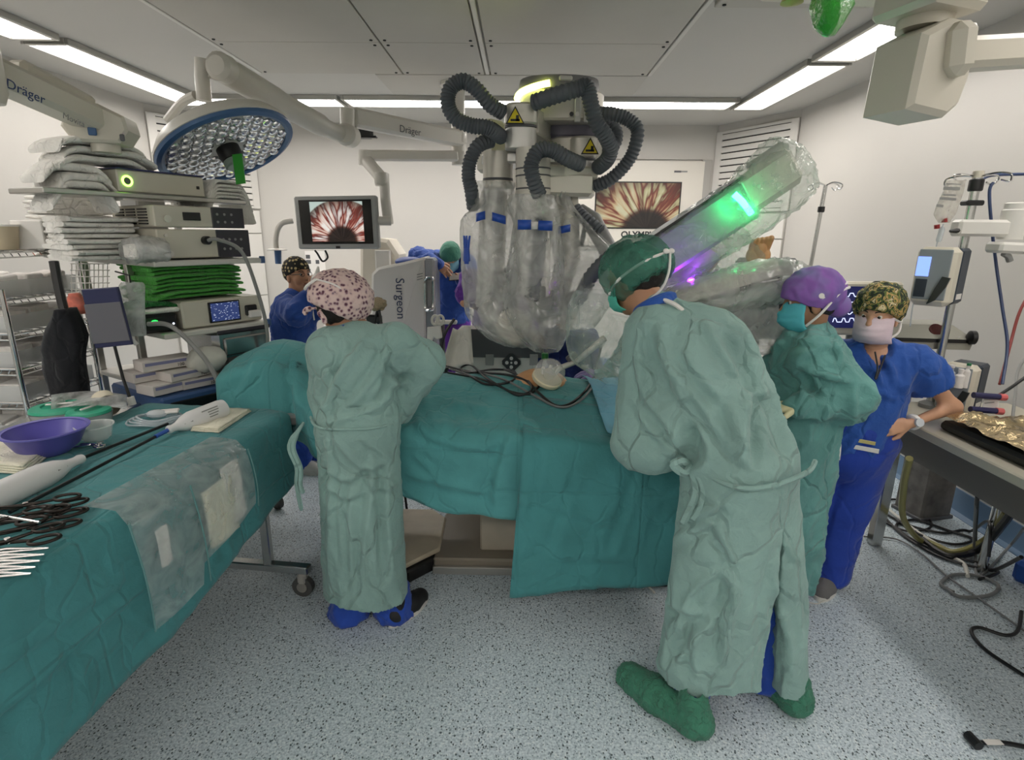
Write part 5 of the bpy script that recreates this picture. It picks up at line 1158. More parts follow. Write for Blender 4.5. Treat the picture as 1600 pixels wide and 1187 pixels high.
# bottom shelf: glove boxes, blue device, lamp-like devices
t5 = thing('electrosurgical_unit', 'blue device with black front panel at the bottom of the cart', 'device', kp_(.2, .3, .75)); kbox(-.12, .36, -.10, .45, Z3-.21, Z3+.0, .012).build('casing', m_devblue, t5)
kbox(-.08, .36, -.108, -.098, Z3-.19, Z3-.03, .004).build('front_panel', m_blk, t5); kbox(.20, .32, -.114, -.106, Z3-.10, Z3-.06, .004).build('slot', m_greyp, t5); MB().tube([kp_(-.03+.02*math.cos(t), -.112, Z3-.14+.02*math.sin(t)) for t in np.linspace(0, 6.28, 14)], .003, 6).build('dial', m_strap, t5)
cart_under = kbox(-.12, .36, -.10, .40, Z3-.24, Z3-.215, .004).build('lower_shelf', m_shelf, cart)
m_card = mat('carton_white', '#cfc9c4', .7); m_cardb = mat('carton_print', '#7d7fa3', .7)
gl = [(-.14, .10, -.05, .10, 0, .055, .10), (.02, .24, -.06, .08, 0, .05, -.05), (-.05, .20, -.05, .10, .055, .105, .12), (-.16, .04, .06, .2, .055, .11, 0), (-.12, .13, .02, .14, .11, .165, -.08)]
for i, (a0, a1, b0, b1, z0, z1, r_) in enumerate(gl):
    ca = kp_((a0+a1)/2, (b0+b1)/2, Z3+.006+(z0+z1)/2); Rr = RK@rz(r_); w_, d_, h_ = a1-a0, b1-b0, z1-z0-.003
    t = thing('glove_box', ['glove carton at the left of the bottom layer', 'glove carton at the right of the bottom layer', 'glove carton with red print lying across the middle layer', 'glove carton at the back of the middle layer', 'topmost glove carton in the pile'][i]+' on the blue device', 'box', ca-V3(0, 0, h_/2), 'glove cartons on the blue device')
    c_ = MB(Rr, ca).box((0, 0, 0), (w_, d_, h_), .002).build('carton', m_card, t); MB(Rr, ca).box((0, -d_/2-.0005, h_*.2), (w_*.9, .001, h_*.3)).build('print_band', m_cardb, c_)
    text('lettering', '100', .024, Rr@np.array([[1, 0, 0], [0, 0, -1], [0, 1, 0]]), ca+Rr@V3(w_*.22, -d_/2-.001, -h_*.22), m_ink, c_)
wb = MB().sphere(kp_(.17, -.02, Z3+.14), (.10, .09, .075), 20, 12); wb.v = [tuple(np.array(v)+.012*pn(np.array(v)*14)*np.ones(3)) for v in wb.v]; tag(wb.build('plastic_bag', mat('bag_white', '#d8d8cf', .4, bump=(25, .5), trans=.15), None, 180), 'milky white stuffed plastic bag beside the glove cartons', 'bag')
for i, (a, z0, s_, lab) in enumerate(((.30, Z3+.10, 1.0, 'chrome device with rounded steel hood on the lower shelf'), (.36, Z3-.07, .9, 'grey device with dark oval window behind the raised green drape'))):
    t = thing('pump_unit', lab, 'device', kp_(a, .1, z0)); kbox(a-.07, a+.28, -.02, .30, z0, z0+.19*s_, .03).build('casing', m_steel if i == 0 else m_greyp, t)
    kbox(a-.02, a+.24, -.034, -.018, z0+.04, z0+.14*s_, .015).build('window', m_blk if i else m_steel, t); kbox(a-.05, a+.27, -.028, -.018, z0+.165*s_, z0+.185*s_, .003).build('label_strip', m_devd, t)
# dark coat and red bag at the side
ct_ = []
for i, v in enumerate(np.linspace(0, 1, 14)):
    y_ = 482+136*v; xl = 96-22*min(1, v*2.2)-4*math.sin(v*5)+12*max(0, v-.72)/.28; xr = 110+13*min(1, v*3)+8*v+3*math.sin(v*7); a, b_ = rq(xl, y_, 2.62), rq(xr, y_, 2.62); t = np.linspace(0, 2*math.pi, 26, endpoint=False)
    f = 1+.25*ridge(np.stack([np.cos(t)*2, np.sin(t)*2, np.full(26, v*1.2)], 1), 2); ct_.append((a+b_)/2+np.stack([np.cos(t)*(b_[0]-a[0])/2*f, np.sin(t)*.05*f, 0*t], 1))
tag(MB().loft(ct_).build('dark_jacket', fabric('jacket_black', '#14161c', crease=.5), None, 180), 'black jacket hanging from the side of the equipment shelves', 'jacket')
MB().tube(spline([rq(84, 408, 2.66), rq(92, 450, 2.64), rq(100, 485, 2.62)], 6), .02, 8).build('strap', m_blk, bpy.data.objects['dark_jacket'])
rbag = [];
for v in np.linspace(0, 1, 9):
    a, b_ = rq(110-4*math.sin(v*3), 458+32*v, 2.75), rq(122+13*math.sin(v*2.2), 458+32*v, 2.75); t = np.linspace(0, 2*math.pi, 20, endpoint=False); rbag.append((a+b_)/2+np.stack([np.cos(t)*(b_[0]-a[0])/2, np.sin(t)*.03, 0*t], 1)*(1+.15*pn(np.stack([np.cos(t)*2, np.sin(t)*2, np.full(20, v*3)], 1)))[:, None])
tag(MB().loft(rbag).build('red_bag', mat('bag_salmon', '#e07d6a', .35, var=(30, .25), bump=(30, .5)), None, 180), 'crumpled salmon-red plastic bag hanging beside the black jacket', 'bag')
# wire basket side
wbk = thing('wire_basket', 'white wire basket hanging below the towel shelf', 'basket', rq(130, 460, 2.9)); 
for i in range(9): MB().tube([rq(112+i*7, 412, 2.9), rq(112+i*7, 462, 2.9)], .0025, 5).build('wire', m_strap, wbk)
for j in range(6): MB().tube([rq(110, 412+j*10, 2.9), rq(172, 412+j*10, 2.9)], .0025, 5).build('wire', m_strap, wbk)
# ---------------------------------------------------------------- chrome wire rack at the far left
rk = thing('wire_rack', 'chrome wire shelving rack full of white boxes at the left edge', 'rack', (-2.9, 2.85, 0))
RX0, RX1, RY0, RY1 = -3.45, -2.46, 2.62, 3.12; rz_ = [1.645, 1.422, 1.256, 1.081, .907, .70, .45, .2]
for x in (RX0, RX1):
    for y in (RY0, RY1): MB().cyl((x, y, 0), (x, y, 1.70 if y == RY1 else 1.47), .0125, n=12).build('post', m_chrome, rk)
for z in rz_:
    s = MB()
    for y in np.linspace(RY0, RY1, 9): s.tube([(RX0, y, z), (RX1, y, z)], .0035 if RY0 < y < RY1 else .006, 6)
    for x in (RX0, (RX0+RX1)/2, RX1): s.tube([(x, RY0, z-.006), (x, RY1, z-.006)], .006, 6)
    s.tube([(RX0, RY0, z-.03), (RX1, RY0, z-.03)], .004, 6).tube([(RX1, RY0, z-.03), (RX1, RY1, z-.03)], .004, 6)
    for k in range(24): x = RX1-.04*k; s.tube([(x, RY0, z), (x-.02, RY0, z-.03)], .0025, 4)
    for k in range(12): y = RY0+.042*k; s.tube([(RX1, y, z), (RX1, y+.02, z-.03)], .0025, 4)
    s.build('wire_shelf', m_chrome, rk)
m_pk = [mat('pack_a', '#e6e2dd', .6, var=(20, .1)), mat('pack_b', '#d8d2cc', .6, var=(20, .12)), mat('pack_c', '#ece9e4', .55)]
rr = random.Random(5); names = ['top', 'second', 'third', 'fourth', 'fifth', 'sixth']
for si, z in enumerate(rz_[1:6]):
    tr = thing('storage_bin', 'shallow clear bin of white packs on the %s rack shelf from the top' % names[si+1], 'bin', (-2.7, 2.87, z), 'clear bins on the wire rack')
    b_ = MB(); x0, x1, y0, y1 = -2.97, -2.475, RY0+.01, RY1-.02
    b_.box(((x0+x1)/2, (y0+y1)/2, z+.006), (x1-x0, y1-y0, .004)); 
    for (cx, cy, w_, d_) in (((x0+x1)/2, y0, x1-x0, .004), ((x0+x1)/2, y1, x1-x0, .004), (x0, (y0+y1)/2, .004, y1-y0), (x1, (y0+y1)/2, .004, y1-y0)): b_.box((cx, cy, z+.045), (w_, d_, .08))
    b_.build('tray', mat('bin_clear', '#dfe2e2', .15, alpha=.35), tr)
    for i in range(3):
        for j in range(3):
            w_, d_, h_ = .13, .12, .075+.03*rr.random(); c_ = V3(x1-.09-.155*i, y0+.085+.15*j, z+.010+h_/2)
            o = MB(rx(rr.uniform(-.15, .15))@rz(rr.uniform(-.12, .12)), c_).box((0, 0, 0), (w_, d_, h_), .006).build('supply_box', m_pk[rr.randrange(3)]); tag(o, '%s %s white carton in the bin on the %s rack shelf from the top' % (('front', 'middle', 'rear')[j], ('right', 'centre', 'left')[i], names[si+1]), 'box', 'cartons on the %s rack shelf' % names[si+1])
for i, (x, y, m_, lab, cat) in enumerate(((-2.66, 2.75, mat('bottle_red', '#7d1f22', .3), 'dark red bottle on top of the wire rack', 'bottle'), (-2.55, 2.80, m_pk[2], 'cream plastic tub on top of the wire rack', 'tub'), (-2.5, 2.95, m_pk[2], 'white carton on top of the wire rack behind the towels', 'box'))):
    t = thing('rack_' + cat if cat != 'box' else 'white_carton', lab, cat, (x, y, rz_[0]))
    if cat == 'bottle': MB().lathe([(.05, 0), (.055, .01), (.055, .10), (.03, .13), (.02, .14)], (x, y, rz_[0]+.004), (0, 0, 1), 20).build('glass', m_, t); MB().lathe([(.022, .14), (.024, .16), (.0, .165)], (x, y, rz_[0]+.004), (0, 0, 1), 16).build('cap', m_pk[0], t); MB().lathe([(.0555, .03), (.0555, .08)], (x, y, rz_[0]+.004), (0, 0, 1), 20, False).build('label_band', m_pk[1], t)
    elif cat == 'tub': MB().lathe([(.045, 0), (.06, .10), (.062, .11)], (x, y, rz_[0]+.004), (0, 0, 1), 20).build('pot', mat('tub_cream', '#cfc0a3', .4, alpha=.9), t); MB().lathe([(.064, .11), (.064, .12), (.0, .122)], (x, y, rz_[0]+.004), (0, 0, 1), 20).build('lid', m_pk[2], t)
    else: MB(rz(.2), (x, y, rz_[0]+.075)).box((0, 0, 0), (.14, .2, .14), .004).build('carton', m_, t); MB(rz(.2), (x, y, rz_[0]+.148)).box((0, 0, 0), (.12, .03, .004)).build('tape', m_strap, t)
# ---------------------------------------------------------------- side trolley with tubs behind the instrument table
tro = thing('steel_trolley', 'small steel trolley carrying green-lidded tubs behind the instrument table', 'trolley', (-2.16, 2.5, 0))
MB(rz(.1), (-2.17, 2.52, .86)).box((0, 0, 0), (.42, .62, .02), .005).build('tray_top', m_steel, tro)
for dx in (-.17, .17):
    for dy in (-.27, .27): q = rz(.1)@V3(dx, dy, 0)+V3(-2.17, 2.52, 0); MB().cyl(q, q+V3(0, 0, .86), .014, n=10).build('leg', m_steel, tro)
m_tub = mat('tub_clear', '#cfd2cf', .2, alpha=.55); m_lid = mat('lid_turquoise', '#2fa584', .35)
for i, (px_, py_, r_, lab) in enumerate(((95, 642, .115, 'larger round clear tub with turquoise lid on the trolley'), (140, 648, .085, 'smaller round clear tub with turquoise lid beside the purple bowl'))):
    c_ = WZ(px_, py_, .96); c_ = V3(c_[0], c_[1], .872); t = thing('lidded_tub', lab, 'tub', c_)
    MB().lathe([(r_*.8, 0), (r_*.86, .01), (r_, .095), (r_*1.04, .10), (r_*.98, .097), (r_*.8, .012)], c_, (0, 0, 1), 28).build('pot', m_tub, t)
    l_ = MB().lathe([(r_*.99, .10), (r_*.95, .112), (r_*.6, .118), (r_*.55, .112), (.001, .110)], c_, (0, 0, 1), 28).build('lid', m_lid, t); MB(rz(i+.4), c_+V3(0, 0, .122)).box((0, 0, 0), (r_*.9, .012, .008), .003).build('tab', m_strap, l_)
tr_ = WZ(168, 645, .93); t = thing('tape_roll', 'roll of white tape standing by the turquoise tub lids', 'tape', (tr_[0], tr_[1], ITZ))
ax = nrm(V3(-.75, .6, .15)); q = V3(tr_[0], tr_[1], ITZ+.062); MB().lathe([(.052, -.035), (.052, .035), (.03, .035), (.03, -.035)], q, ax, 24, False).build('tape_band', mat('tape_cream', '#cfc8b3', .6), t); MB().lathe([(.031, -.036), (.031, .036), (.027, .036), (.027, -.036)], q, ax, 20, False).build('core', mat('cardboard', '#a89678', .8), t)
G = [[WZ(80+118*u, 617+22*v-6*math.sin(u*3.1), 1.0+.018*math.sin(u*9+v*4)) for u in np.linspace(0, 1, 16)] for v in np.linspace(0, 1, 8)]
tag(MB().grid(G).solid('plastic_sheet', plastic_film('sheet_film', '#ffffff', haze=.6), None, .002, 180), 'crumpled white plastic sheet lying across the green-lidded tubs', 'sheet')
# ================================================================ things on the instrument table
ZI = ITZ+.012
def onit(x, y, z=ZI): return WZ(x, y, z)
bw = thing('purple_bowl', 'purple plastic bowl on the instrument table', 'bowl', onit(77, 705))
c_ = onit(78, 706); MB().lathe([(.065, 0), (.10, .03), (.128, .085), (.136, .092), (.134, .096), (.124, .088), (.095, .034), (.06, .008), (.001, .008)], c_, (0, 0, 1), 40, False).build('basin', mat('bowl_purple', '#5f5aae', .35), bw)
MB().lathe([(.125, .086), (.139, .091), (.139, .096), (.125, .094)], c_, (0, 0, 1), 40, False).build('rim', mat('bowl_rim', '#6a66b8', .3), bw)
cc = onit(151, 685); t = thing('clear_cup', 'small clear round container beside the purple bowl', 'container', cc)
MB().lathe([(.048, 0), (.052, .004), (.064, .055), (.068, .058), (.066, .060), (.060, .054), (.047, .006), (.001, .006)], cc, (0, 0, 1), 30, False).build('wall', mat('cup_clear', '#dfe5e2', .08, alpha=.35), t); MB().lathe([(.063, .054), (.069, .057), (.069, .061), (.063, .060)], cc, (0, 0, 1), 30, False).build('rim', mat('cup_rim', '#e4e9e6', .1, alpha=.7), t)
m_hp = mat('handpiece_white', '#dedede', .35); m_hpp = mat('rod_black', '#121215', .3)
def handpiece(label, tail, tip, r, rods):
    tail, tip = np.asarray(tail), np.asarray(tip); d = nrm(tip-tail); L = np.linalg.norm(tip-tail); t = thing('handpiece', label, 'instrument', (tail+tip)/2-V3(0, 0, r))
    b_ = MB().lathe([(r*.5, 0), (r*.92, .008), (r, .03), (r, L*.62), (r*.8, L*.74), (r*.42, L*.86), (r*.36, L*.93), (r*.42, L*.97), (r*.36, L)], tail, d, 28).build('casing', m_hp, t)
    n_ = nrm(V3(0, 0, 1)-d*d[2]); s_ = np.cross(n_, d)
    for sg in (-1, 1): MB().tube([tail+d*L*.66+(s_*sg*.9+n_*.3)*r*.86, tail+d*L*.78+(s_*sg*.9+n_*.3)*r*.62], [.006, .004], 6).build('grip_slot', m_greyp, b_)
    for q in rods: MB().tube(q, .0058, 10).build('shaft', m_hpp, t)
    return t, d, n_, s_
hp1, d, n_, s_ = handpiece('white cylindrical handpiece lying on gauze at the far end of the instrument table', onit(352, 636, ZI+.045), onit(262, 672, ZI+.02), .043, [])
tl, tp = onit(352, 636, ZI+.045), onit(262, 672, ZI+.02)
Rt = np.stack([-d, np.cross(nrm(np.cross(-d, V3(.3, -.5, .9))), -d), np.cross(-d, nrm(np.cross(nrm(np.cross(-d, V3(.3, -.5, .9))), -d)))], 1)
vn = nrm(nrm(_C-tl)-d*np.dot(nrm(_C-tl), d)); Rt = basis(-d, np.cross(vn, -d)); 
for i, (w_, o_) in enumerate(((.075, 0), (.05, .012), (.045, .01), (.038, .006))):
    MB(Rt, tl+d*.085+vn*.0425+Rt@V3(o_-.01, .018-.011*i, 0)).box((0, 0, 0), (w_, .0045, .0025)).build('print_line', m_greyp, hp1)
MB().tube([onit(264, 671, ZI+.02), onit(140, 736, ZI+.012), onit(15, 800, ZI+.012)], .0062, 10).build('shaft', m_hpp, hp1); MB().tube([onit(262, 672, ZI+.02), onit(243, 682, ZI+.019)], .0085, 10).build('shaft_collar', mat('collar_blue', '#2b58b0', .4), hp1)
hp2, d2, *_ = handpiece('white cylindrical handpiece in the left foreground of the instrument table', onit(-60, 800, ZI+.045), onit(128, 716, ZI+.02), .043, [])
MB().tube([onit(125, 717, ZI+.02), onit(200, 687, ZI+.014), onit(262, 662, ZI+.012)], .0062, 10).build('shaft', m_hpp, hp2)
def gauze(label, px4, h, layers=3):
    q = [onit(*p_) for p_ in px4]; t = thing('folded_gauze', label, 'gauze', sum(q)/4)
    for i in range(layers):
        k = 1-.03*i; cq = sum(q)/4+V3(.003*i, -.002*i, 0); P_ = [cq+(p_-cq)*k for p_ in q]; n = 10
        G = np.array([[(P_[0]*(1-u)+P_[1]*u)*(1-v)+(P_[3]*(1-u)+P_[2]*u)*v+V3(0, 0, .003+i*h/layers+.004*pn(np.array([u*3+i, v*3, i*1.3]))) for u in np.linspace(0, 1, n)] for v in np.linspace(0, 1, n)])
        MB().grid(G).solid('layer', fabric('gauze_cream', '#e0dcc8', crease=.6, scale=3), t, h/layers*.8, 180)
gauze('folded cream gauze under the far handpiece', [(298, 674), (345, 640), (393, 643), (342, 676)], .018)
gauze('folded cream gauze under the near handpiece at the left edge', [(-40, 735), (-30, 692), (84, 706), (40, 742)], .03, 4)
# coiled clear tubing
c_ = onit(240, 660); t = thing('clear_tubing', 'coil of clear tubing behind the far handpiece', 'tubing', c_); m_tubing = mat('tubing_clear', '#cfd8de', .1, alpha=.55)
for k in range(4): MB().tube([c_+V3((.11-.006*k)*math.cos(a)*1.0+.01*k, (.075-.004*k)*math.sin(a), .008+.008*k+.004*math.sin(a*3+k)) for a in np.linspace(0, 2*math.pi, 40)], .005, 7).build('loop', m_tubing, t)
MB().sphere(c_+V3(.02, 0, .04), (.045, .03, .02), 14, 8).build('connector', m_tubing, t); MB(rz(.4), c_+V3(.05, .02, .045)).box((0, 0, 0), (.10, .05, .012), .004).build('paper_wrap', m_strap, t)
# metal clamp by the bowl
c_ = onit(143, 700); t = thing('metal_clamp', 'small shiny metal clamp beside the purple bowl', 'clamp', c_)
for a in (-.35, .25): MB().tube([c_+rz(a)@V3(-.06, 0, .008), c_+rz(a)@V3(0, .004, .014), c_+rz(a)@V3(.05, 0, .008)], [.004, .006, .005], 8).build('jaw', m_chrome, t)
MB().lathe([(.012, 0), (.012, .02)], c_+V3(.03, .01, .002), (0, 0, 1), 12).build('screw', m_chrome, t); MB().tube([c_+V3(.04+.018*math.cos(a), -.01+.014*math.sin(a), .012) for a in np.linspace(0, 6.28, 16)], .004, 6).build('ring', m_chrome, t)
# scissors: dark ringed handles
m_sc = mat('scissor_dark', '#2b2623', .35, .7)
def scissors(label, tip, hand, k, m_=m_sc, spread=.03):
    tip, hand = np.asarray(tip), np.asarray(hand); d = nrm(hand-tip); s_ = nrm(np.cross(V3(0, 0, 1), d)); L = np.linalg.norm(hand-tip); t = thing('scissors', label, 'scissors', (tip+hand)/2, 'dark-handled scissors on the instrument table')
    for sg in (-1, 1):
        z = V3(0, 0, .006*k+.003*sg); MB().tube([tip+z+s_*sg*.002, tip+d*L*.45-s_*sg*.003+z, tip+d*L*.72+s_*sg*spread*.6+z], [.002, .006, .0045], 8).build('blade', m_, t)
        rc = tip+d*(L*.72+.032)+s_*sg*(spread*.6+.012)+z; MB().tube([rc+d*.034*math.cos(a)+s_*.021*math.sin(a) for a in np.linspace(0, 2*math.pi, 18)], .0048, 8).build('finger_ring', m_, t)
    MB().cyl(tip+d*L*.45+V3(0, 0, .006*k-.004), tip+d*L*.45+V3(0, 0, .006*k+.010), .007, n=10).build('pivot', m_chrome, t)
sc_l = ['topmost dark scissors with handles pointing at the pouch', 'dark scissors just under the topmost pair', 'dark scissors with the frontmost finger ring', 'dark scissors lowest in the pile at the left edge', 'dark scissors behind the pile, nearest the handpiece']
for i, (a, b_) in enumerate((((-40, 845), (128, 808)), ((-30, 830), (140, 792)), ((-50, 868), (88, 838)), ((-60, 835), (70, 812)), ((-20, 808), (118, 795)))): scissors(sc_l[i], onit(*a, ZI+.006), onit(*b_, ZI+.01), i*.8+1)
sv = mat('forceps_steel', '#cfcfcf', .18, 1.0)
fl = ['thin steel forceps nearest the scissors', 'second steel forceps from the scissors', 'third steel forceps from the scissors', 'fourth steel forceps from the scissors', 'steel forceps nearest the table edge']
for i in range(5):
    a, b_ = onit(-60, 868+9*i, ZI+.006), onit(76-7*i, 856+10*i, ZI+.006); t = thing('forceps', fl[i], 'forceps', (a+b_)/2, 'steel forceps at the table edge'); s_ = nrm(np.cross(V3(0, 0, 1), b_-a))
    for sg in (-1, 1): MB().tube([a+s_*sg*.002, (a+b_)/2+s_*sg*.009+V3(0, 0, .004), b_+s_*sg*.001], [.0035, .004, .0015], 6).build('arm', sv, t)
t = thing('needle_holder', 'straight steel needle holder lying across the scissors', 'instrument', onit(30, 812)); MB().tube([onit(-30, 800, ZI+.035), onit(62, 816, ZI+.03)], [.005, .004], 8).build('shaft', sv, t); MB().tube([onit(-30, 800, ZI+.035), onit(-60, 797, ZI+.03)], [.006, .009], 8).build('handle', sv, t)
# clear pouch hanging over the table edge with gauze in its pockets
ed = lambda x, y: None
pch = thing('instrument_pouch', 'clear plastic two-pocket pouch hanging over the edge of the instrument table', 'pouch', it(.75, -.05, .75))
m_pouch = plastic_film('pouch_film', '#e9efee', haze=.42, bump=.15, scale=10, rough=.2)
def side(a, h, off=.0): q = itC+itu*a-itw*(.062+off+.035*max(0, h)/.5); return V3(q[0], q[1], ITZ+.0-h)      # on the hanging side of the drape
aL, aR = 1.045, .435
G = []
for v in np.linspace(0, 1, 22):
    row = []
    for u in np.linspace(0, 1, 26):
        a = aL+(aR-aL)*u
        if v < .28: k = v/.28; q = it(a-.035+.05*(1-k)*0, .10-.13*k, ITZ+.016-.010*k*k)
        else:
            k = (v-.28)/.72; hb = .37 if u < .44 else (.30-.06*(u-.44)/.56); q = side(a+(.03*(1-u) if u < .44 else 0)*k*0, .012+hb*k, .014+.012*math.sin(k*3.1)+.006*math.sin(u*11))
        row.append(q)
    G.append(row)
MB().grid(G).build('film_sheet', m_pouch, pch, 180)
for u0, h1 in ((0, .37), (.44, .37), (1, .25)):
    a = aL+(aR-aL)*u0; MB().tube([side(a, .012+h1*k, .018+.012*math.sin(k*3.1)) for k in np.linspace(0, 1, 8)], .0028, 6).build('seam', mat('seam_teal', '#5d8a8a', .5), pch)
def strip_on(a0, a1, h0, h1, off): return [[side(a0+(a1-a0)*u, h0+(h1-h0)*v, off+.003*math.sin(u*7+v*5)) for u in np.linspace(0, 1, 8)] for v in np.linspace(0, 1, 10)]
for nm, aa, hh, m_ in (('folded_dressing', (.72, .56), (.07, .29), fabric('gauze_cream', '#e0dcc8')), ('folded_dressing', (.60, .50), (.03, .26), m_tw), ('paper_strip', (.95, .90), (.09, .22), m_strap)):
    MB().grid(strip_on(*aa, *hh, .006)).solid(nm, m_, pch, .012 if 'dress' in nm else .003, 180)
# ================================================================ people
def arr(d): return {k: (np.asarray(v, float) if not isinstance(v, float) else v) for k, v in d.items()}
# ---- A: nurse in green gown and floral cap, back to the camera
m_floral = bpy.data.materials.new('cap_floral'); m_floral.use_nodes = True
nt = NT(m_floral); b = nt.n['Principled BSDF']; tc = nt.add('ShaderNodeTexCoord')
v1 = nt.add('ShaderNodeTexVoronoi'); v1.inputs['Scale'].default_value = 58; nt.link(tc.outputs['Object'], v1.inputs['Vector'])
n1 = nt.add('ShaderNodeTexNoise'); n1.inputs['Scale'].default_value = 55; n1.inputs['Detail'].default_value = 3; nt.link(tc.outputs['Object'], n1.inputs['Vector'])
ad = nt.add('ShaderNodeMath', operation='MULTIPLY_ADD'); nt.link(n1.outputs['Fac'], ad.inputs[0]); ad.inputs[1].default_value = .55; nt.link(v1.outputs['Distance'], ad.inputs[2])
r = ramp(nt, ad.outputs[0], [(.44, lin('#54303f')), (.53, lin('#8a5f68')), (.60, lin('#7d6f80')), (.68, lin('#c9aca8')), (.95, lin('#d8c0ba'))]); nt.link(r.outputs[0], b.inputs['Base Color']); b.inputs['Roughness'].default_value = .85
J = arr(dict(f=V3(.1, 1, 0), pelvis=V3(-.69, 2.24, .93), chest=V3(-.675, 2.25, 1.22), neck=V3(-.68, 2.29, 1.35), head=V3(-.745, 2.33, 1.447), hu=V3(.30, 0, 1), hf=V3(.42, .9, -.12),
    shL=V3(-.80, 2.25, 1.285), shR=V3(-.51, 2.27, 1.305), elL=V3(-.825, 2.30, 1.06), wrL=V3(-.70, 2.50, 1.02), elR=V3(-.41, 2.33, 1.21), wrR=V3(-.47, 2.52, 1.05),
    hipL=V3(-.75, 2.26, .86), hipR=V3(-.63, 2.26, .86), knL=V3(-.76, 2.25, .48), knR=V3(-.61, 2.25, .48), anL=V3(-.79, 2.24, .10), anR=V3(-.57, 2.26, .10)))
A = thing('person', 'person in a long green gown and floral cap, back turned, at the instrument table', 'person', (-.68, 2.24, 0))
body, R = make_body(A, J, m_skin2, hands=[('L', (.7, .7, -.2), (0, 0, 1), -1, .5), ('R', (-.5, .8, -.2), (0, 0, 1), 1, .5)], hs=.97)
D = [(V3(-.69, 2.24, .95), V3(-.68, 2.25, 1.21), .16, .172, (V3(0, 1, 0), .78)), (V3(-.775, 2.25, 1.275), V3(-.54, 2.27, 1.285), .082, .082, None), (V3(-.68, 2.25, 1.24), V3(-.68, 2.29, 1.315), .125, .08, None),
     (J['shL'], J['elL'], .078, .07, None), (J['elL'], J['wrL'], .07, .055, None), (J['shR'], J['elR'], .085, .075, None), (J['elR'], J['wrR'], .075, .055, None), (J['elR'], V3(-.53, 2.36, .98), .07, .06, None)]
sk = [(V3(-.69, 2.24, .95), V3(-.695, 2.22, .05), .172, .195, (V3(0, 1, 0), .75))]
def fn(P):
    d = sunion([sd_cone(P, *q) for q in D], .05); d = smin(d, sd_cone(P, *sk[0]), .06)
    return np.maximum(d, .15+.012*np.sin(P[..., 0]*14)-P[..., 2])
V, F = nets(fn, (-1.08, 1.90, .05), (-.22, 2.70, 1.52), .008)
V = rough_cloth(V, F, .006, (6, 6, 1.3), 1.7, (.6, 1.5), .0015); V, F = open_bottom(V, F, .15)
CR_A = [tuple([k]+[(440+x/1.979, 400+y/1.979) for x, y in pts]) for k, pts in (
    (1.2, [(262, 240), (205, 330), (155, 420), (122, 505)]), (1.1, [(335, 255), (300, 350), (240, 430), (160, 505)]), (1.0, [(360, 345), (330, 430), (250, 485), (110, 522)]), (1.0, [(80, 375), (108, 440), (142, 480)]),
    (.9, [(200, 260), (190, 340), (150, 400)]), (1.0, [(315, 290), (350, 350), (400, 345)]), (.9, [(300, 320), (340, 390), (390, 395)]), (-.9, [(330, 300), (320, 400), (290, 460)]),
    (1.2, [(285, 600), (270, 760), (257, 900), (245, 1065)]), (1.1, [(165, 640), (150, 760), (148, 900), (152, 1040)]), (.9, [(215, 690), (212, 850), (225, 1060)]), (1.1, [(330, 640), (328, 800), (342, 1010)]), (-.9, [(305, 650), (300, 820), (310, 1000)]), (.8, [(185, 660), (180, 800), (190, 960)]),
    (.9, [(118, 640), (200, 692), (255, 655), (335, 640)]), (.8, [(160, 560), (230, 640), (300, 665)]), (.8, [(130, 700), (200, 745), (270, 720)]), (.7, [(250, 680), (300, 720), (360, 700)]), (.8, [(135, 560), (150, 640), (140, 720)]), (.7, [(240, 560), (300, 600), (350, 640)]))]
V = creases(V, F, CR_A, 5.5, .013)
gown = place('gown', raw([(V, F)], m_gown), A)
# ties hanging at the left side
for k, (x, z1, s) in enumerate(((-.93, .60, 0), (-.915, .68, 1.1))):
    MB().tube(spline([(-.885, 2.16, .99), (x-.01, 2.13, .90), (x+.012, 2.13, .80), (x, 2.14, .72), (x+.01, 2.14, z1)], 6), [.006]*4+[.010]*20+[.005], 6).build('tie', m_gown, gown)
MB().tube(spline([(-.87, 2.20, 1.00), (-.80, 2.11, .985), (-.62, 2.105, .985), (-.54, 2.15, .985)], 8), .006, 6).build('waist_tie', m_gown, gown)
MB().lathe([(.062, 0), (.074, .01), (.078, .03), (.07, .038)], (-.69, 2.285, 1.335), (-.15, .28, 1), 24).build('scrub_collar', m_scrub, A)
cap = ell_shell(A, 'cap', m_floral, J['head'], R, (.126, .138, .115), (0, -.022, .038), [((0, .28, 1), -.035)], .005, 3)
for sx in (-1, 1): MB().tube(spline([hs_pt(J['head'], R, 1, -.01*sx, -.135, -.012), hs_pt(J['head'], R, 1, -.03*sx, -.152, -.022), hs_pt(J['head'], R, 1, -.05*sx, -.148, -.035), hs_pt(J['head'], R, 1, -.055*sx, -.142, -.055)], 5), [.005]*4+[.011]*10+[.006]*2, 8).build('cap_tie', m_floral, cap)
ell_shell(A, 'hair', m_hair, J['head'], R, (.083, .10, .094), (0, -.022, .012), [((0, -1, .1), -.0)], .003, 5, .008)
strap(A, 'mask_strap', m_strap, [hs_pt(J['head'], R, 1, .078, .06, -.05), hs_pt(J['head'], R, 1, .10, -.02, .03), hs_pt(J['head'], R, 1, .06, -.12, .10), hs_pt(J['head'], R, 1, -.03, -.148, .10)])
strap(A, 'mask_strap', m_strap, [hs_pt(J['head'], R, 1, -.03, -.15, .10), hs_pt(J['head'], R, 1, -.05, -.165, .07), hs_pt(J['head'], R, 1, -.075, -.15, .045)], .006)
face_patch(A, 'mask', mat('mask_white', '#dcdde0', .8), J['head'], R, .97, -.105, .0, 1.15)
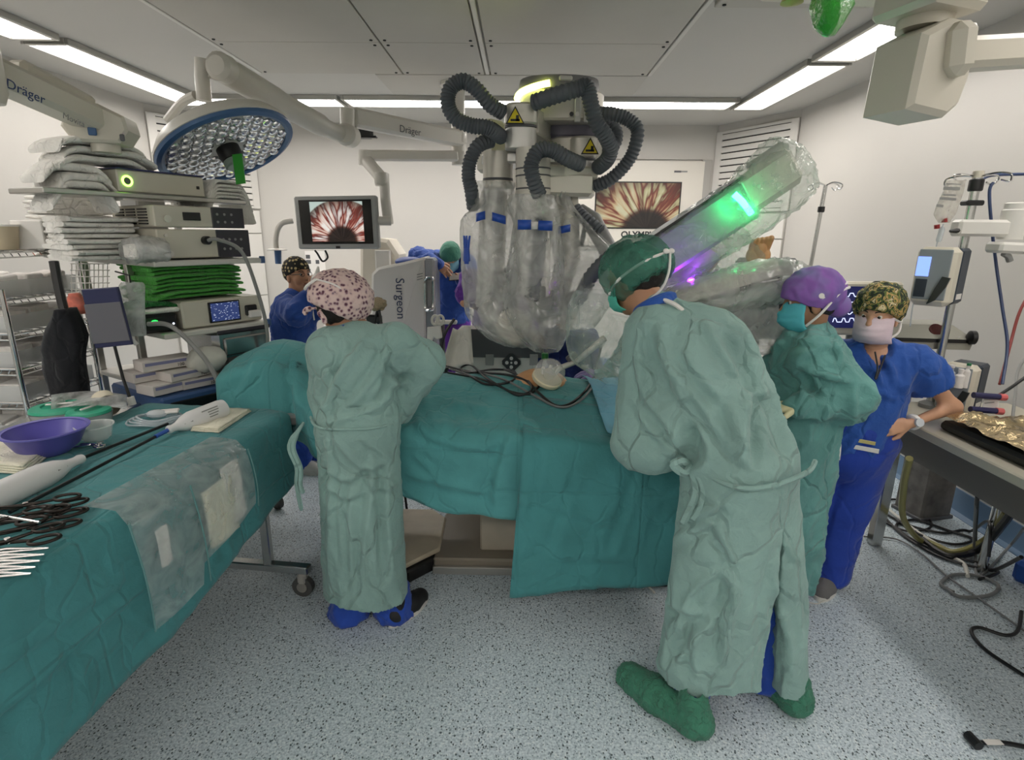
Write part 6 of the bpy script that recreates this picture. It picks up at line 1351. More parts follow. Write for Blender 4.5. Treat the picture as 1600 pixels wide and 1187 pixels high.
Dp = [(J['hipL'], J['knL'], .06, .06, None), (J['knL'], V3(-.78, 2.23, .03), .06, .085, None), (J['hipR'], J['knR'], .06, .06, None), (J['knR'], V3(-.58, 2.25, .03), .06, .088, None)]
V, F = nets(lambda P: np.maximum(np.min([sd_cone(P, *q) for q in Dp], 0), .012-P[..., 2]), (-.95, 2.05, -.02), (-.40, 2.42, .95), .012)
V = rough_cloth(V, F, .010, (8, 8, 9), 4.2); V[:, 2] = np.maximum(V[:, 2], .004); place('trousers', raw([(V, F)], m_pants), A)
m_shoeb = mat('shoe_black', '#1b1c1f', .6); m_solew = mat('sole_white', '#d9d8d2', .6)
shoe(A, 'shoe', m_shoeb, (-.80, 2.18, 0), (-.78, 2.44, 0), sole=True, msole=m_solew); shoe(A, 'shoe', m_shoeb, (-.575, 2.17, 0), (-.45, 2.40, 0), sole=True, msole=m_solew)
# ---- B: tall surgeon bent over, back to the camera
B = thing('person', 'tall person in green gown bending left, green hair net, green overshoes', 'person', (.85, 1.78, 0))
J = arr(dict(f=V3(-.35, 1, 0), pelvis=V3(.82, 1.85, .93), chest=V3(.66, 2.0, 1.32), neck=V3(.50, 2.10, 1.475), head=V3(.435, 2.17, 1.585), hf=V3(-.75, .75, -.45),
    shL=V3(.475, 2.02, 1.40), shR=V3(.755, 2.06, 1.345), elL=V3(.46, 2.0, .98), wrL=V3(.54, 2.28, 1.0), elR=V3(.86, 2.16, 1.10), wrR=V3(.74, 2.33, 1.02),
    hipL=V3(.75, 1.85, .86), hipR=V3(.91, 1.90, .86), knL=V3(.70, 1.86, .48), knR=V3(.97, 1.92, .48), anL=V3(.635, 1.72, .10), anR=V3(1.0, 1.86, .10), hands=1.05))
body, R = make_body(B, J, m_skin, hands=[('L', (-.3, .9, -.1), (0, 0, 1), -1, .5), ('R', (-.6, .7, -.1), (0, 0, 1), 1, .5)], hs=1.03)
D = [(V3(.81, 1.85, .95), V3(.66, 1.99, 1.30), .185, .205, (V3(-.3, 1, 0), .82)), (V3(.51, 2.03, 1.395), V3(.71, 2.05, 1.365), .095, .092, None), (V3(.64, 2.02, 1.36), V3(.52, 2.09, 1.465), .14, .08, None),
     (J['shL'], J['elL'], .095, .095, None), (J['elL'], J['wrL'], .09, .055, None), (V3(.62, 1.95, 1.28), V3(.52, 1.95, .98), .13, .09, None), (J['shR'], J['elR'], .095, .085, None), (J['elR'], J['wrR'], .08, .055, None),
     (V3(.80, 2.02, 1.2), V3(.90, 1.93, .9), .11, .11, None)]
main = (V3(.78, 1.86, .95), V3(.75, 1.80, .10), .185, .205, (V3(0, 1, 0), .8))
flap = (V3(.885, 1.86, 1.02), V3(1.03, 1.80, .05), .09, .105, (V3(.5, 1, 0), .9))
def fn(P):
    up = sunion([sd_cone(P, *q) for q in D], .05); m = np.maximum(sd_cone(P, *main), .155+.02*np.sin(P[..., 0]*17+1)-P[..., 2]); f = np.maximum(sd_cone(P, *flap), .09-P[..., 2])
    d = smin(smin(up, m, .05), f, .02)
    # the gown gapes at the back below the waist
    xs = .925+.03*(.7-P[..., 2]); w = np.clip((.78-P[..., 2])*.075, 0, .045)
    slit = np.maximum(np.maximum(np.abs(P[..., 0]-xs)-w, P[..., 1]-1.90), P[..., 2]-.82)
    return np.maximum(d, -slit)
V, F = nets(fn, (.30, 1.55, .05), (1.30, 2.46, 1.60), .008)
V = rough_cloth(V, F, .007, (6, 6, 1.3), 8.1, (.5, 1.5), .0015); V, F = open_bottom(V, F, .155, .03)
CR_B = [tuple([k]+[(920+x/2.697, 340+y/2.697) for x, y in pts]) for k, pts in (
    (2.0, [(300, 440), (312, 560), (368, 700), (415, 800), (422, 905)]), (1.1, [(400, 560), (480, 680), (565, 765)]), (2.0, [(600, 440), (680, 560), (728, 690), (742, 770)]), (1.2, [(590, 775), (620, 900), (692, 1015)]),
    (-2.6, [(400, 760), (425, 880), (428, 960), (388, 1040)]), (1.2, [(430, 850), (505, 960), (480, 1050), (395, 1065)]), (-2.4, [(735, 745), (712, 800), (704, 900), (696, 1060)]), (1.2, [(765, 620), (790, 760), (832, 900), (868, 1010)]), (.9, [(330, 600), (420, 720), (500, 830), (560, 960)]), (.9, [(480, 430), (560, 560), (640, 680)]), (.9, [(205, 600), (240, 760), (330, 860), (400, 960)]), (.8, [(190, 760), (250, 880), (340, 960)]), (1.0, [(540, 860), (600, 960), (690, 1060)]))]
CR_B += [tuple([k]+[(900+x/2.5425, 720+y/2.5425) for x, y in pts]) for k, pts in (
    (1.1, [(380, 245), (520, 200), (570, 165)]), (1.0, [(370, 325), (480, 262), (545, 240)]), (1.2, [(600, 430), (622, 545), (560, 640)]), (1.2, [(645, 470), (605, 640), (580, 820)]), (1.1, [(255, 505), (330, 540), (430, 592), (505, 602)]), (1.0, [(430, 592), (480, 500), (565, 435)]),
    (1.1, [(312, 555), (292, 700), (282, 840)]), (1.0, [(422, 605), (372, 680), (342, 830)]), (1.0, [(552, 640), (470, 705), (400, 810)]), (1.1, [(800, 370), (802, 560), (848, 720), (852, 890)]), (.8, [(830, 320), (885, 405)]), (1.0, [(480, 640), (470, 760), (480, 860)]), (.9, [(250, 420), (300, 340), (340, 240)]), (.9, [(560, 260), (600, 340), (640, 420)]), (.8, [(770, 480), (760, 640), (800, 820)]))]
V = creases(V, F, CR_B, 7.5, .015)
gown = place('gown', raw([(V, F)], m_gown), B)
MB().tube(spline([(.60, 1.83, .975), (.70, 1.695, .955), (.82, 1.675, .965), (.95, 1.71, 1.0), (1.0, 1.76, 1.02)], 8), .009, 6).build('waist_tie', m_gown, gown)
for pts in ([(.595, 1.83, .975), (.56, 1.79, 1.0), (.535, 1.79, .985), (.57, 1.785, .96), (.60, 1.81, .97)], [(.60, 1.80, .97), (.615, 1.77, .90), (.595, 1.765, .83), (.58, 1.77, .78)], [(.605, 1.80, .97), (.635, 1.765, .92), (.63, 1.755, .85), (.61, 1.76, .80)]):
    MB().tube(spline(pts, 6), .015, 6).build('bow', m_gown, gown)
MB().lathe([(.066, 0), (.082, .01), (.086, .035), (.076, .045)], (.512, 2.075, 1.475), (-.45, .45, 1), 24).build('scrub_collar', m_scrub, B)
MB(basis((1, .2, -.3), (0, .5, 1)), (.60, 2.015, 1.475)).box((0, 0, 0), (.10, .05, .012), .004).build('neck_tab', fabric('tab_pale', '#9fb6ac', crease=.5), gown)
hc = J['head']; m_net = bpy.data.materials.new('hair_net_green'); m_net.use_nodes = True
nt = NT(m_net); b = nt.n['Principled BSDF']; tc = nt.add('ShaderNodeTexCoord'); n1 = nt.add('ShaderNodeTexNoise'); n1.inputs['Scale'].default_value = 9; n1.inputs['Detail'].default_value = 4; nt.link(tc.outputs['Object'], n1.inputs['Vector'])
r = ramp(nt, n1.outputs['Fac'], [(.35, lin('#2d5f50')), (.65, lin('#4f9580'))]); nt.link(r.outputs[0], b.inputs['Base Color']); b.inputs['Roughness'].default_value = .8; b.inputs['Alpha'].default_value = .62
n2 = nt.add('ShaderNodeTexNoise'); n2.inputs['Scale'].default_value = 40; nt.link(tc.outputs['Object'], n2.inputs['Vector']); bp = nt.add('ShaderNodeBump'); bp.inputs['Strength'].default_value = .7; bp.inputs['Distance'].default_value = .01; nt.link(n2.outputs['Fac'], bp.inputs['Height']); nt.link(bp.outputs[0], b.inputs['Normal'])
cap = ell_shell(B, 'hair_net', m_net, hc, R, (.132, .142, .122), (0, -.02, .035), [((0, .35, 1), -.055)], .006, 11, sc=22)
ell_shell(B, 'hair', m_hair, hc, R, (.096, .115, .105), (0, -.018, .028), [((0, -1, .45), -.005)], .004, 5, .008)
strap(B, 'mask_strap', m_strap, [hs_pt(hc, R, 1, .08, .07, -.03), hs_pt(hc, R, 1, .128, -.02, .02), hs_pt(hc, R, 1, .09, -.125, .05), hs_pt(hc, R, 1, 0, -.168, .045), hs_pt(hc, R, 1, -.09, -.12, .03), hs_pt(hc, R, 1, -.125, -.02, .0), hs_pt(hc, R, 1, -.08, .07, -.03)], .0055)
strap(B, 'mask_strap', m_strap, [hs_pt(hc, R, 1, .01, -.17, .045), hs_pt(hc, R, 1, -.03, -.165, -.03), hs_pt(hc, R, 1, -.05, -.12, -.085), hs_pt(hc, R, 1, -.07, -.02, -.115)], .0045)
for sx in (-1, 1): MB().sphere(hs_pt(hc, R, 1, .018*sx, -.172, .047), (.018, .008, .010), 10, 7, R).build('strap_knot', m_strap, B)
strap(B, 'neck_strap', m_strap, [V3(.50, 2.03, 1.53), V3(.545, 1.985, 1.515), V3(.585, 1.965, 1.485)], .008)
face_patch(B, 'mask', mat('mask_green', '#4fb3a0', .8), hc, R, 1.03, -.105, .0, 1.15)
Dp = [(J['hipL'], J['knL'], .08, .07, None), (J['knL'], V3(.66, 1.75, .06), .055, .07, None), (J['hipR'], J['knR'], .10, .085, None), (J['knR'], V3(1.0, 1.86, .05), .085, .08, None)]
V, F = nets(lambda P: np.maximum(np.min([sd_cone(P, *q) for q in Dp], 0), .03-P[..., 2]), (.50, 1.52, 0), (1.22, 2.05, .98), .013)
V = rough_cloth(V, F, .010, (8, 8, 9), 14.2); place('trousers', raw([(V, F)], m_pants), B)
m_over = fabric('overshoe_green', '#3f7d66', crease=.9, scale=3, sheen=.1)
shoe(B, 'overshoe', m_over, (.68, 1.615, 0), (.435, 1.905, 0), w=.062, h=.10, disp=.006); shoe(B, 'overshoe', m_over, (1.08, 1.72, 0), (.96, 2.03, 0), w=.062, h=.10, disp=.006)
# ---- C: person in green gown, purple cap, turquoise mask, seen in profile
Cp = thing('person', 'person in green gown with purple cap and turquoise mask, in profile facing left', 'person', (1.27, 2.42, 0))
J = arr(dict(f=V3(-.9, .35, 0), pelvis=V3(1.28, 2.42, .92), chest=V3(1.27, 2.42, 1.20), neck=V3(1.27, 2.43, 1.34), head=V3(1.235, 2.41, 1.475), hf=V3(-.95, .18, -.12),
    shL=V3(1.22, 2.28, 1.27), shR=V3(1.30, 2.56, 1.27), elL=V3(1.38, 2.26, 1.10), wrL=V3(1.16, 2.22, 1.07), elR=V3(1.2, 2.66, 1.05), wrR=V3(1.0, 2.60, 1.06),
    hipL=V3(1.26, 2.34, .86), hipR=V3(1.30, 2.50, .86), knL=V3(1.25, 2.34, .48), knR=V3(1.29, 2.5, .48), anL=V3(1.26, 2.34, .1), anR=V3(1.3, 2.5, .1), hands=.95))
body, R = make_body(Cp, J, m_skin2, hands=[], hs=.98)
m_glove = mat('glove_cream', '#d9d3a9', .45)
for w, d, n, s in ((J['wrL'], (-.9, .35, -.15), (0, -.2, 1), 1), (J['wrR'], (-.9, .0, -.1), (0, 0, 1), -1)):
    place('glove', raw([hand_mesh(w, d, n, s, .45, 1.05)], m_glove), Cp)
D = [(V3(1.28, 2.42, .92), V3(1.275, 2.42, 1.19), .175, .185, (J['f'], .85)), (J['shL']*.9+J['shR']*.1, J['shR']*.9+J['shL']*.1, .095, .095, None), (V3(1.275, 2.42, 1.22), V3(1.27, 2.43, 1.325), .14, .085, None),
     (J['shL'], J['elL'], .095, .10, None), (J['elL'], J['wrL'], .095, .05, None), (J['shR'], J['elR'], .09, .085, None), (J['elR'], J['wrR'], .08, .05, None), (V3(1.28, 2.42, .92), V3(1.27, 2.42, .15), .18, .20, (J['f'], .9))]
V, F = nets(lambda P: np.maximum(sunion([sd_cone(P, *q) for q in D], .05), .15-P[..., 2]), (.9, 2.05, .1), (1.6, 2.85, 1.45), .011)
V = rough_cloth(V, F, .012, (7, 7, 2.5), 21.1, None, .004); V, F = open_bottom(V, F, .15); V = creases(V, F, [tuple([k]+[(1180+x/4.947, 380+y/4.947) for x, y in p_]) for k, p_ in ((1.5, [(310, 960), (420, 985), (600, 1040), (760, 1075)]), (1.2, [(300, 960), (380, 860), (500, 800), (640, 790)]), (1.2, [(120, 830), (260, 720), (380, 640)]), (1.2, [(330, 970), (480, 1090), (560, 1200)]), (1.0, [(350, 1010), (370, 1120), (330, 1250)]), (-1.5, [(330, 960), (400, 1040), (420, 1150)]), (1.0, [(560, 640), (640, 760), (660, 900)]), (1.0, [(200, 680), (330, 740), (480, 760)]))], 5, .012); place('gown', raw([(V, F)], m_gown2), Cp)
MB().lathe([(.06, 0), (.073, .01), (.075, .03), (.067, .036)], (1.27, 2.43, 1.325), (-.1, 0, 1), 24).build('scrub_collar', m_scrub, Cp)
hc = J['head']; m_purp = bpy.data.materials.new('cap_purple'); m_purp.use_nodes = True
nt = NT(m_purp); b = nt.n['Principled BSDF']; tc = nt.add('ShaderNodeTexCoord'); n1 = nt.add('ShaderNodeTexNoise'); n1.inputs['Scale'].default_value = 6; nt.link(tc.outputs['Object'], n1.inputs['Vector'])
r = ramp(nt, n1.outputs['Fac'], [(.35, lin('#6f5fa0')), (.5, lin('#8b5fb0')), (.65, lin('#7d7fae'))]); nt.link(r.outputs[0], b.inputs['Base Color']); b.inputs['Roughness'].default_value = .8
cap = ell_shell(Cp, 'cap', m_purp, hc, R, (.098, .125, .108), (0, -.018, .045), [((0, -.38, 1), -.005)], .004, 13, .006)
MB().sphere(hs_pt(hc, R, 1, 0, -.115, -.02), (.05, .05, .052), 16, 10, R).build('cap_bun', m_purp, cap)
MB().cyl(hs_pt(hc, R, 1, -.096, -.02, .04), hs_pt(hc, R, 1, -.103, -.02, .04), .011, n=14).build('cap_button', m_strap, cap)
ell_shell(Cp, 'hair', m_hair, hc, R, (.081, .10, .09), (0, -.02, .018), [((0, -1, .3), -.02)], .003, 5, .008)
m_maskt = mat('mask_turquoise', '#57bcc9', .75, bump=(40, .2))
face_patch(Cp, 'mask', m_maskt, hc, R, .98, -.115, .012, 1.2)
for z0, y1, z1 in ((.008, -.13, .075), (-.085, -.14, .055)):
    strap(Cp, 'mask_strap', m_strap, [hs_pt(hc, R, 1, -.072, .03, z0), hs_pt(hc, R, 1, -.094, -.02, z0*.6+z1*.3), hs_pt(hc, R, 1, -.07, y1+.04, z1*.8), hs_pt(hc, R, 1, -.02, y1-.01, z1)], .0055)
eyes(Cp, hc, R, .98)
Dp = [(J['hipL'], J['anL'], .09, .08, None), (J['hipR'], J['anR'], .09, .08, None)]
V, F = nets(lambda P: np.maximum(np.min([sd_cone(P, *q) for q in Dp], 0), .04-P[..., 2]), (1.1, 2.2, 0), (1.45, 2.65, .96), .014); place('trousers', raw([(V, F)], m_pants), Cp)
for y in (2.34, 2.5): shoe(Cp, 'shoe', m_solew, (1.33, y, 0), (1.08, y+.04, 0), sole=True, msole=m_solew)
# ---- D: person in blue scrubs, camouflage cap, hand on hip
Dn = thing('person', 'person in blue scrubs with camouflage cap and white mask, hand on hip', 'person', (1.60, 2.56, 0))
J = arr(dict(f=V3(-.55, -.8, 0), pelvis=V3(1.60, 2.57, .84), chest=V3(1.66, 2.58, 1.10), neck=V3(1.66, 2.59, 1.265), head=V3(1.63, 2.56, 1.40), hf=V3(-.72, -.68, -.05),
    shL=V3(1.82, 2.52, 1.19), shR=V3(1.51, 2.68, 1.19), elL=V3(2.03, 2.52, .985), wrL=V3(1.77, 2.43, .93), elR=V3(1.40, 2.74, .93), wrR=V3(1.38, 2.56, .80),
    hipL=V3(1.69, 2.55, .80), hipR=V3(1.50, 2.60, .80), knL=V3(1.65, 2.56, .44), knR=V3(1.50, 2.62, .44), anL=V3(1.62, 2.56, .10), anR=V3(1.52, 2.66, .10), hands=.92))
body, R = make_body(Dn, J, m_skin3, hands=[('L', (-.93, -.12, -.2), (0, -.9, .3), 1, .35), ('R', (-.2, -.3, -.9), (-.8, .3, 0), -1, .3)], hs=.98, g=.98)
hc = J['head']; eyes(Dn, hc, R, .98)
# short-sleeved tunic
D = [(V3(1.60, 2.57, .83), V3(1.655, 2.58, 1.09), .185, .175, (J['f'], .82)), (J['shL']*.86+J['shR']*.14, J['shR']*.86+J['shL']*.14, .09, .09, None), (V3(1.66, 2.58, 1.12), V3(1.66, 2.59, 1.225), .14, .09, None)]
sl = [(J['shL'], J['shL']*.52+J['elL']*.48, .092, .093, None), (J['shR'], J['shR']*.45+J['elR']*.55, .092, .10, None)]
def fn(P):
    d = sunion([sd_cone(P, *q) for q in D], .05); d = np.maximum(d, .74-P[..., 2])
    for q in sl:
        n = nrm(q[1]-q[0]); d = smin(d, np.maximum(sd_cone(P, *q), (P-q[1])@n), .03)
    vn = sd_cone(P, V3(1.625, 2.50, 1.28), V3(1.60, 2.42, 1.17), .075, .02)           # V neck
    return np.maximum(d, -vn)
V, F = nets(fn, (1.25, 2.25, .7), (2.1, 2.95, 1.36), .010)
V = rough_cloth(V, F, .010, (7, 7, 3), 31.1, None, .003); V, F = open_bottom(V, F, .74); V = creases(V, F, [tuple([k]+[(1180+x/3.71, 500+y/3.71) for x, y in p_]) for k, p_ in ((1.2, [(700, 180), (800, 300), (850, 430)]), (1.0, [(900, 250), (860, 340), (870, 440)]), (1.2, [(430, 480), (560, 530), (680, 560)]), (1.0, [(560, 340), (680, 420), (820, 450)]), (1.0, [(960, 260), (900, 330), (880, 400)]))], 5, .010); tun = place('tunic', raw([(V, F)], m_scrub), Dn)
MB(basis((.8, -.55, 0), (0, 0, 1)), (1.545, 2.425, .99)).box((0, 0, 0), (.022, .03, .006), .001).build('pocket_tag', m_strap, tun)
MB(basis((.8, -.55, 0), (0, 0, 1)), (1.575, 2.405, .835)).box((0, .016, 0), (.085, .016, .006), .001).build('name_tag', mat('tag_yellow', '#c9bd7c', .6), tun)
MB(basis((.8, -.55, 0), (0, 0, 1)), (1.58, 2.402, .812)).box((0, .006, 0), (.11, .020, .006), .001).build('name_tag', m_strap, tun)
MB().tube(spline([(1.47, 2.435, .865), (1.47, 2.415, .83), (1.472, 2.41, .76)], 6), [.008]*6+[.010]*7, 6).build('drawstring', m_strap, Dn)
Dp = [(V3(1.60, 2.57, .85), V3(1.60, 2.57, .76), .18, .18, (J['f'], .85)), (J['hipL'], J['knL'], .125, .105, None), (J['knL'], V3(1.61, 2.56, .05), .10, .095, None), (J['hipR'], J['knR'], .125, .10, None), (J['knR'], V3(1.52, 2.66, .05), .098, .09, None)]
V, F = nets(lambda P: np.maximum(sunion([sd_cone(P, *q) for q in Dp], .03), .045-P[..., 2]), (1.3, 2.3, 0), (1.95, 2.88, 1.06), .011)
V = rough_cloth(V, F, .008, (6, 6, 1.6), 41.2, None, .001); place('trousers', raw([(V, F)], fabric('trouser_blue_bright', '#2341a0', crease=.5)), Dn)
m_camo = bpy.data.materials.new('cap_camouflage'); m_camo.use_nodes = True
nt = NT(m_camo); b = nt.n['Principled BSDF']; tc = nt.add('ShaderNodeTexCoord'); n1 = nt.add('ShaderNodeTexNoise'); n1.inputs['Scale'].default_value = 24; n1.inputs['Detail'].default_value = 3; n1.inputs['Distortion'].default_value = 1.5; nt.link(tc.outputs['Object'], n1.inputs['Vector'])
r = ramp(nt, n1.outputs['Fac'], [(.36, lin('#1f2b1e')), (.44, lin('#5c6b35')), (.5, lin('#b8985f')), (.56, lin('#3c4a2c')), (.62, lin('#d3c39b')), (.7, lin('#7f8f4d'))]); r.color_ramp.interpolation = 'CONSTANT'
nt.link(r.outputs[0], b.inputs['Base Color']); b.inputs['Roughness'].default_value = .85
ell_shell(Dn, 'cap', m_camo, hc, R, (.102, .128, .108), (0, -.026, .048), [((0, -.5, 1), .0)], .006, 17, .006)
ell_shell(Dn, 'hair', m_hair, hc, R, (.082, .10, .09), (0, -.02, .018), [((0, -1, .25), -.0)], .003, 5, .008)
m_maskp = mat('mask_pale_pink', '#dcc9d2', .75, bump=(40, .15))
face_patch(Dn, 'mask', m_maskp, hc, R, .98, -.115, .008, 1.2)
for sx in (-1, 1):
    for z0 in (.004, -.085):
        strap(Dn, 'mask_strap', m_strap, [hs_pt(hc, R, 1, .072*sx, .03, z0), hs_pt(hc, R, 1, .088*sx, -.03, -.02+z0*.5), hs_pt(hc, R, 1, .07*sx, -.105, -.015)], .005)
MB().tube(spline([(1.605, 2.49, 1.25), (1.59, 2.43, 1.19), (1.575, 2.41, 1.15), (1.585, 2.415, 1.155), (1.64, 2.47, 1.24)], 6), .004, 6).build('lanyard', m_ink, Dn)
wt = thing('wristwatch', 'white wristwatch on the hip-side wrist of the blue-scrubbed person', 'watch', (1.83, 2.51, .93))
dw = nrm(J['elL']-J['wrL']); MB().lathe([(.033, -.011), (.036, -.009), (.036, .009), (.033, .011)], J['wrL']+dw*.035, dw, 20).build('strap', m_strap, wt)
MB().cyl(J['wrL']+dw*.035+V3(0, -.032, .008), J['wrL']+dw*.035+V3(0, -.044, .012), .019, n=18).build('dial', mat('watch_face', '#c8cdd2', .2), wt)
m_shoeg = mat('shoe_grey', '#6e6d6c', .8, bump=(200, .3)); shoe(Dn, 'shoe', m_shoeg, (1.66, 2.60, 0), (1.50, 2.42, 0), sole=True, msole=m_solew); shoe(Dn, 'shoe', m_shoeg, (1.55, 2.72, 0), (1.40, 2.54, 0), sole=True, msole=m_solew)
# ================================================================ right side: anaesthesia trolley, pole, pumps, cables
m_cream = mat('cream_plastic', '#d6d0bf', .35); m_navyd = mat('pump_navy', '#2a3542', .4)
an = thing('anaesthesia_trolley', 'long steel-edged trolley top with sloping grey underside at the right edge', 'trolley', (2.25, 2.0, 0))
TX0, TX1, TY0, TY1, TZ = 1.86, 2.62, 1.25, 2.90, .90
MB().box(((TX0+TX1)/2, (TY0+TY1)/2, TZ-.022), (TX1-TX0, TY1-TY0, .044), .006).build('top', mat('trolley_cream', '#bdb8a8', .4, .2), an)
MB().loft([[(TX0+.02, y, TZ-.045), (TX1-.02, y, TZ-.045), (TX1-.1, y, TZ-.16), (TX0+.16, y, TZ-.25), (TX0+.06, y, TZ-.16)] for y in (TY0+.02, TY1-.03)]).build('underside', mat('underside_grey', '#5b564f', .6), an)
pd = thing('pedestal_cover', 'scuffed dark grey pedestal standing by the right wall under the trolley', 'pedestal', (2.66, 3.35, 0)); MB(rz(.25), (2.66, 3.37, .36)).box((0, 0, 0), (.24, .2, .70), .012).build('cover', mat('column_dark', '#6b6763', .6, var=(14, .35)), pd); MB(rz(.25), (2.66, 3.37, .012)).box((0, 0, 0), (.26, .22, .024), .004).build('plinth', m_dkpl, pd)
for x_, y_ in ((2.52, 2.70), (2.52, 1.35), (1.98, 1.32)): MB().cyl((x_, y_, .0), (x_, y_, TZ-.05), .022, n=12).build('leg', m_steel, an)
# foil blanket on a black pad
fp = thing('warming_pad', 'black pad with crumpled gold foil on top, on the right trolley', 'pad', (2.2, 2.0, TZ))
MB().box((2.24, 1.93, TZ+.025), (.62, 1.05, .045), .015).build('pad', mat('pad_black', '#23231f', .6), fp)
m_foil = mat('foil_gold', '#b3a27f', .22, .95, bump=(16, .6, .02)); G = []
for v in np.linspace(0, 1, 60):
    G.append([V3(1.935+.60*u, 1.42+1.02*v, TZ+.062+.028*ridge(np.array([u*3.0+v*1.5, v*6.5, .7]), 3)*min(1, 6*min(u, 1-u)+.2)+.012*pn(np.array([u*14, v*20, 2.0]))) for u in np.linspace(0, 1, 44)])
MB().grid(G).build('foil', m_foil, fp, 60)
# IV pole
pl = thing('drip_pole', 'thick steel drip pole with hooks and black collars, carrying pumps at the right', 'pole', (2.12, 2.8, 0))
PX_, PY_ = rq(1500, 400, 2.8)[0]+.005, 2.8; pz1 = rq(1526, 276, 2.8)[2]
MB().cyl((PX_, PY_, TZ), (PX_, PY_, pz1), .019, n=16).build('pole', m_steel, pl); MB().lathe([(.05, 0), (.05, .02), (.025, .035)], (PX_, PY_, TZ), (0, 0, 1), 20).build('foot', m_greyp, pl)
MB().lathe([(.026, 0), (.03, .005), (.03, .05), (.026, .055)], (PX_, PY_, pz1-.065), (0, 0, 1), 16).build('collar', m_blk, pl); MB().box((PX_, PY_, rq(1515, 317, 2.8)[2]), (.085, .05, .024), .006).build('collar', m_blk, pl)
MB().lathe([(.022, 0), (.022, .03)], (PX_, PY_, pz1-.005), (0, 0, 1), 14).build('cap', m_cream, pl)
for a in (.2, 1.8, 3.3, 4.9):
    d = V3(math.cos(a), math.sin(a), 0); s_ = V3(-d[1], d[0], 0); q = V3(PX_, PY_, pz1)
    MB().tube(spline([q, q+d*.09+V3(0, 0, .01), q+d*.14+V3(0, 0, .0)+s_*.015, q+d*.13-V3(0, 0, .03)+s_*.03, q+d*.09-V3(0, 0, .02)+s_*.03], 5), .0042, 6).build('hook', m_chrome, pl)
# saline bag
ib = thing('saline_bag', 'clear printed saline bag hanging from the thick drip pole', 'bag', rq(1480, 400, 2.78))
sf = plastic_film('saline_film', '#e6e2d8', haze=.5, bump=.2, rough=.08)
o = film_bag('pouch', None, [(282, 1480, 1508, 2.74), (300, 1474, 1504, 2.74), (330, 1461, 1494, 2.74), (340, 1462, 1488, 2.74), (348, 1468, 1482, 2.74)], sf, dy=.02, seed=3, amp=.003, n=28); o.parent = ib; o.matrix_parent_inverse = WM[ib.name].inverted()
for y_, x0, x1, h in ((287, 1478, 1502, .004), (294, 1474, 1500, .014), (304, 1473, 1494, .008), (310, 1468, 1494, .012), (321, 1463, 1474, .012)):
    a, b_ = rq(x0, y_, 2.71), rq(x1, y_+1, 2.71); MB(basis(b_-a, V3(0, 0, 1)), (a+b_)/2).box((0, 0, 0), (np.linalg.norm(b_-a), h, .001)).build('print_line', MATS['grey_plastic'], ib)
for x, y in ((1476, 344), (1464, 354)): MB().cyl(rq(x, y-3, 2.73), rq(x, y+3, 2.73), .012, n=10).build('port_cap', mat('cap_red', '#8f2326', .4), ib)
MB().tube(spline([rq(1474, 350, 2.74), rq(1466, 372, 2.74), rq(1460, 395, 2.74), rq(1446, 420, 2.74), rq(1428, 470, 2.72), rq(1422, 510, 2.7)], 6), .003, 6).build('line', m_tubing, ib); MB().lathe([(.008, 0), (.012, .01), (.012, .06), (.006, .07)], rq(1466, 378, 2.74), (.1, 0, 1), 12).build('drip_chamber', m_tubing, ib)
# infusion pumps
def pump(label, c, h, yaw, group='infusion pumps'):
    R_ = rz(yaw); t = thing('infusion_pump', label, 'pump', c-V3(0, 0, h/2), group); s = h/.26
    B_ = lambda: MB(R_, c)
    B_().box((0, .0, 0), (.15*s, .10*s, .26*s), .022*s).build('front_shell', m_cream, t)
    B_().box((0, .115*s, 0), (.14*s, .12*s, .25*s), .012*s).build('rear_shell', m_navyd, t)
    B_().box((0, -.052*s, .01*s), (.125*s, .006*s, .22*s), .003*s).build('face', mat('pump_face', '#8f979b', .4), t)
    B_().box((-.038*s, -.056*s, .045*s), (.05*s, .004*s, .085*s)).build('display', mat('lcd_blue', '#8fb0ff', .4, emit=('#86a6ff', 1.1)), t)
    B_().box((-.035*s, -.056*s, -.05*s), (.045*s, .004*s, .08*s), .002*s).build('keypad', m_navyd, t)
    B_().prism([(-.01*s, -.10*s), (.02*s, -.08*s), (.05*s, -.02*s), (.06*s, .02*s), (.03*s, .025*s), (.01*s, -.03*s)], 0, .012*s, R=np.array([[1, 0, 0], [0, 0, -1], [0, 1, 0]]), T=(.012*s, -.052*s, -.02*s)).build('lever', mat('lever_dark', '#2d3230', .4), t)
    for z in (.05, -.05): MB(R_, c).cyl((.04*s, .17*s, z*s), (.04*s, .22*s, z*s), .012*s, n=10).build('clamp_screw', m_blk, t)
    B_().box((.0705*s, .11*s, -.09*s), (.002, .07*s, .025*s)).build('label_plate', m_strap, t)
    return t
pump('infusion pump with lit display clamped high on the drip pole', rq(1462, 432, 2.68), .27, math.radians(-52)); pump('infusion pump standing on the right trolley below the elbow', V3(*rq(1490, 632, 2.72)[:2], TZ+.125), .25, math.radians(-55))
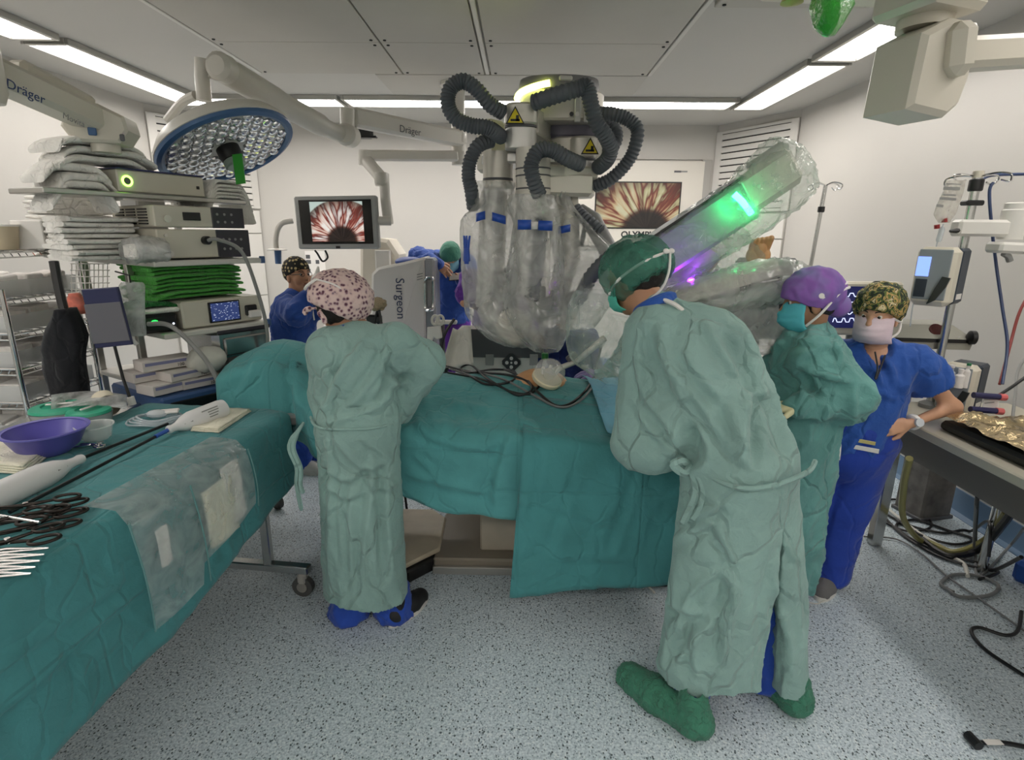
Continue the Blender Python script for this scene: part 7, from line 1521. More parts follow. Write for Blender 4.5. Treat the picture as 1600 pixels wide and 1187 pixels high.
# bracket arm
br = thing('bracket_arm', 'white jointed bracket arm reaching from the drip pole to the right frame edge', 'bracket', rq(1560, 370, 2.75))
a, b_ = rq(1500, 356, 2.74), rq(1580, 357, 2.72); MB(basis(b_-a, V3(0, 0, 1)), (a+b_)/2).box((0, 0, 0), (np.linalg.norm(b_-a)+.05, .075, .075), .012).build('arm', m_wplast, br)
MB().lathe([(.05, 0), (.05, .13), (.044, .135), (.044, .16), (.035, .165)], rq(1576, 374, 2.72), (0, 0, 1), 24).build('joint', m_wplast, br)
a, b_ = rq(1550, 386, 2.70), rq(1680, 392, 2.65); MB(basis(b_-a, V3(0, 0, 1)), (a+b_)/2).box((0, 0, 0), (np.linalg.norm(b_-a), .05, .12), .012).build('lower_arm', m_wplast, br); MB().tube([rq(1568, 396, 2.66), rq(1575, 400, 2.66), rq(1578, 408, 2.66)], .014, 8).build('hook', m_greyp, br); MB().tube([rq(1500, 360, 2.72), rq(1484, 361, 2.72)], [.014, .006], 8).build('handle', m_blk, br)
# patient monitor, printer, black screen
mo = thing('patient_monitor', 'patient monitor with pale traces behind the camouflage-capped head', 'monitor', rq(1345, 530, 3.1)); Ym = 3.1
a, b_ = rq(1292, 440, Ym), rq(1400, 525, Ym); MB().box(((a[0]+b_[0])/2, Ym+.04, (a[2]+b_[2])/2), (b_[0]-a[0], .07, a[2]-b_[2]), .012).build('casing', m_cream, mo)
a, b_ = rq(1298, 447, Ym), rq(1398, 513, Ym); so = MB().box(((a[0]+b_[0])/2, Ym+.001, (a[2]+b_[2])/2), (b_[0]-a[0], .006, a[2]-b_[2])).build('screen', mat('screen_navy', '#12142e', .2, emit=('#1d2050', .8)), mo)
m_tr = mat('trace', '#dfe4ff', .4, emit=('#d8deff', 1.2))
for k, (y0, am) in enumerate(((463, 5), (472, 2), (492, 5), (503, 6))):
    pts = []
    for i in range(40):
        ph = i/40*7 % 1; v = (am if .1 < ph < .5 else 0) if k in (0, 3) else am*abs(math.sin(ph*math.pi)) if k == 2 else am*(1 if ph > .9 else .1*math.sin(ph*9)); pts.append(rq(1301+2.3*i, y0-v, Ym-.006))
    MB().tube(pts, .0025, 4).build('trace', m_tr, so)
MB().cyl(((a[0]+b_[0])/2, Ym+.06, (a[2]+b_[2])/2-.1), ((a[0]+b_[0])/2, Ym+.06, .02), .03, n=12).build('stand', m_greyp, mo); MB().lathe([(.2, 0), (.2, .03), (.03, .05)], ((a[0]+b_[0])/2, Ym+.06, 0), (0, 0, 1), 20).build('foot', m_greyp, mo)
bs = thing('black_screen', 'black flat screen behind the purple cap', 'screen', rq(1205, 480, 3.2)); a, b_ = rq(1150, 402, 3.2), rq(1230, 530, 3.2); MB().box(((a[0]+b_[0])/2, 3.2, (a[2]+b_[2])/2), (b_[0]-a[0], .05, a[2]-b_[2]), .02).build('panel', m_blk, bs); MB().cyl(((a[0]+b_[0])/2, 3.24, .02), ((a[0]+b_[0])/2, 3.24, b_[2]+.1), .03, n=12).build('stand', m_blk, bs); MB().lathe([(.2, 0), (.2, .03), (.03, .05)], ((a[0]+b_[0])/2, 3.24, 0), (0, 0, 1), 20).build('foot', m_blk, bs)
pr = thing('bench_device', 'grey slotted device with a dark red oval beside the drip pole', 'device', rq(1430, 545, 2.95)); c_ = rq(1434, 522, 2.95)
MB(rz(-.12), c_).loft([[(-.19, -.12, -.055), (.19, -.12, -.055), (.19, .14, -.055), (-.19, .14, -.055)], [(-.20, -.125, .0), (.20, -.125, .0), (.20, .14, .0), (-.20, .14, .0)], [(-.15, -.05, .06), (.13, -.05, .06), (.15, .14, .06), (-.15, .14, .06)]]).build('casing', mat('device_grey', '#9b9a8f', .4), pr)
MB(rz(-.12), c_).box((0, -.127, -.01), (.34, .004, .018)).build('slot', m_blk, pr); MB(rz(-.12)@rx(.9), c_+V3(.03, -.085, .036)).lathe([(.035, 0), (.035, .006)], (0, 0, 0), (0, 0, 1), 20).build('red_window', mat('oval_red', '#4a1512', .3), pr)
MB().tube([rq(1478, 525, 2.85), rq(1500, 528, 2.82)], .006, 8).build('rod', m_steel, pr); MB().lathe([(.02, 0), (.035, .01), (.035, .03), (.015, .035)], rq(1512, 527, 2.80), (1, -.2, 0), 16).build('knob', m_blk, pr); MB().box((c_[0], c_[1]+.02, (c_[2]-.055)/2), (.06, .06, c_[2]-.06), .005).build('post', m_steel, pr)
# thin pole far behind
tp = thing('thin_pole', 'thin drip pole with wire hooks against the right wall', 'pole', rq(1285, 340, 4.3)*np.array([1, 1, 0])); q = rq(1290, 290, 4.3); q0 = rq(1275, 402, 4.3)
bt = q0+(q0-q)*(q0[2]/(q[2]-q0[2]+1e-6)); MB().cyl(V3(q[0]-.09, 4.3, .04), q, .014, n=12).build('pole', m_steel, tp); MB().lathe([(.02, -.02), (.024, -.015), (.024, .02)], q+(V3(q[0]-.09, 4.3, .04)-q)*.08, (0, 0, 1), 12).build('collar', m_blk, tp); MB().lathe([(.24, 0), (.24, .03), (.03, .05)], (q[0]-.09, 4.3, 0), (0, 0, 1), 20).build('foot', m_greyp, tp)
for a in (.2, 2.2, 3.4, 5.2): d = V3(math.cos(a), math.sin(a), 0); s_ = V3(-d[1], d[0], 0); MB().tube(spline([q, q+d*.06+V3(0, 0, .02), q+d*.12+s_*.01, q+d*.10-V3(0, 0, .03)+s_*.02, q+d*.07-V3(0, 0, .01)+s_*.02], 5), .0045, 6).build('hook', m_chrome, tp)
# clutter on the trolley
for i, (x, y, r_, h, m_, lab) in enumerate(((1484, 592, .018, .10, m_tubing, 'clear syringe standing behind the lower pump'), (1500, 588, .02, .08, m_strap, 'white capped bottle behind the lower pump'), (1512, 580, .016, .11, m_strap, 'white bottle with green label behind the lower pump'))):
    b_ = rq(x, y, 2.66); b_ = V3(b_[0], b_[1], 1.045); t = thing('small_bottle', lab, 'bottle', b_); MB().lathe([(r_, 0), (r_, h*.75), (r_*.5, h*.85), (r_*.5, h)], b_, (0, 0, 1), 14).build('glass', m_, t); MB().lathe([(r_*.6, h), (r_*.6, h+.012)], b_, (0, 0, 1), 12).build('cap', mat('cap_green', '#2e7d52', .4) if i == 2 else m_strap, t)
MB().box((rq(1505, 0, 2.62)[0], 2.68, 1.03), (.34, .12, .02), .006).build('side_tray', m_cream, an); MB().cyl((rq(1505, 0, 2.62)[0]+.1, 2.68, TZ), (rq(1505, 0, 2.62)[0]+.1, 2.68, 1.03), .012, n=10).build('tray_post', m_steel, an)
for i, (x, y, lab) in enumerate(((1545, 617, 'upper syringe pack with pink end beside the lower pump'), (1540, 639, 'lower syringe pack with pink end beside the lower pump'))):
    a, b_ = rq(x-24, y, 2.5), rq(x+16, y+3, 2.5); t = thing('syringe_pack', lab, 'pack', (a+b_)/2, 'syringe packs on the right trolley'); MB().tube([a, b_], .014, 10).build('barrel', mat('syringe_navy', '#2a2a55', .4), t); MB().tube([b_, b_+(b_-a)*.25], .016, 10).build('pink_cap', mat('cap_pink', '#d56a6a', .4), t)
pw = thing('paper_card', 'white printed card standing behind the syringe packs', 'card', rq(1548, 600, 2.6)); MB(basis((1, .3, 0), (0, .1, 1)), rq(1548, 632, 2.52)).box((0, 0, 0), (.10, .075, .003)).build('sheet', m_strap, pw); MB(basis((1, .3, 0), (0, .1, 1)), rq(1548, 632, 2.515)).box((-.01, .01, 0), (.06, .004, .002)).build('print_line', m_greyp, pw)
t = thing('white_tray', 'white plastic tray and cup on the gold foil at the right edge', 'tray', V3(2.28, 1.95, TZ+.09)); MB(rz(.3), (2.35, 1.98, TZ+.105)).box((0, 0, 0), (.30, .20, .02), .006).build('tray', m_strap, t); MB().lathe([(.05, 0), (.06, .07), (.055, .07), (.046, .006)], (2.32, 2.05, TZ+.115), (0, 0, 1), 20, False).build('cup', m_tubing, t)
# hanging coloured lines on the right
for nm, lab, m_, pts in (('blue_line', 'blue hanging tube curving from the drip pole hooks', mat('line_blue', '#38486e', .4), [rq(1531, 283, 2.85), rq(1550, 274, 2.85), rq(1600, 272, 2.85)]),
    ('blue_line', 'blue tube hanging down the right wall', MATS.get('line_blue') or m_blk, [rq(1552, 285, 2.85), rq(1546, 300, 2.85), rq(1549, 350, 2.85), rq(1556, 410, 2.8), rq(1566, 480, 2.75), rq(1574, 540, 2.7), rq(1566, 600, 2.62)]),
    ('red_line', 'dark red tube hanging at the right edge', mat('line_red', '#8c2f2a', .4), [rq(1610, 455, 2.9), rq(1592, 490, 2.85), rq(1578, 540, 2.8), rq(1562, 600, 2.65)]),
    ('black_line', 'black cable slanting at the right edge above the trolley', m_blk, [rq(1620, 575, 2.6), rq(1590, 598, 2.58), rq(1560, 618, 2.55)]),
    ('grey_line', 'grey cable hanging at the right edge above the foil', m_greyp, [rq(1620, 540, 2.9), rq(1592, 575, 2.85), rq(1586, 620, 2.7), rq(1582, 655, 2.5)])):
    tag(MB().tube(spline(pts, 8), .007, 8).build(nm, m_), lab, 'cable')
# floor cables and hoses
def fl(*p): return [WZ(x, y, .012) for x, y in p]
m_yelh = mat('hose_olive', '#8f8a52', .45); m_cw = mat('cable_white', '#cfcdc4', .5); m_cg = mat('cable_grey', '#77797a', .5)
cab = [('yellow_hose', 'olive-yellow hose looping from the trolley down to the floor', m_yelh, .016, [rq(1421, 716, 2.45), rq(1412, 760, 2.6), rq(1412, 810, 2.75)]+[WZ(1440, 845, .02), WZ(1490, 862, .02), WZ(1540, 842, .10), rq(1572, 800, 2.5)]),
 ('black_hose', 'thick black hose running beside the olive-yellow hose', m_blk, .018, [WZ(1440, 842, .02), WZ(1480, 868, .02), WZ(1530, 858, .06), rq(1570, 815, 2.52), rq(1582, 795, 2.45)]),
 ('black_cable', 'black cable loop lying under the trolley', m_blk, .008, fl((1380, 800), (1420, 820), (1470, 832), (1515, 830))+[rq(1545, 815, 2.7), rq(1545, 870, 2.6)]),
 ('black_cable', 'black cable tangle lying behind the blue-scrubbed person', m_blk, .007, fl((1365, 788), (1400, 780), (1440, 800), (1455, 822), (1420, 830), (1380, 815), (1362, 808))),
 ('white_cable', 'white cable bundle crossing the floor under the trolley', m_cw, .009, fl((1366, 775), (1400, 805), (1440, 835), (1480, 858))),
 ('grey_cable', 'thin grey cable winding out to the right wall', m_cg, .005, fl((1350, 838), (1400, 842), (1440, 865), (1480, 900), (1530, 935), (1600, 985))),
 ('grey_cable', 'grey coiled cable ring on the floor at the right', m_cg, .009, fl((1490, 925), (1470, 912), (1490, 898), (1530, 900), (1560, 915), (1545, 930), (1500, 932), (1478, 918))),
 ('black_cable', 'black cable snaking at the right frame edge', m_blk, .008, fl((1596, 955), (1590, 985), (1570, 992), (1530, 980), (1518, 988), (1540, 1015), (1600, 1055))),
 ('black_cable', 'black cable loops heaped under the olive-yellow hose', m_blk, .008, fl((1400, 812), (1440, 836), (1490, 850), (1520, 842), (1480, 828), (1430, 812), (1400, 822), (1440, 850), (1500, 872), (1545, 882))),
 ('black_cable', 'black cable running from the heap towards the coiled ring', m_blk, .008, fl((1375, 800), (1410, 835), (1465, 868), (1520, 885), (1560, 893), (1530, 905))),
 ('white_cable', 'short thick white cable lying beside the grey coil', m_cw, .011, fl((1480, 868), (1505, 880), (1512, 900))),
 ('floor_cable', 'thin pale cord curling near the grey shoe', m_cw, .003, fl((1298, 908), (1302, 925), (1280, 942), (1262, 940))),
 ('grey_cable', 'grey cable hanging in a loop from the trolley', m_cg, .007, [rq(1525, 780, 2.5), WZ(1522, 860, .012), WZ(1530, 900, .012), WZ(1580, 850, .05), rq(1600, 825, 2.5)]),
 ('black_cable', 'black cable hanging from the trolley to the coil', m_blk, .009, [rq(1527, 775, 2.45), WZ(1525, 850, .012), WZ(1545, 890, .012), rq(1596, 870, 2.35)])]
for nm, lab, m_, r_, pts in cab:
    P_ = [p_ if p_[2] > r_ else V3(p_[0], p_[1], r_) for p_ in spline(pts, 8)]; tag(MB().tube(P_, r_, 8).build(nm, m_), lab, 'cable')
t = thing('plug_cable', 'black plug on a labelled black cable lying in the lower right corner', 'cable', WZ(1530, 1160, 0)); P_ = [WZ(x, y, .012) for x, y in ((1530, 1160), (1565, 1160), (1600, 1166), (1660, 1180))]; MB().tube(spline(P_, 6), .008, 8).build('cord', m_blk, t)
a, b_ = WZ(1512, 1147, .016), WZ(1530, 1166, .016); MB().tube([a, b_], .017, 10).build('plug', m_blk, t); d = nrm(P_[1]-P_[0]); MB(basis(d, np.cross(V3(0, 0, 1), d)), WZ(1552, 1159, .021)).box((0, 0, 0), (.06, .022, .002)).build('tag_label', m_strap, t)
MB(rz(.5), V3(*WZ(1612, 915, 0)[:2], 0)).box((.06, 0, .06), (.2, .16, .12), .02).build('blue_footswitch', mat('pedal_blue', '#25509c', .4)); tag(bpy.data.objects['blue_footswitch'], 'blue pedal corner at the right edge on the floor', 'pedal')
# foot pedal under the table, right
fpd = thing('foot_pedal', 'black foot pedal with white cable under the long drape', 'pedal', (.52, 2.6, 0)); q = WZ(955, 905, .0)
MB().prism([(q[0]-.24, q[1]+.10), (q[0]-.20, q[1]+.20), (q[0]+.3, q[1]+.20), (q[0]+.3, q[1]-.06), (q[0]-.02, q[1]-.07), (q[0]-.24, q[1]+.04)], 0, .065, bev=.008).build('base', m_rub, fpd); MB().prism([(q[0]-.17, q[1]+.11), (q[0]-.16, q[1]+.18), (q[0]+.28, q[1]+.18), (q[0]+.28, q[1]-.02), (q[0]+.0, q[1]-.03)], .064, .085, bev=.006).build('treadle', m_blk, fpd)
MB().tube(spline([V3(q[0]-.18, q[1]+.12, .10), V3(q[0]-.05, q[1]+.02, .10), V3(q[0]+.08, q[1]-.03, .09), V3(q[0]+.2, q[1]-.12, .008)], 8), .006, 8).build('cord', m_cw, fpd)
# ================================================================ surgeon console, table-top things, poster
m_cons = mat('console_white', '#d2d0ca', .35)
cs = thing('surgeon_console', 'white surgeon console with vertical lettering behind the floral cap', 'console', rq(640, 560, 4.8)*np.array([1, 1, 0])); Yc = 4.8
pf = [rq(x, y, Yc) for x, y in ((580, 428), (590, 418), (628, 410), (660, 402), (664, 402), (668, 600), (660, 700), (580, 700))]
x0 = min(p_[0] for p_ in pf); MB().prism([(p_[0], max(p_[2], .02)) for p_ in pf], 0, .45, R=np.array([[1, 0, 0], [0, 0, 1], [0, 1, 0]]), T=(0, Yc, 0), bev=.02).build('side_panel', m_cons, cs)
MB().box((rq(672, 500, Yc)[0], Yc+.16, .80), (.10, .30, 1.48), .02).build('front_edge', mat('console_grey', '#8d8f93', .3, .4), cs)
for yy, zz in ((430, 470), ): pass
hnd = MB().tube(spline([rq(664, 438, Yc-.05), rq(668, 434, Yc-.08), rq(674, 434, Yc-.08), rq(677, 440, Yc-.06), rq(677, 478, Yc-.06), rq(672, 484, Yc-.08), rq(666, 484, Yc-.06), rq(664, 476, Yc-.05), rq(664, 442, Yc-.05)], 5), .014, 8).build('handle', m_steel, cs)
MB().box(rq(671, 458, Yc-.03), (.05, .04, .24), .01).build('handle_panel', m_greyp, cs)
sgn = text('lettering', 'Surgeon Console', .107, basis((0, 0, -1), (1, 0, 0)), rq(624, 434, Yc-.004), mat('letter_navy', '#2e3c58', .5), cs, align='LEFT')
for i in range(3): MB(basis((1, 0, .25), (0, 0, 1)), rq(656, 428+4*i, Yc-.004)).box((0, 0, 0), (.05, .008, .004)).build('vent_slot', m_greyp, cs)
hd = [rq(x, y, 5.15) for x, y in ((562, 450), (562, 382), (590, 372), (606, 374), (622, 398), (622, 450))]; MB().prism([(p_[0], p_[2]) for p_ in hd], 0, .4, R=np.array([[1, 0, 0], [0, 0, 1], [0, 1, 0]]), T=(0, 5.15, 0), bev=.03).build('hood', mat('console_cream', '#d6cfc0', .4), cs)
MB().prism([(rq(566, 0, 5.1)[0], rq(0, 455, 5.1)[2]), (rq(566, 0, 5.1)[0], rq(0, 384, 5.1)[2]), (rq(592, 0, 5.1)[0], rq(0, 384, 5.1)[2]), (rq(592, 0, 5.1)[0], rq(0, 455, 5.1)[2])], 0, .05, R=np.array([[1, 0, 0], [0, 0, 1], [0, 1, 0]]), T=(0, 5.08, 0), bev=.008).build('hood_front', m_cons, cs)
MB().sphere(rq(640, 409, 4.95), (.13, .10, .045), 16, 10).build('head_cushion', mat('cushion_blue', '#2a4488', .5), cs)
MB().box((rq(625, 500, 5)[0], 5.05, .06), (.55, .6, .1), .02).build('base', m_greyp, cs)
# low wall board behind the monitor and paper notices
pb_ = thing('notice_sheet', 'white notice sheet with small dark pictures on the back wall', 'notice', rq(498, 430, YB)); a, b_ = rq(476, 392, YB-.01), rq(512, 462, YB-.01); MB().box(((a[0]+b_[0])/2, YB-.008, (a[2]+b_[2])/2), (b_[0]-a[0], .004, a[2]-b_[2])).build('paper', m_strap, pb_)
for x, y, w_ in ((481, 401, 7), (482, 409, 8), (496, 409, 6), (482, 423, 7)):
    a, b_ = rq(x-w_/2, y-3, YB-.014), rq(x+w_/2, y+3, YB-.014); MB().box(((a[0]+b_[0])/2, YB-.012, (a[2]+b_[2])/2), (b_[0]-a[0], .003, a[2]-b_[2])).build('picture', m_dkpl, pb_)
lb = thing('low_cupboard', 'long pale low cupboard against the back wall behind the monitor', 'cupboard', rq(545, 500, YB-.2)*np.array([1, 1, 0])); a, b_ = rq(512, 432, YB-.3), rq(600, 460, YB-.3); MB().box(((a[0]+b_[0])/2, YB-.16, a[2]/2), (b_[0]-a[0]+.2, .28, a[2]), .01).build('carcass', m_cab, lb)
for k in range(2): MB().box((a[0]+(.25+.5*k)*(b_[0]-a[0]), YB-.305, a[2]/2), ((b_[0]-a[0])*.48, .018, a[2]*.9), .004).build('door', m_trim, lb)
# furry microphone on a tripod
mc = thing('microphone', 'furry beige microphone on a black stand behind the floral cap', 'microphone', rq(588, 560, 3.3)*np.array([1, 1, 0])); c_ = rq(587, 475, 3.3); mb = MB().sphere(c_, (.065, .04, .04), 26, 18); mb.v = [tuple(np.array(v)+(np.array(v)-c_)*.25*pn(np.array(v)*90)) for v in mb.v]; mb.build('wind_cover', mat('fur_beige', '#a39379', .95, bump=(150, 1.0)), mc)
for x, y, Y in ((603, 545, 3.2), (575, 560, 3.3), (592, 565, 3.5)): q = rq(x, y, Y); MB().tube([rq(591, 476, 3.3), q, V3(q[0]+(q[0]-c_[0])*1.2, q[1], .01)], .008, 8).build('stand_leg', m_blk, mc)
MB().box(rq(585, 498, 3.32), (.09, .05, .05), .01).build('clamp', m_blk, mc)
# white connector board with rolls by the console
wc_ = thing('cable_holder', 'white cable holder with coiled white leads beside the console', 'holder', rq(690, 530, 3.75)*np.array([1, 1, 0])); MB().box(rq(697, 503, 3.75), (.15, .05, .025), .006).build('bracket', m_strap, wc_)
for x in (680, 688): c_ = rq(x, 500, 3.72); MB().tube([c_+V3(.022*math.cos(a), .02*math.sin(a)*.4, .03*math.sin(a)) for a in np.linspace(0, 6.28, 18)], .009, 8).build('coil', m_cw, wc_)
MB(basis((1, 0, 0), (0, 0, 1)), rq(679, 522, 3.74)).prism([(-.05, -.05), (-.045, .05), (.045, .06), (.055, -.02), (.02, -.035), (.0, -.015), (-.02, -.055)], 0, .03, bev=.006).build('connector', m_strap, wc_)
MB().tube(spline([rq(710, 498, 3.7), rq(696, 520, 3.68), rq(689, 545, 3.66), rq(686, 575, 3.6)], 6), .010, 8).build('lead', m_blk, wc_); q = rq(690, 520, 3.78); MB().cyl((q[0], 3.80, .0), (q[0], 3.80, q[2]+.06), .02, n=12).build('post', m_dkpl, wc_)
# black cables on the patient drape
def top(x, y, dz=.02):
    d_ = _ray(x, y); lo, hi = .5, 1.6
    for k in np.linspace(1.5, 4.2, 400):
        q = _C+d_*k
        if q[2] < z_op(q[0], q[1])+dz: return q
    return q
for lab, m_, r_, pts in (('long black cable coiled in loops on the patient drape', m_blk, .0065, [(690, 572), (730, 585), (760, 600), (800, 595), (803, 580), (770, 577), (735, 582), (720, 575), (735, 570), (760, 590), (790, 608), (810, 617), (830, 610), (825, 595), (800, 582), (788, 577)]),
    ('black cable crossing the drape and rising to the robot arm', m_blk, .007, [(688, 570), (730, 580), (790, 585), (822, 595), (840, 612), (865, 632), (885, 633), (905, 620), (922, 600), (932, 575)]),
    ('second black cable looped beside the coiled cable', m_blk, .006, [(700, 582), (745, 590), (780, 603), (800, 612), (828, 615), (845, 600)]),
    ('pale grey tube lying across the black cables', m_cg, .006, [(672, 566), (720, 577), (780, 590), (830, 615), (870, 635), (900, 630), (925, 605), (938, 570)])):
    P_ = [top(x, y) for x, y in pts]
    if 'rising' in lab: P_ += [rq(936, 555, 2.95), rq(942, 530, 2.9)]
    tag(MB().tube(spline(P_, 8), r_, 8).build('table_cable', m_), lab, 'cable')
t = thing('steel_tray_edge', 'steel rail end on the drape beside the sleeve of the nurse', 'rail', top(680, 578)); q = top(678, 580); MB().box(q+V3(0, 0, .01), (.16, .04, .02), .004).build('rail', m_steel, t); MB().box(q+V3(.075, 0, .012), (.02, .045, .03), .004).build('rail_clamp', m_blk, t)
# patient: bare skin window and raised foot
pt = thing('person', 'draped patient with painted orange skin showing and one bare foot raised', 'person', (.1, 2.9, .95)); q = top(845, 597, .0)
m_skino = mat('skin_painted', '#d09c6c', .45, var=(20, .12)); qc = V3(q[0], q[1]+.06, q[2]-.03)
f0 = rq(1184, 405, 3.0); ft = []
def fnp(P):
    d_ = sd_ell(P, qc, (.15, .16, .085)); d_ = smin(d_, sd_cone(P, qc+V3(.0, .05, -.12), qc+V3(-.9, .05, -.12), .13, .12), .05)
    d_ = smin(d_, sd_cone(P, qc+V3(0, .05, -.12), V3(.62, 3.02, .80), .11, .085), .04); d_ = smin(d_, sd_cone(P, V3(.62, 3.02, .80), f0+V3(-.12, .05, -.32), .08, .06), .04); d_ = smin(d_, sd_cone(P, f0+V3(-.12, .05, -.32), f0+V3(0, .03, -.10), .06, .045), .04)
    d_ = smin(d_, sd_cone(P, f0+V3(0, .03, -.10), f0+V3(0, -.01, .06), .042, .038, (V3(0, 1, 0), .7)), .03); return d_
V1 = nets(fnp, qc+V3(-1.1, -.3, -.35), np.maximum(qc, f0)+V3(.35, .4, .25), .014)
def fnt(P): return sunion([sd_cone(P, f0+V3(-.042+.021*i, -.005, .06), f0+V3(-.046+.0225*i, -.03, .108-.003*(4-i)), .014, .012+(.003 if i == 4 else 0)) for i in range(5)]+[sd_cone(P, f0+V3(-.022, 0, .02), f0+V3(.022, 0, .02), .042, .042, (V3(0, 1, 0), .6))], .008)
V2 = nets(fnt, f0-.1, f0+.16, .005); place('body', raw([V1, V2], m_skino), pt)
# access port with clear dome on the skin
po = thing('access_port', 'clear round access port on the orange-painted skin', 'port', qc+V3(0, 0, .06)); ax = nrm(V3(.35, -.35, 1)); pc_ = top(856, 588, .06)
MB().lathe([(.075, 0), (.08, .008), (.08, .022), (.07, .03)], pc_-ax*.03, ax, 28).build('ring', mat('port_ivory', '#efe3c4', .3), po); MB().lathe([(.074, 0), (.082, .03), (.074, .065), (.045, .09), (.001, .098)], pc_-ax*.005, ax, 28).build('dome', mat('dome_clear', '#eef2f2', .06, alpha=.3, coat=1), po)
for k in range(4): MB().tube([pc_+ax*.02+V3(.03*math.cos(k*1.6), .03*math.sin(k*1.6), 0), pc_+ax*.06+V3(.045*math.cos(k*1.6), .045*math.sin(k*1.6), 0)], [.012, .009], 8).build('inlet', mat('inlet_white', '#e8e6e0', .3), po)
MB().tube([pc_+ax*.03, rq(900, 565, 2.85), rq(945, 528, 2.8)], [.016, .014, .018], 12).build('instrument_shaft', m_silver2, po); MB().box(rq(893, 557, 2.84), (.06, .03, .03), .006, basis((1, 0, .8), (-.8, 0, 1))).build('shaft_clamp', m_dkpl, po)
bt_ = thing('green_capped_vial', 'small vial with green cap standing behind the access port', 'vial', top(851, 575, .0)); q = rq(851, 578, 3.12); MB().lathe([(.016, 0), (.016, .06), (.010, .07), (.010, .085)], q-V3(0, 0, .02), (0, 0, 1), 14).build('glass', m_tubing, bt_); MB().lathe([(.018, .083), (.02, .088), (.02, .115), (.016, .12)], q-V3(0, 0, .02), (0, 0, 1), 14).build('cap', mat('cap_green2', '#1f6b35', .4), bt_)
# ================================================================ people behind
def simple_gown(root, J, m, hem, k=.05, arm_r=.075, body_r=.155, name='gown', cell=.014, sc=(7, 7, 2.5), seed=3.0, flare=.0, amp=.010):
    f = J['f']; D = [(J['pelvis'], J['chest'], body_r, body_r+.01, (f, .82)), (J['shL']*.9+J['shR']*.1, J['shR']*.9+J['shL']*.1, .085, .085, None), (J['chest'], J['neck']-V3(0, 0, .015), .13, .08, None), (J['pelvis'], V3(J['pelvis'][0], J['pelvis'][1], hem-.1), body_r+.01, body_r+.03+flare, (f, .85))]
    for s in 'LR': D += [(J['sh'+s], J['el'+s], arm_r+.008, arm_r, None), (J['el'+s], J['wr'+s], arm_r, arm_r*.65, None)]
    P = np.array(bones_pts(D)); V, F = nets(lambda Q: np.maximum(sunion([sd_cone(Q, *q) for q in D], k), hem-Q[..., 2]), P.min(0)-.24, P.max(0)+.2, cell)
    V = rough_cloth(V, F, amp, sc, seed, None, .005); V, F = open_bottom(V, F, hem); return place(name, raw([(V, F)], m), root)
def trousers(root, J, m, cell=.016, r=.095):
    D = []
    for s in 'LR': D += [(J['hip'+s], J['kn'+s], r, r*.85, None), (J['kn'+s], J['an'+s]-V3(0, 0, .05), r*.85, r*.8, None)]
    P = np.array(bones_pts(D)); V, F = nets(lambda Q: np.maximum(sunion([sd_cone(Q, *q) for q in D], .02), .04-Q[..., 2]), P.min(0)-.12, P.max(0)+.12, cell); V = rough_cloth(V, F, .008, (8, 8, 7), 2.2); place('trousers', raw([(V, F)], m), root)
def stand(x, y, f, h, lean=(0, 0)):
    """a standing skeleton of height h facing f; lean shifts chest and head"""
    f = nrm(V3(*f, 0)); r = V3(f[1], -f[0], 0); s = h/1.75; L = V3(lean[0], lean[1], 0); b = V3(x, y, 0)
    return arr(dict(f=f, pelvis=b+V3(0, 0, .93*s)+L*.3, chest=b+V3(0, 0, 1.25*s)+L*.7, neck=b+V3(0, 0, 1.46*s)+L, head=b+V3(0, 0, 1.60*s)+L*1.1+f*.02, hf=f,
        shL=b-r*.18*s+V3(0, 0, 1.38*s)+L*.85, shR=b+r*.18*s+V3(0, 0, 1.38*s)+L*.85, hipL=b-r*.09*s+V3(0, 0, .88*s), hipR=b+r*.09*s+V3(0, 0, .88*s),
        knL=b-r*.10*s+V3(0, 0, .48*s), knR=b+r*.10*s+V3(0, 0, .48*s), anL=b-r*.10*s+V3(0, 0, .1), anR=b+r*.10*s+V3(0, 0, .1))), r
m_gblue = fabric('gown_blue', '#2c4f9e', crease=.8); m_purplec = fabric('scrub_purple', '#6a3aa0', crease=.8); m_glp = mat('glove_lilac', '#a596c8', .5)
def feet(root, J, m=m_solew):
    for s in 'LR': shoe(root, 'shoe', m, J['an'+s]*np.array([1, 1, 0])-J['f']*.07, J['an'+s]*np.array([1, 1, 0])+J['f']*.18, sole=True, msole=m_solew)
# E: in blue, dotted black cap, glasses, lifting a white-covered camera
E_ = thing('person', 'person in blue with dotted black cap and glasses lifting a white camera', 'person', (-1.62, 3.95, 0))
J, r = stand(-1.60, 3.95, (.9, -.25), 1.55); hE = rq(466, 432, 3.95)
J['head'] = hE; J['neck'] = hE+V3(-.03, .0, -.14); J['chest'] = V3(-1.62, 3.95, 1.12); J['pelvis'] = V3(-1.63, 3.95, .88); J['hf'] = V3(.82, -.55, .10); sL = rq(486, 478, 3.9); sR = rq(445, 478, 4.0)
J.update(arr(dict(shR=rq(447, 480, 3.88), shL=rq(478, 478, 4.05), elR=rq(476, 472, 3.68), wrR=rq(492, 446, 3.80), elL=rq(503, 482, 4.0), wrL=rq(505, 462, 3.86), hands=.95)))
J['elR'] = rq(463, 492, 3.66); J['wrR'] = rq(488, 452, 3.75)
make_body(E_, J, m_skin, hands=[('R', (.35, .2, .9), (-.2, -.9, .2), 1, .55), ('L', (-.1, -.2, .9), (.6, -.5, .2), -1, .55)], hs=.95); Rh = head_mesh(J['head'], J['hf'], s=.95, cell=.03)[1]
simple_gown(E_, J, m_gblue, .80, arm_r=.07, body_r=.165, name='jacket', seed=51, flare=.02); trousers(E_, J, m_pants); feet(E_, J); eyes(E_, hE, Rh, .95)
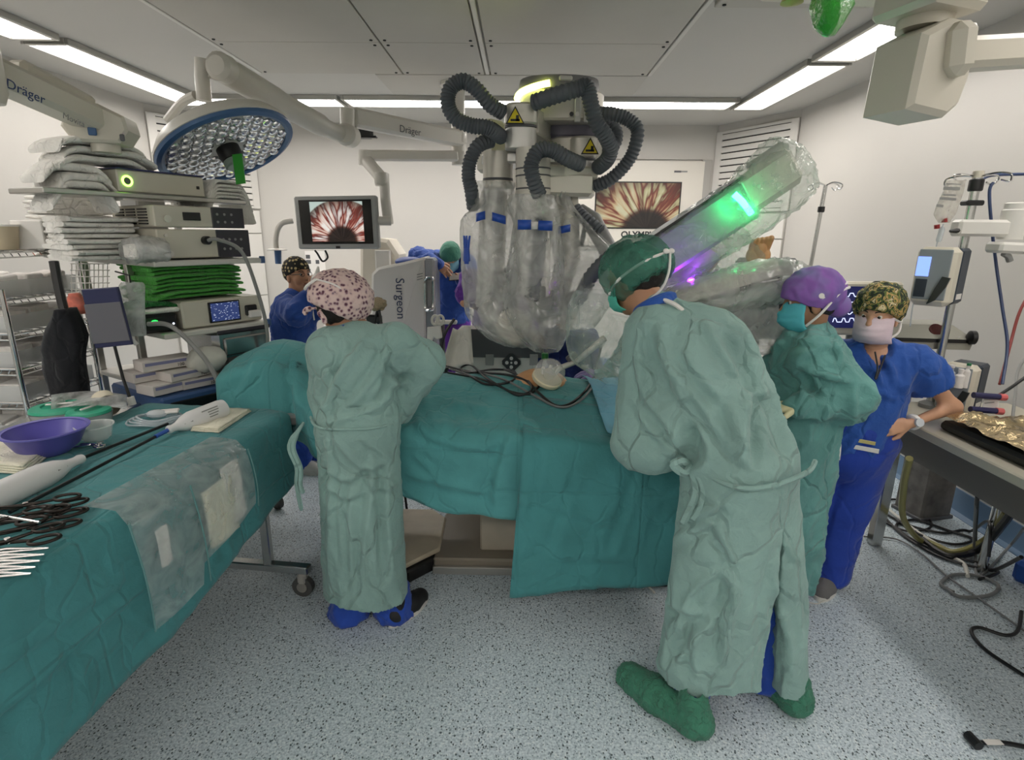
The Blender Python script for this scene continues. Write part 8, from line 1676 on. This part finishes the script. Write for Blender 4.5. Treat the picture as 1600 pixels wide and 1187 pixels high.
m_dot = bpy.data.materials.new('cap_dotted'); m_dot.use_nodes = True; nt = NT(m_dot); b = nt.n['Principled BSDF']; tc = nt.add('ShaderNodeTexCoord'); v1 = nt.add('ShaderNodeTexVoronoi'); v1.inputs['Scale'].default_value = 38; v1.inputs['Randomness'].default_value = .5; nt.link(tc.outputs['Object'], v1.inputs['Vector']); r_ = ramp(nt, v1.outputs['Distance'], [(.32, lin('#b9a77a')), (.38, lin('#15140f'))]); nt.link(r_.outputs[0], b.inputs['Base Color']); b.inputs['Roughness'].default_value = .8
ell_shell(E_, 'cap', m_dot, hE, Rh, (.084, .108, .10), (0, -.018, .042), [((0, -.42, 1), .012)], .002, 3, .008)
for sx in (-1, 1): MB().tube([hs_pt(hE, Rh, .95, sx*.031+.019*math.cos(a), .098, .012+.015*math.sin(a)) for a in np.linspace(0, 6.28, 14)], .0018, 5).build('spectacles', m_blk, E_)
MB().tube([hs_pt(hE, Rh, .95, .05, .095, .014), hs_pt(hE, Rh, .95, .078, .02, .016)], .002, 5).build('spectacles', m_blk, E_); MB().tube([hs_pt(hE, Rh, .95, -.02, .092, -.054), hs_pt(hE, Rh, .95, 0, .095, -.052), hs_pt(hE, Rh, .95, .02, .092, -.054)], .004, 6).build('lips', mat('lips', '#8f5a4c', .5), E_)
for s in 'RL': MB().lathe([(.034, 0), (.036, .01), (.032, .05)], J['wr'+s]-nrm(J['wr'+s]-J['el'+s])*.05, nrm(J['wr'+s]-J['el'+s]), 16).build('white_cuff', m_strap, E_)
cmr = thing('camera', 'white-covered handheld camera with black lens held before the dotted cap', 'camera', rq(500, 455, 3.75)); c_ = rq(499, 440, 3.74)
ell = MB().sphere(c_, (.055, .07, .06), 18, 12, rz(.4)); ell.v = [tuple(np.array(v)+.012*pn(np.array(v)*18)) for v in ell.v]; ell.build('cover', m_strap, cmr); MB().tube([c_+V3(-.01, 0, .04), c_+V3(.0, .0, .10)], [.022, .006], 8).build('viewfinder', m_strap, cmr); MB().cyl(rq(501, 444, 3.67), rq(502, 445, 3.63), .022, n=16).build('lens', m_blk, cmr); MB().tube(spline([rq(484, 456, 3.7), rq(487, 475, 3.7), rq(491, 500, 3.7)], 6), .005, 6).build('strap', m_strap, cmr)
# F: in blue gown leaning on the console, looking at a phone
F_ = thing('person', 'person in blue gown and green cap leaning on the console, looking at a phone', 'person', (-.72, 5.55, 0))
J, r = stand(-.70, 5.6, (-.05, -1), 1.70); hF = rq(704, 402, 5.45); J['head'] = hF; J['neck'] = hF+V3(.02, .10, -.10); J['hf'] = V3(-.05, -.75, -.65); J['chest'] = V3(-.68, 5.6, 1.22)
J.update(arr(dict(shR=rq(683, 408, 5.55), shL=rq(728, 410, 5.55), elR=rq(655, 403, 5.25), wrR=rq(684, 413, 5.05), elL=rq(742, 455, 5.35), wrL=rq(722, 436, 5.1), hands=1.0)))
make_body(F_, J, m_skin3, hands=[('R', (.7, -.1, -.5), (0, -.9, .4), 1, .5), ('L', (-.7, -.3, .1), (.1, -.3, -.9), -1, .4)]); Rh = head_mesh(J['head'], J['hf'], cell=.03)[1]
simple_gown(F_, J, m_gblue, .88, arm_r=.085, body_r=.17, seed=61); trousers(F_, J, m_purplec, r=.12); feet(F_, J)
ell_shell(F_, 'hair_net', fabric('net_green', '#3f7a66', crease=1), hF, Rh, (.10, .122, .112), (0, -.015, .035), [((0, -.45, 1), -.005)], .003, 3, .009); face_patch(F_, 'mask', mat('mask_lightblue', '#86bccb', .8), hF, Rh, 1.0, -.11, .01, 1.2)
MB().lathe([(.036, 0), (.038, .01), (.034, .06)], J['wrR']-nrm(J['wrR']-J['elR'])*.07, nrm(J['wrR']-J['elR']), 16).build('white_cuff', m_strap, F_)
ph = thing('phone', 'dark phone held by the person leaning on the console', 'phone', rq(716, 434, 5.02)); MB(basis((1, -.1, .1), (0, .6, 1)), rq(714, 432, 5.03)).box((0, 0, 0), (.15, .075, .009), .004).build('case', m_blk, ph); MB(basis((1, -.1, .1), (0, .6, 1)), rq(714, 431.5, 5.02)).box((0, 0, 0), (.135, .065, .002)).build('screen', mat('phone_screen', '#c9c2ba', .3), ph)
# G: purple scrubs, mostly behind the left film sleeve, elbow showing
G_ = thing('person', 'person in purple scrubs behind the left robot arm, bare elbow showing', 'person', (-.30, 4.15, 0))
J, r = stand(-.20, 4.25, (.2, 1), 1.5); J.update(arr(dict(elL=rq(727, 472, 4.05), wrL=rq(748, 480, 4.35), elR=V3(.1, 4.3, .95), wrR=V3(.1, 4.5, .95)))); J['shL'] = rq(736, 440, 4.15)
make_body(G_, J, m_skin3, hands=[('L', (.6, .6, 0), (0, 0, 1), -1, .4), ('R', (0, 1, 0), (0, 0, 1), 1, .4)]); J2 = dict(J); J2['elL'] = J['shL']*.35+J['elL']*.65+V3(0, -.0, .0); J2['wrL'] = J2['elL']+(J['elL']-J['shL'])*.02; J2['elR'] = J['shR']*.4+J['elR']*.6; J2['wrR'] = J2['elR']+(J['elR']-J['shR'])*.02
simple_gown(G_, J2, m_purplec, .72, arm_r=.085, name='tunic', seed=71); trousers(G_, J, m_purplec, r=.11); feet(G_, J); Rh = head_mesh(J['head'], J['hf'], cell=.03)[1]; ell_shell(G_, 'cap', m_purp, J['head'], Rh, (.09, .115, .105), (0, -.018, .042), [((0, -.4, 1), 0.0)], .003, 3, .010)
# H: gowned assistant on the far side of the table, sleeve and lilac glove showing beside the bent surgeon
H_ = thing('person', 'person in dark green gown across the table, lilac glove beside the bent surgeon', 'person', (.88, 3.35, 0))
J, r = stand(.95, 3.45, (-.6, -.8), 1.55); J.update(arr(dict(shR=V3(.80, 3.45, 1.28), shL=V3(1.12, 3.40, 1.28), elR=rq(975, 575, 3.28), wrR=rq(940, 588, 3.2), elL=V3(1.1, 3.25, 1.0), wrL=V3(.95, 3.15, 1.02))))
J['head'] = rq(1010, 440, 3.45); J['neck'] = J['head']+V3(.03, .02, -.15)
make_body(H_, J, m_skin, hands=[('L', (-.8, -.3, 0), (0, 0, 1), 1, .4)]); simple_gown(H_, J, m_gown2, .3, arm_r=.085, seed=81)
place('glove', raw([hand_mesh(J['wrR'], (-.5, -.2, .1), (0, -.6, .8), -1, .5, 1.0)], m_glp), H_); trousers(H_, J, m_pants); feet(H_, J); Rh = head_mesh(J['head'], J['hf'], cell=.03)[1]; ell_shell(H_, 'hair_net', MATS['net_green'], J['head'], Rh, (.10, .122, .112), (0, -.015, .035), [((0, -.4, 1), -.01)], .003, 3, .010)
# I: purple trousers of a seated person behind the access port
I_ = thing('person', 'person in purple trousers and navy top seated behind the access port', 'person', (.33, 3.85, 0))
J, r = stand(.33, 4.0, (.15, -1), 1.55); q = rq(878, 555, 3.9)
J.update(arr(dict(pelvis=V3(q[0], 4.0, .52), chest=V3(q[0]+.02, 4.02, .86), neck=V3(q[0]+.02, 4.02, 1.06), head=V3(q[0]+.02, 3.99, 1.20), shL=V3(q[0]+.19, 4.0, 1.0), shR=V3(q[0]-.15, 4.0, 1.0), elL=V3(q[0]+.24, 3.95, .75), wrL=V3(q[0]+.15, 3.80, .66), elR=V3(q[0]-.2, 3.95, .75), wrR=V3(q[0]-.1, 3.8, .66), hipL=V3(q[0]+.1, 4.0, .5), hipR=V3(q[0]-.09, 4.0, .5), knL=V3(q[0]+.14, 3.66, .52), knR=V3(q[0]-.1, 3.66, .52), anL=V3(q[0]+.14, 3.68, .1), anR=V3(q[0]-.1, 3.68, .1))))
make_body(I_, J, m_skin, hands=[('L', (-.4, -.8, -.1), (0, 0, 1), 1, .4), ('R', (.4, -.8, -.1), (0, 0, 1), -1, .4)]); simple_gown(I_, J, fabric('scrub_navy', '#1f2f68'), .40, name='tunic', seed=91); trousers(I_, J, m_purplec); feet(I_, J); Rh = head_mesh(J['head'], J['hf'], cell=.03)[1]; ell_shell(I_, 'cap', m_purp, J['head'], Rh, (.09, .115, .105), (0, -.018, .042), [((0, -.4, 1), 0.0)], .003, 3, .010)
st = thing('stool', 'round stool under the seated person in purple trousers', 'stool', (q[0], 4.02, 0)); MB().lathe([(.17, 0), (.18, .01), (.18, .05), (.15, .06)], (q[0], 4.02, .33), (0, 0, 1), 24).build('seat', m_blk, st); MB().cyl((q[0], 4.02, .05), (q[0], 4.02, .34), .03, n=12).build('column', m_steel, st); MB().lathe([(.22, 0), (.22, .02), (.04, .05)], (q[0], 4.02, 0), (0, 0, 1), 20).build('foot', m_greyp, st)
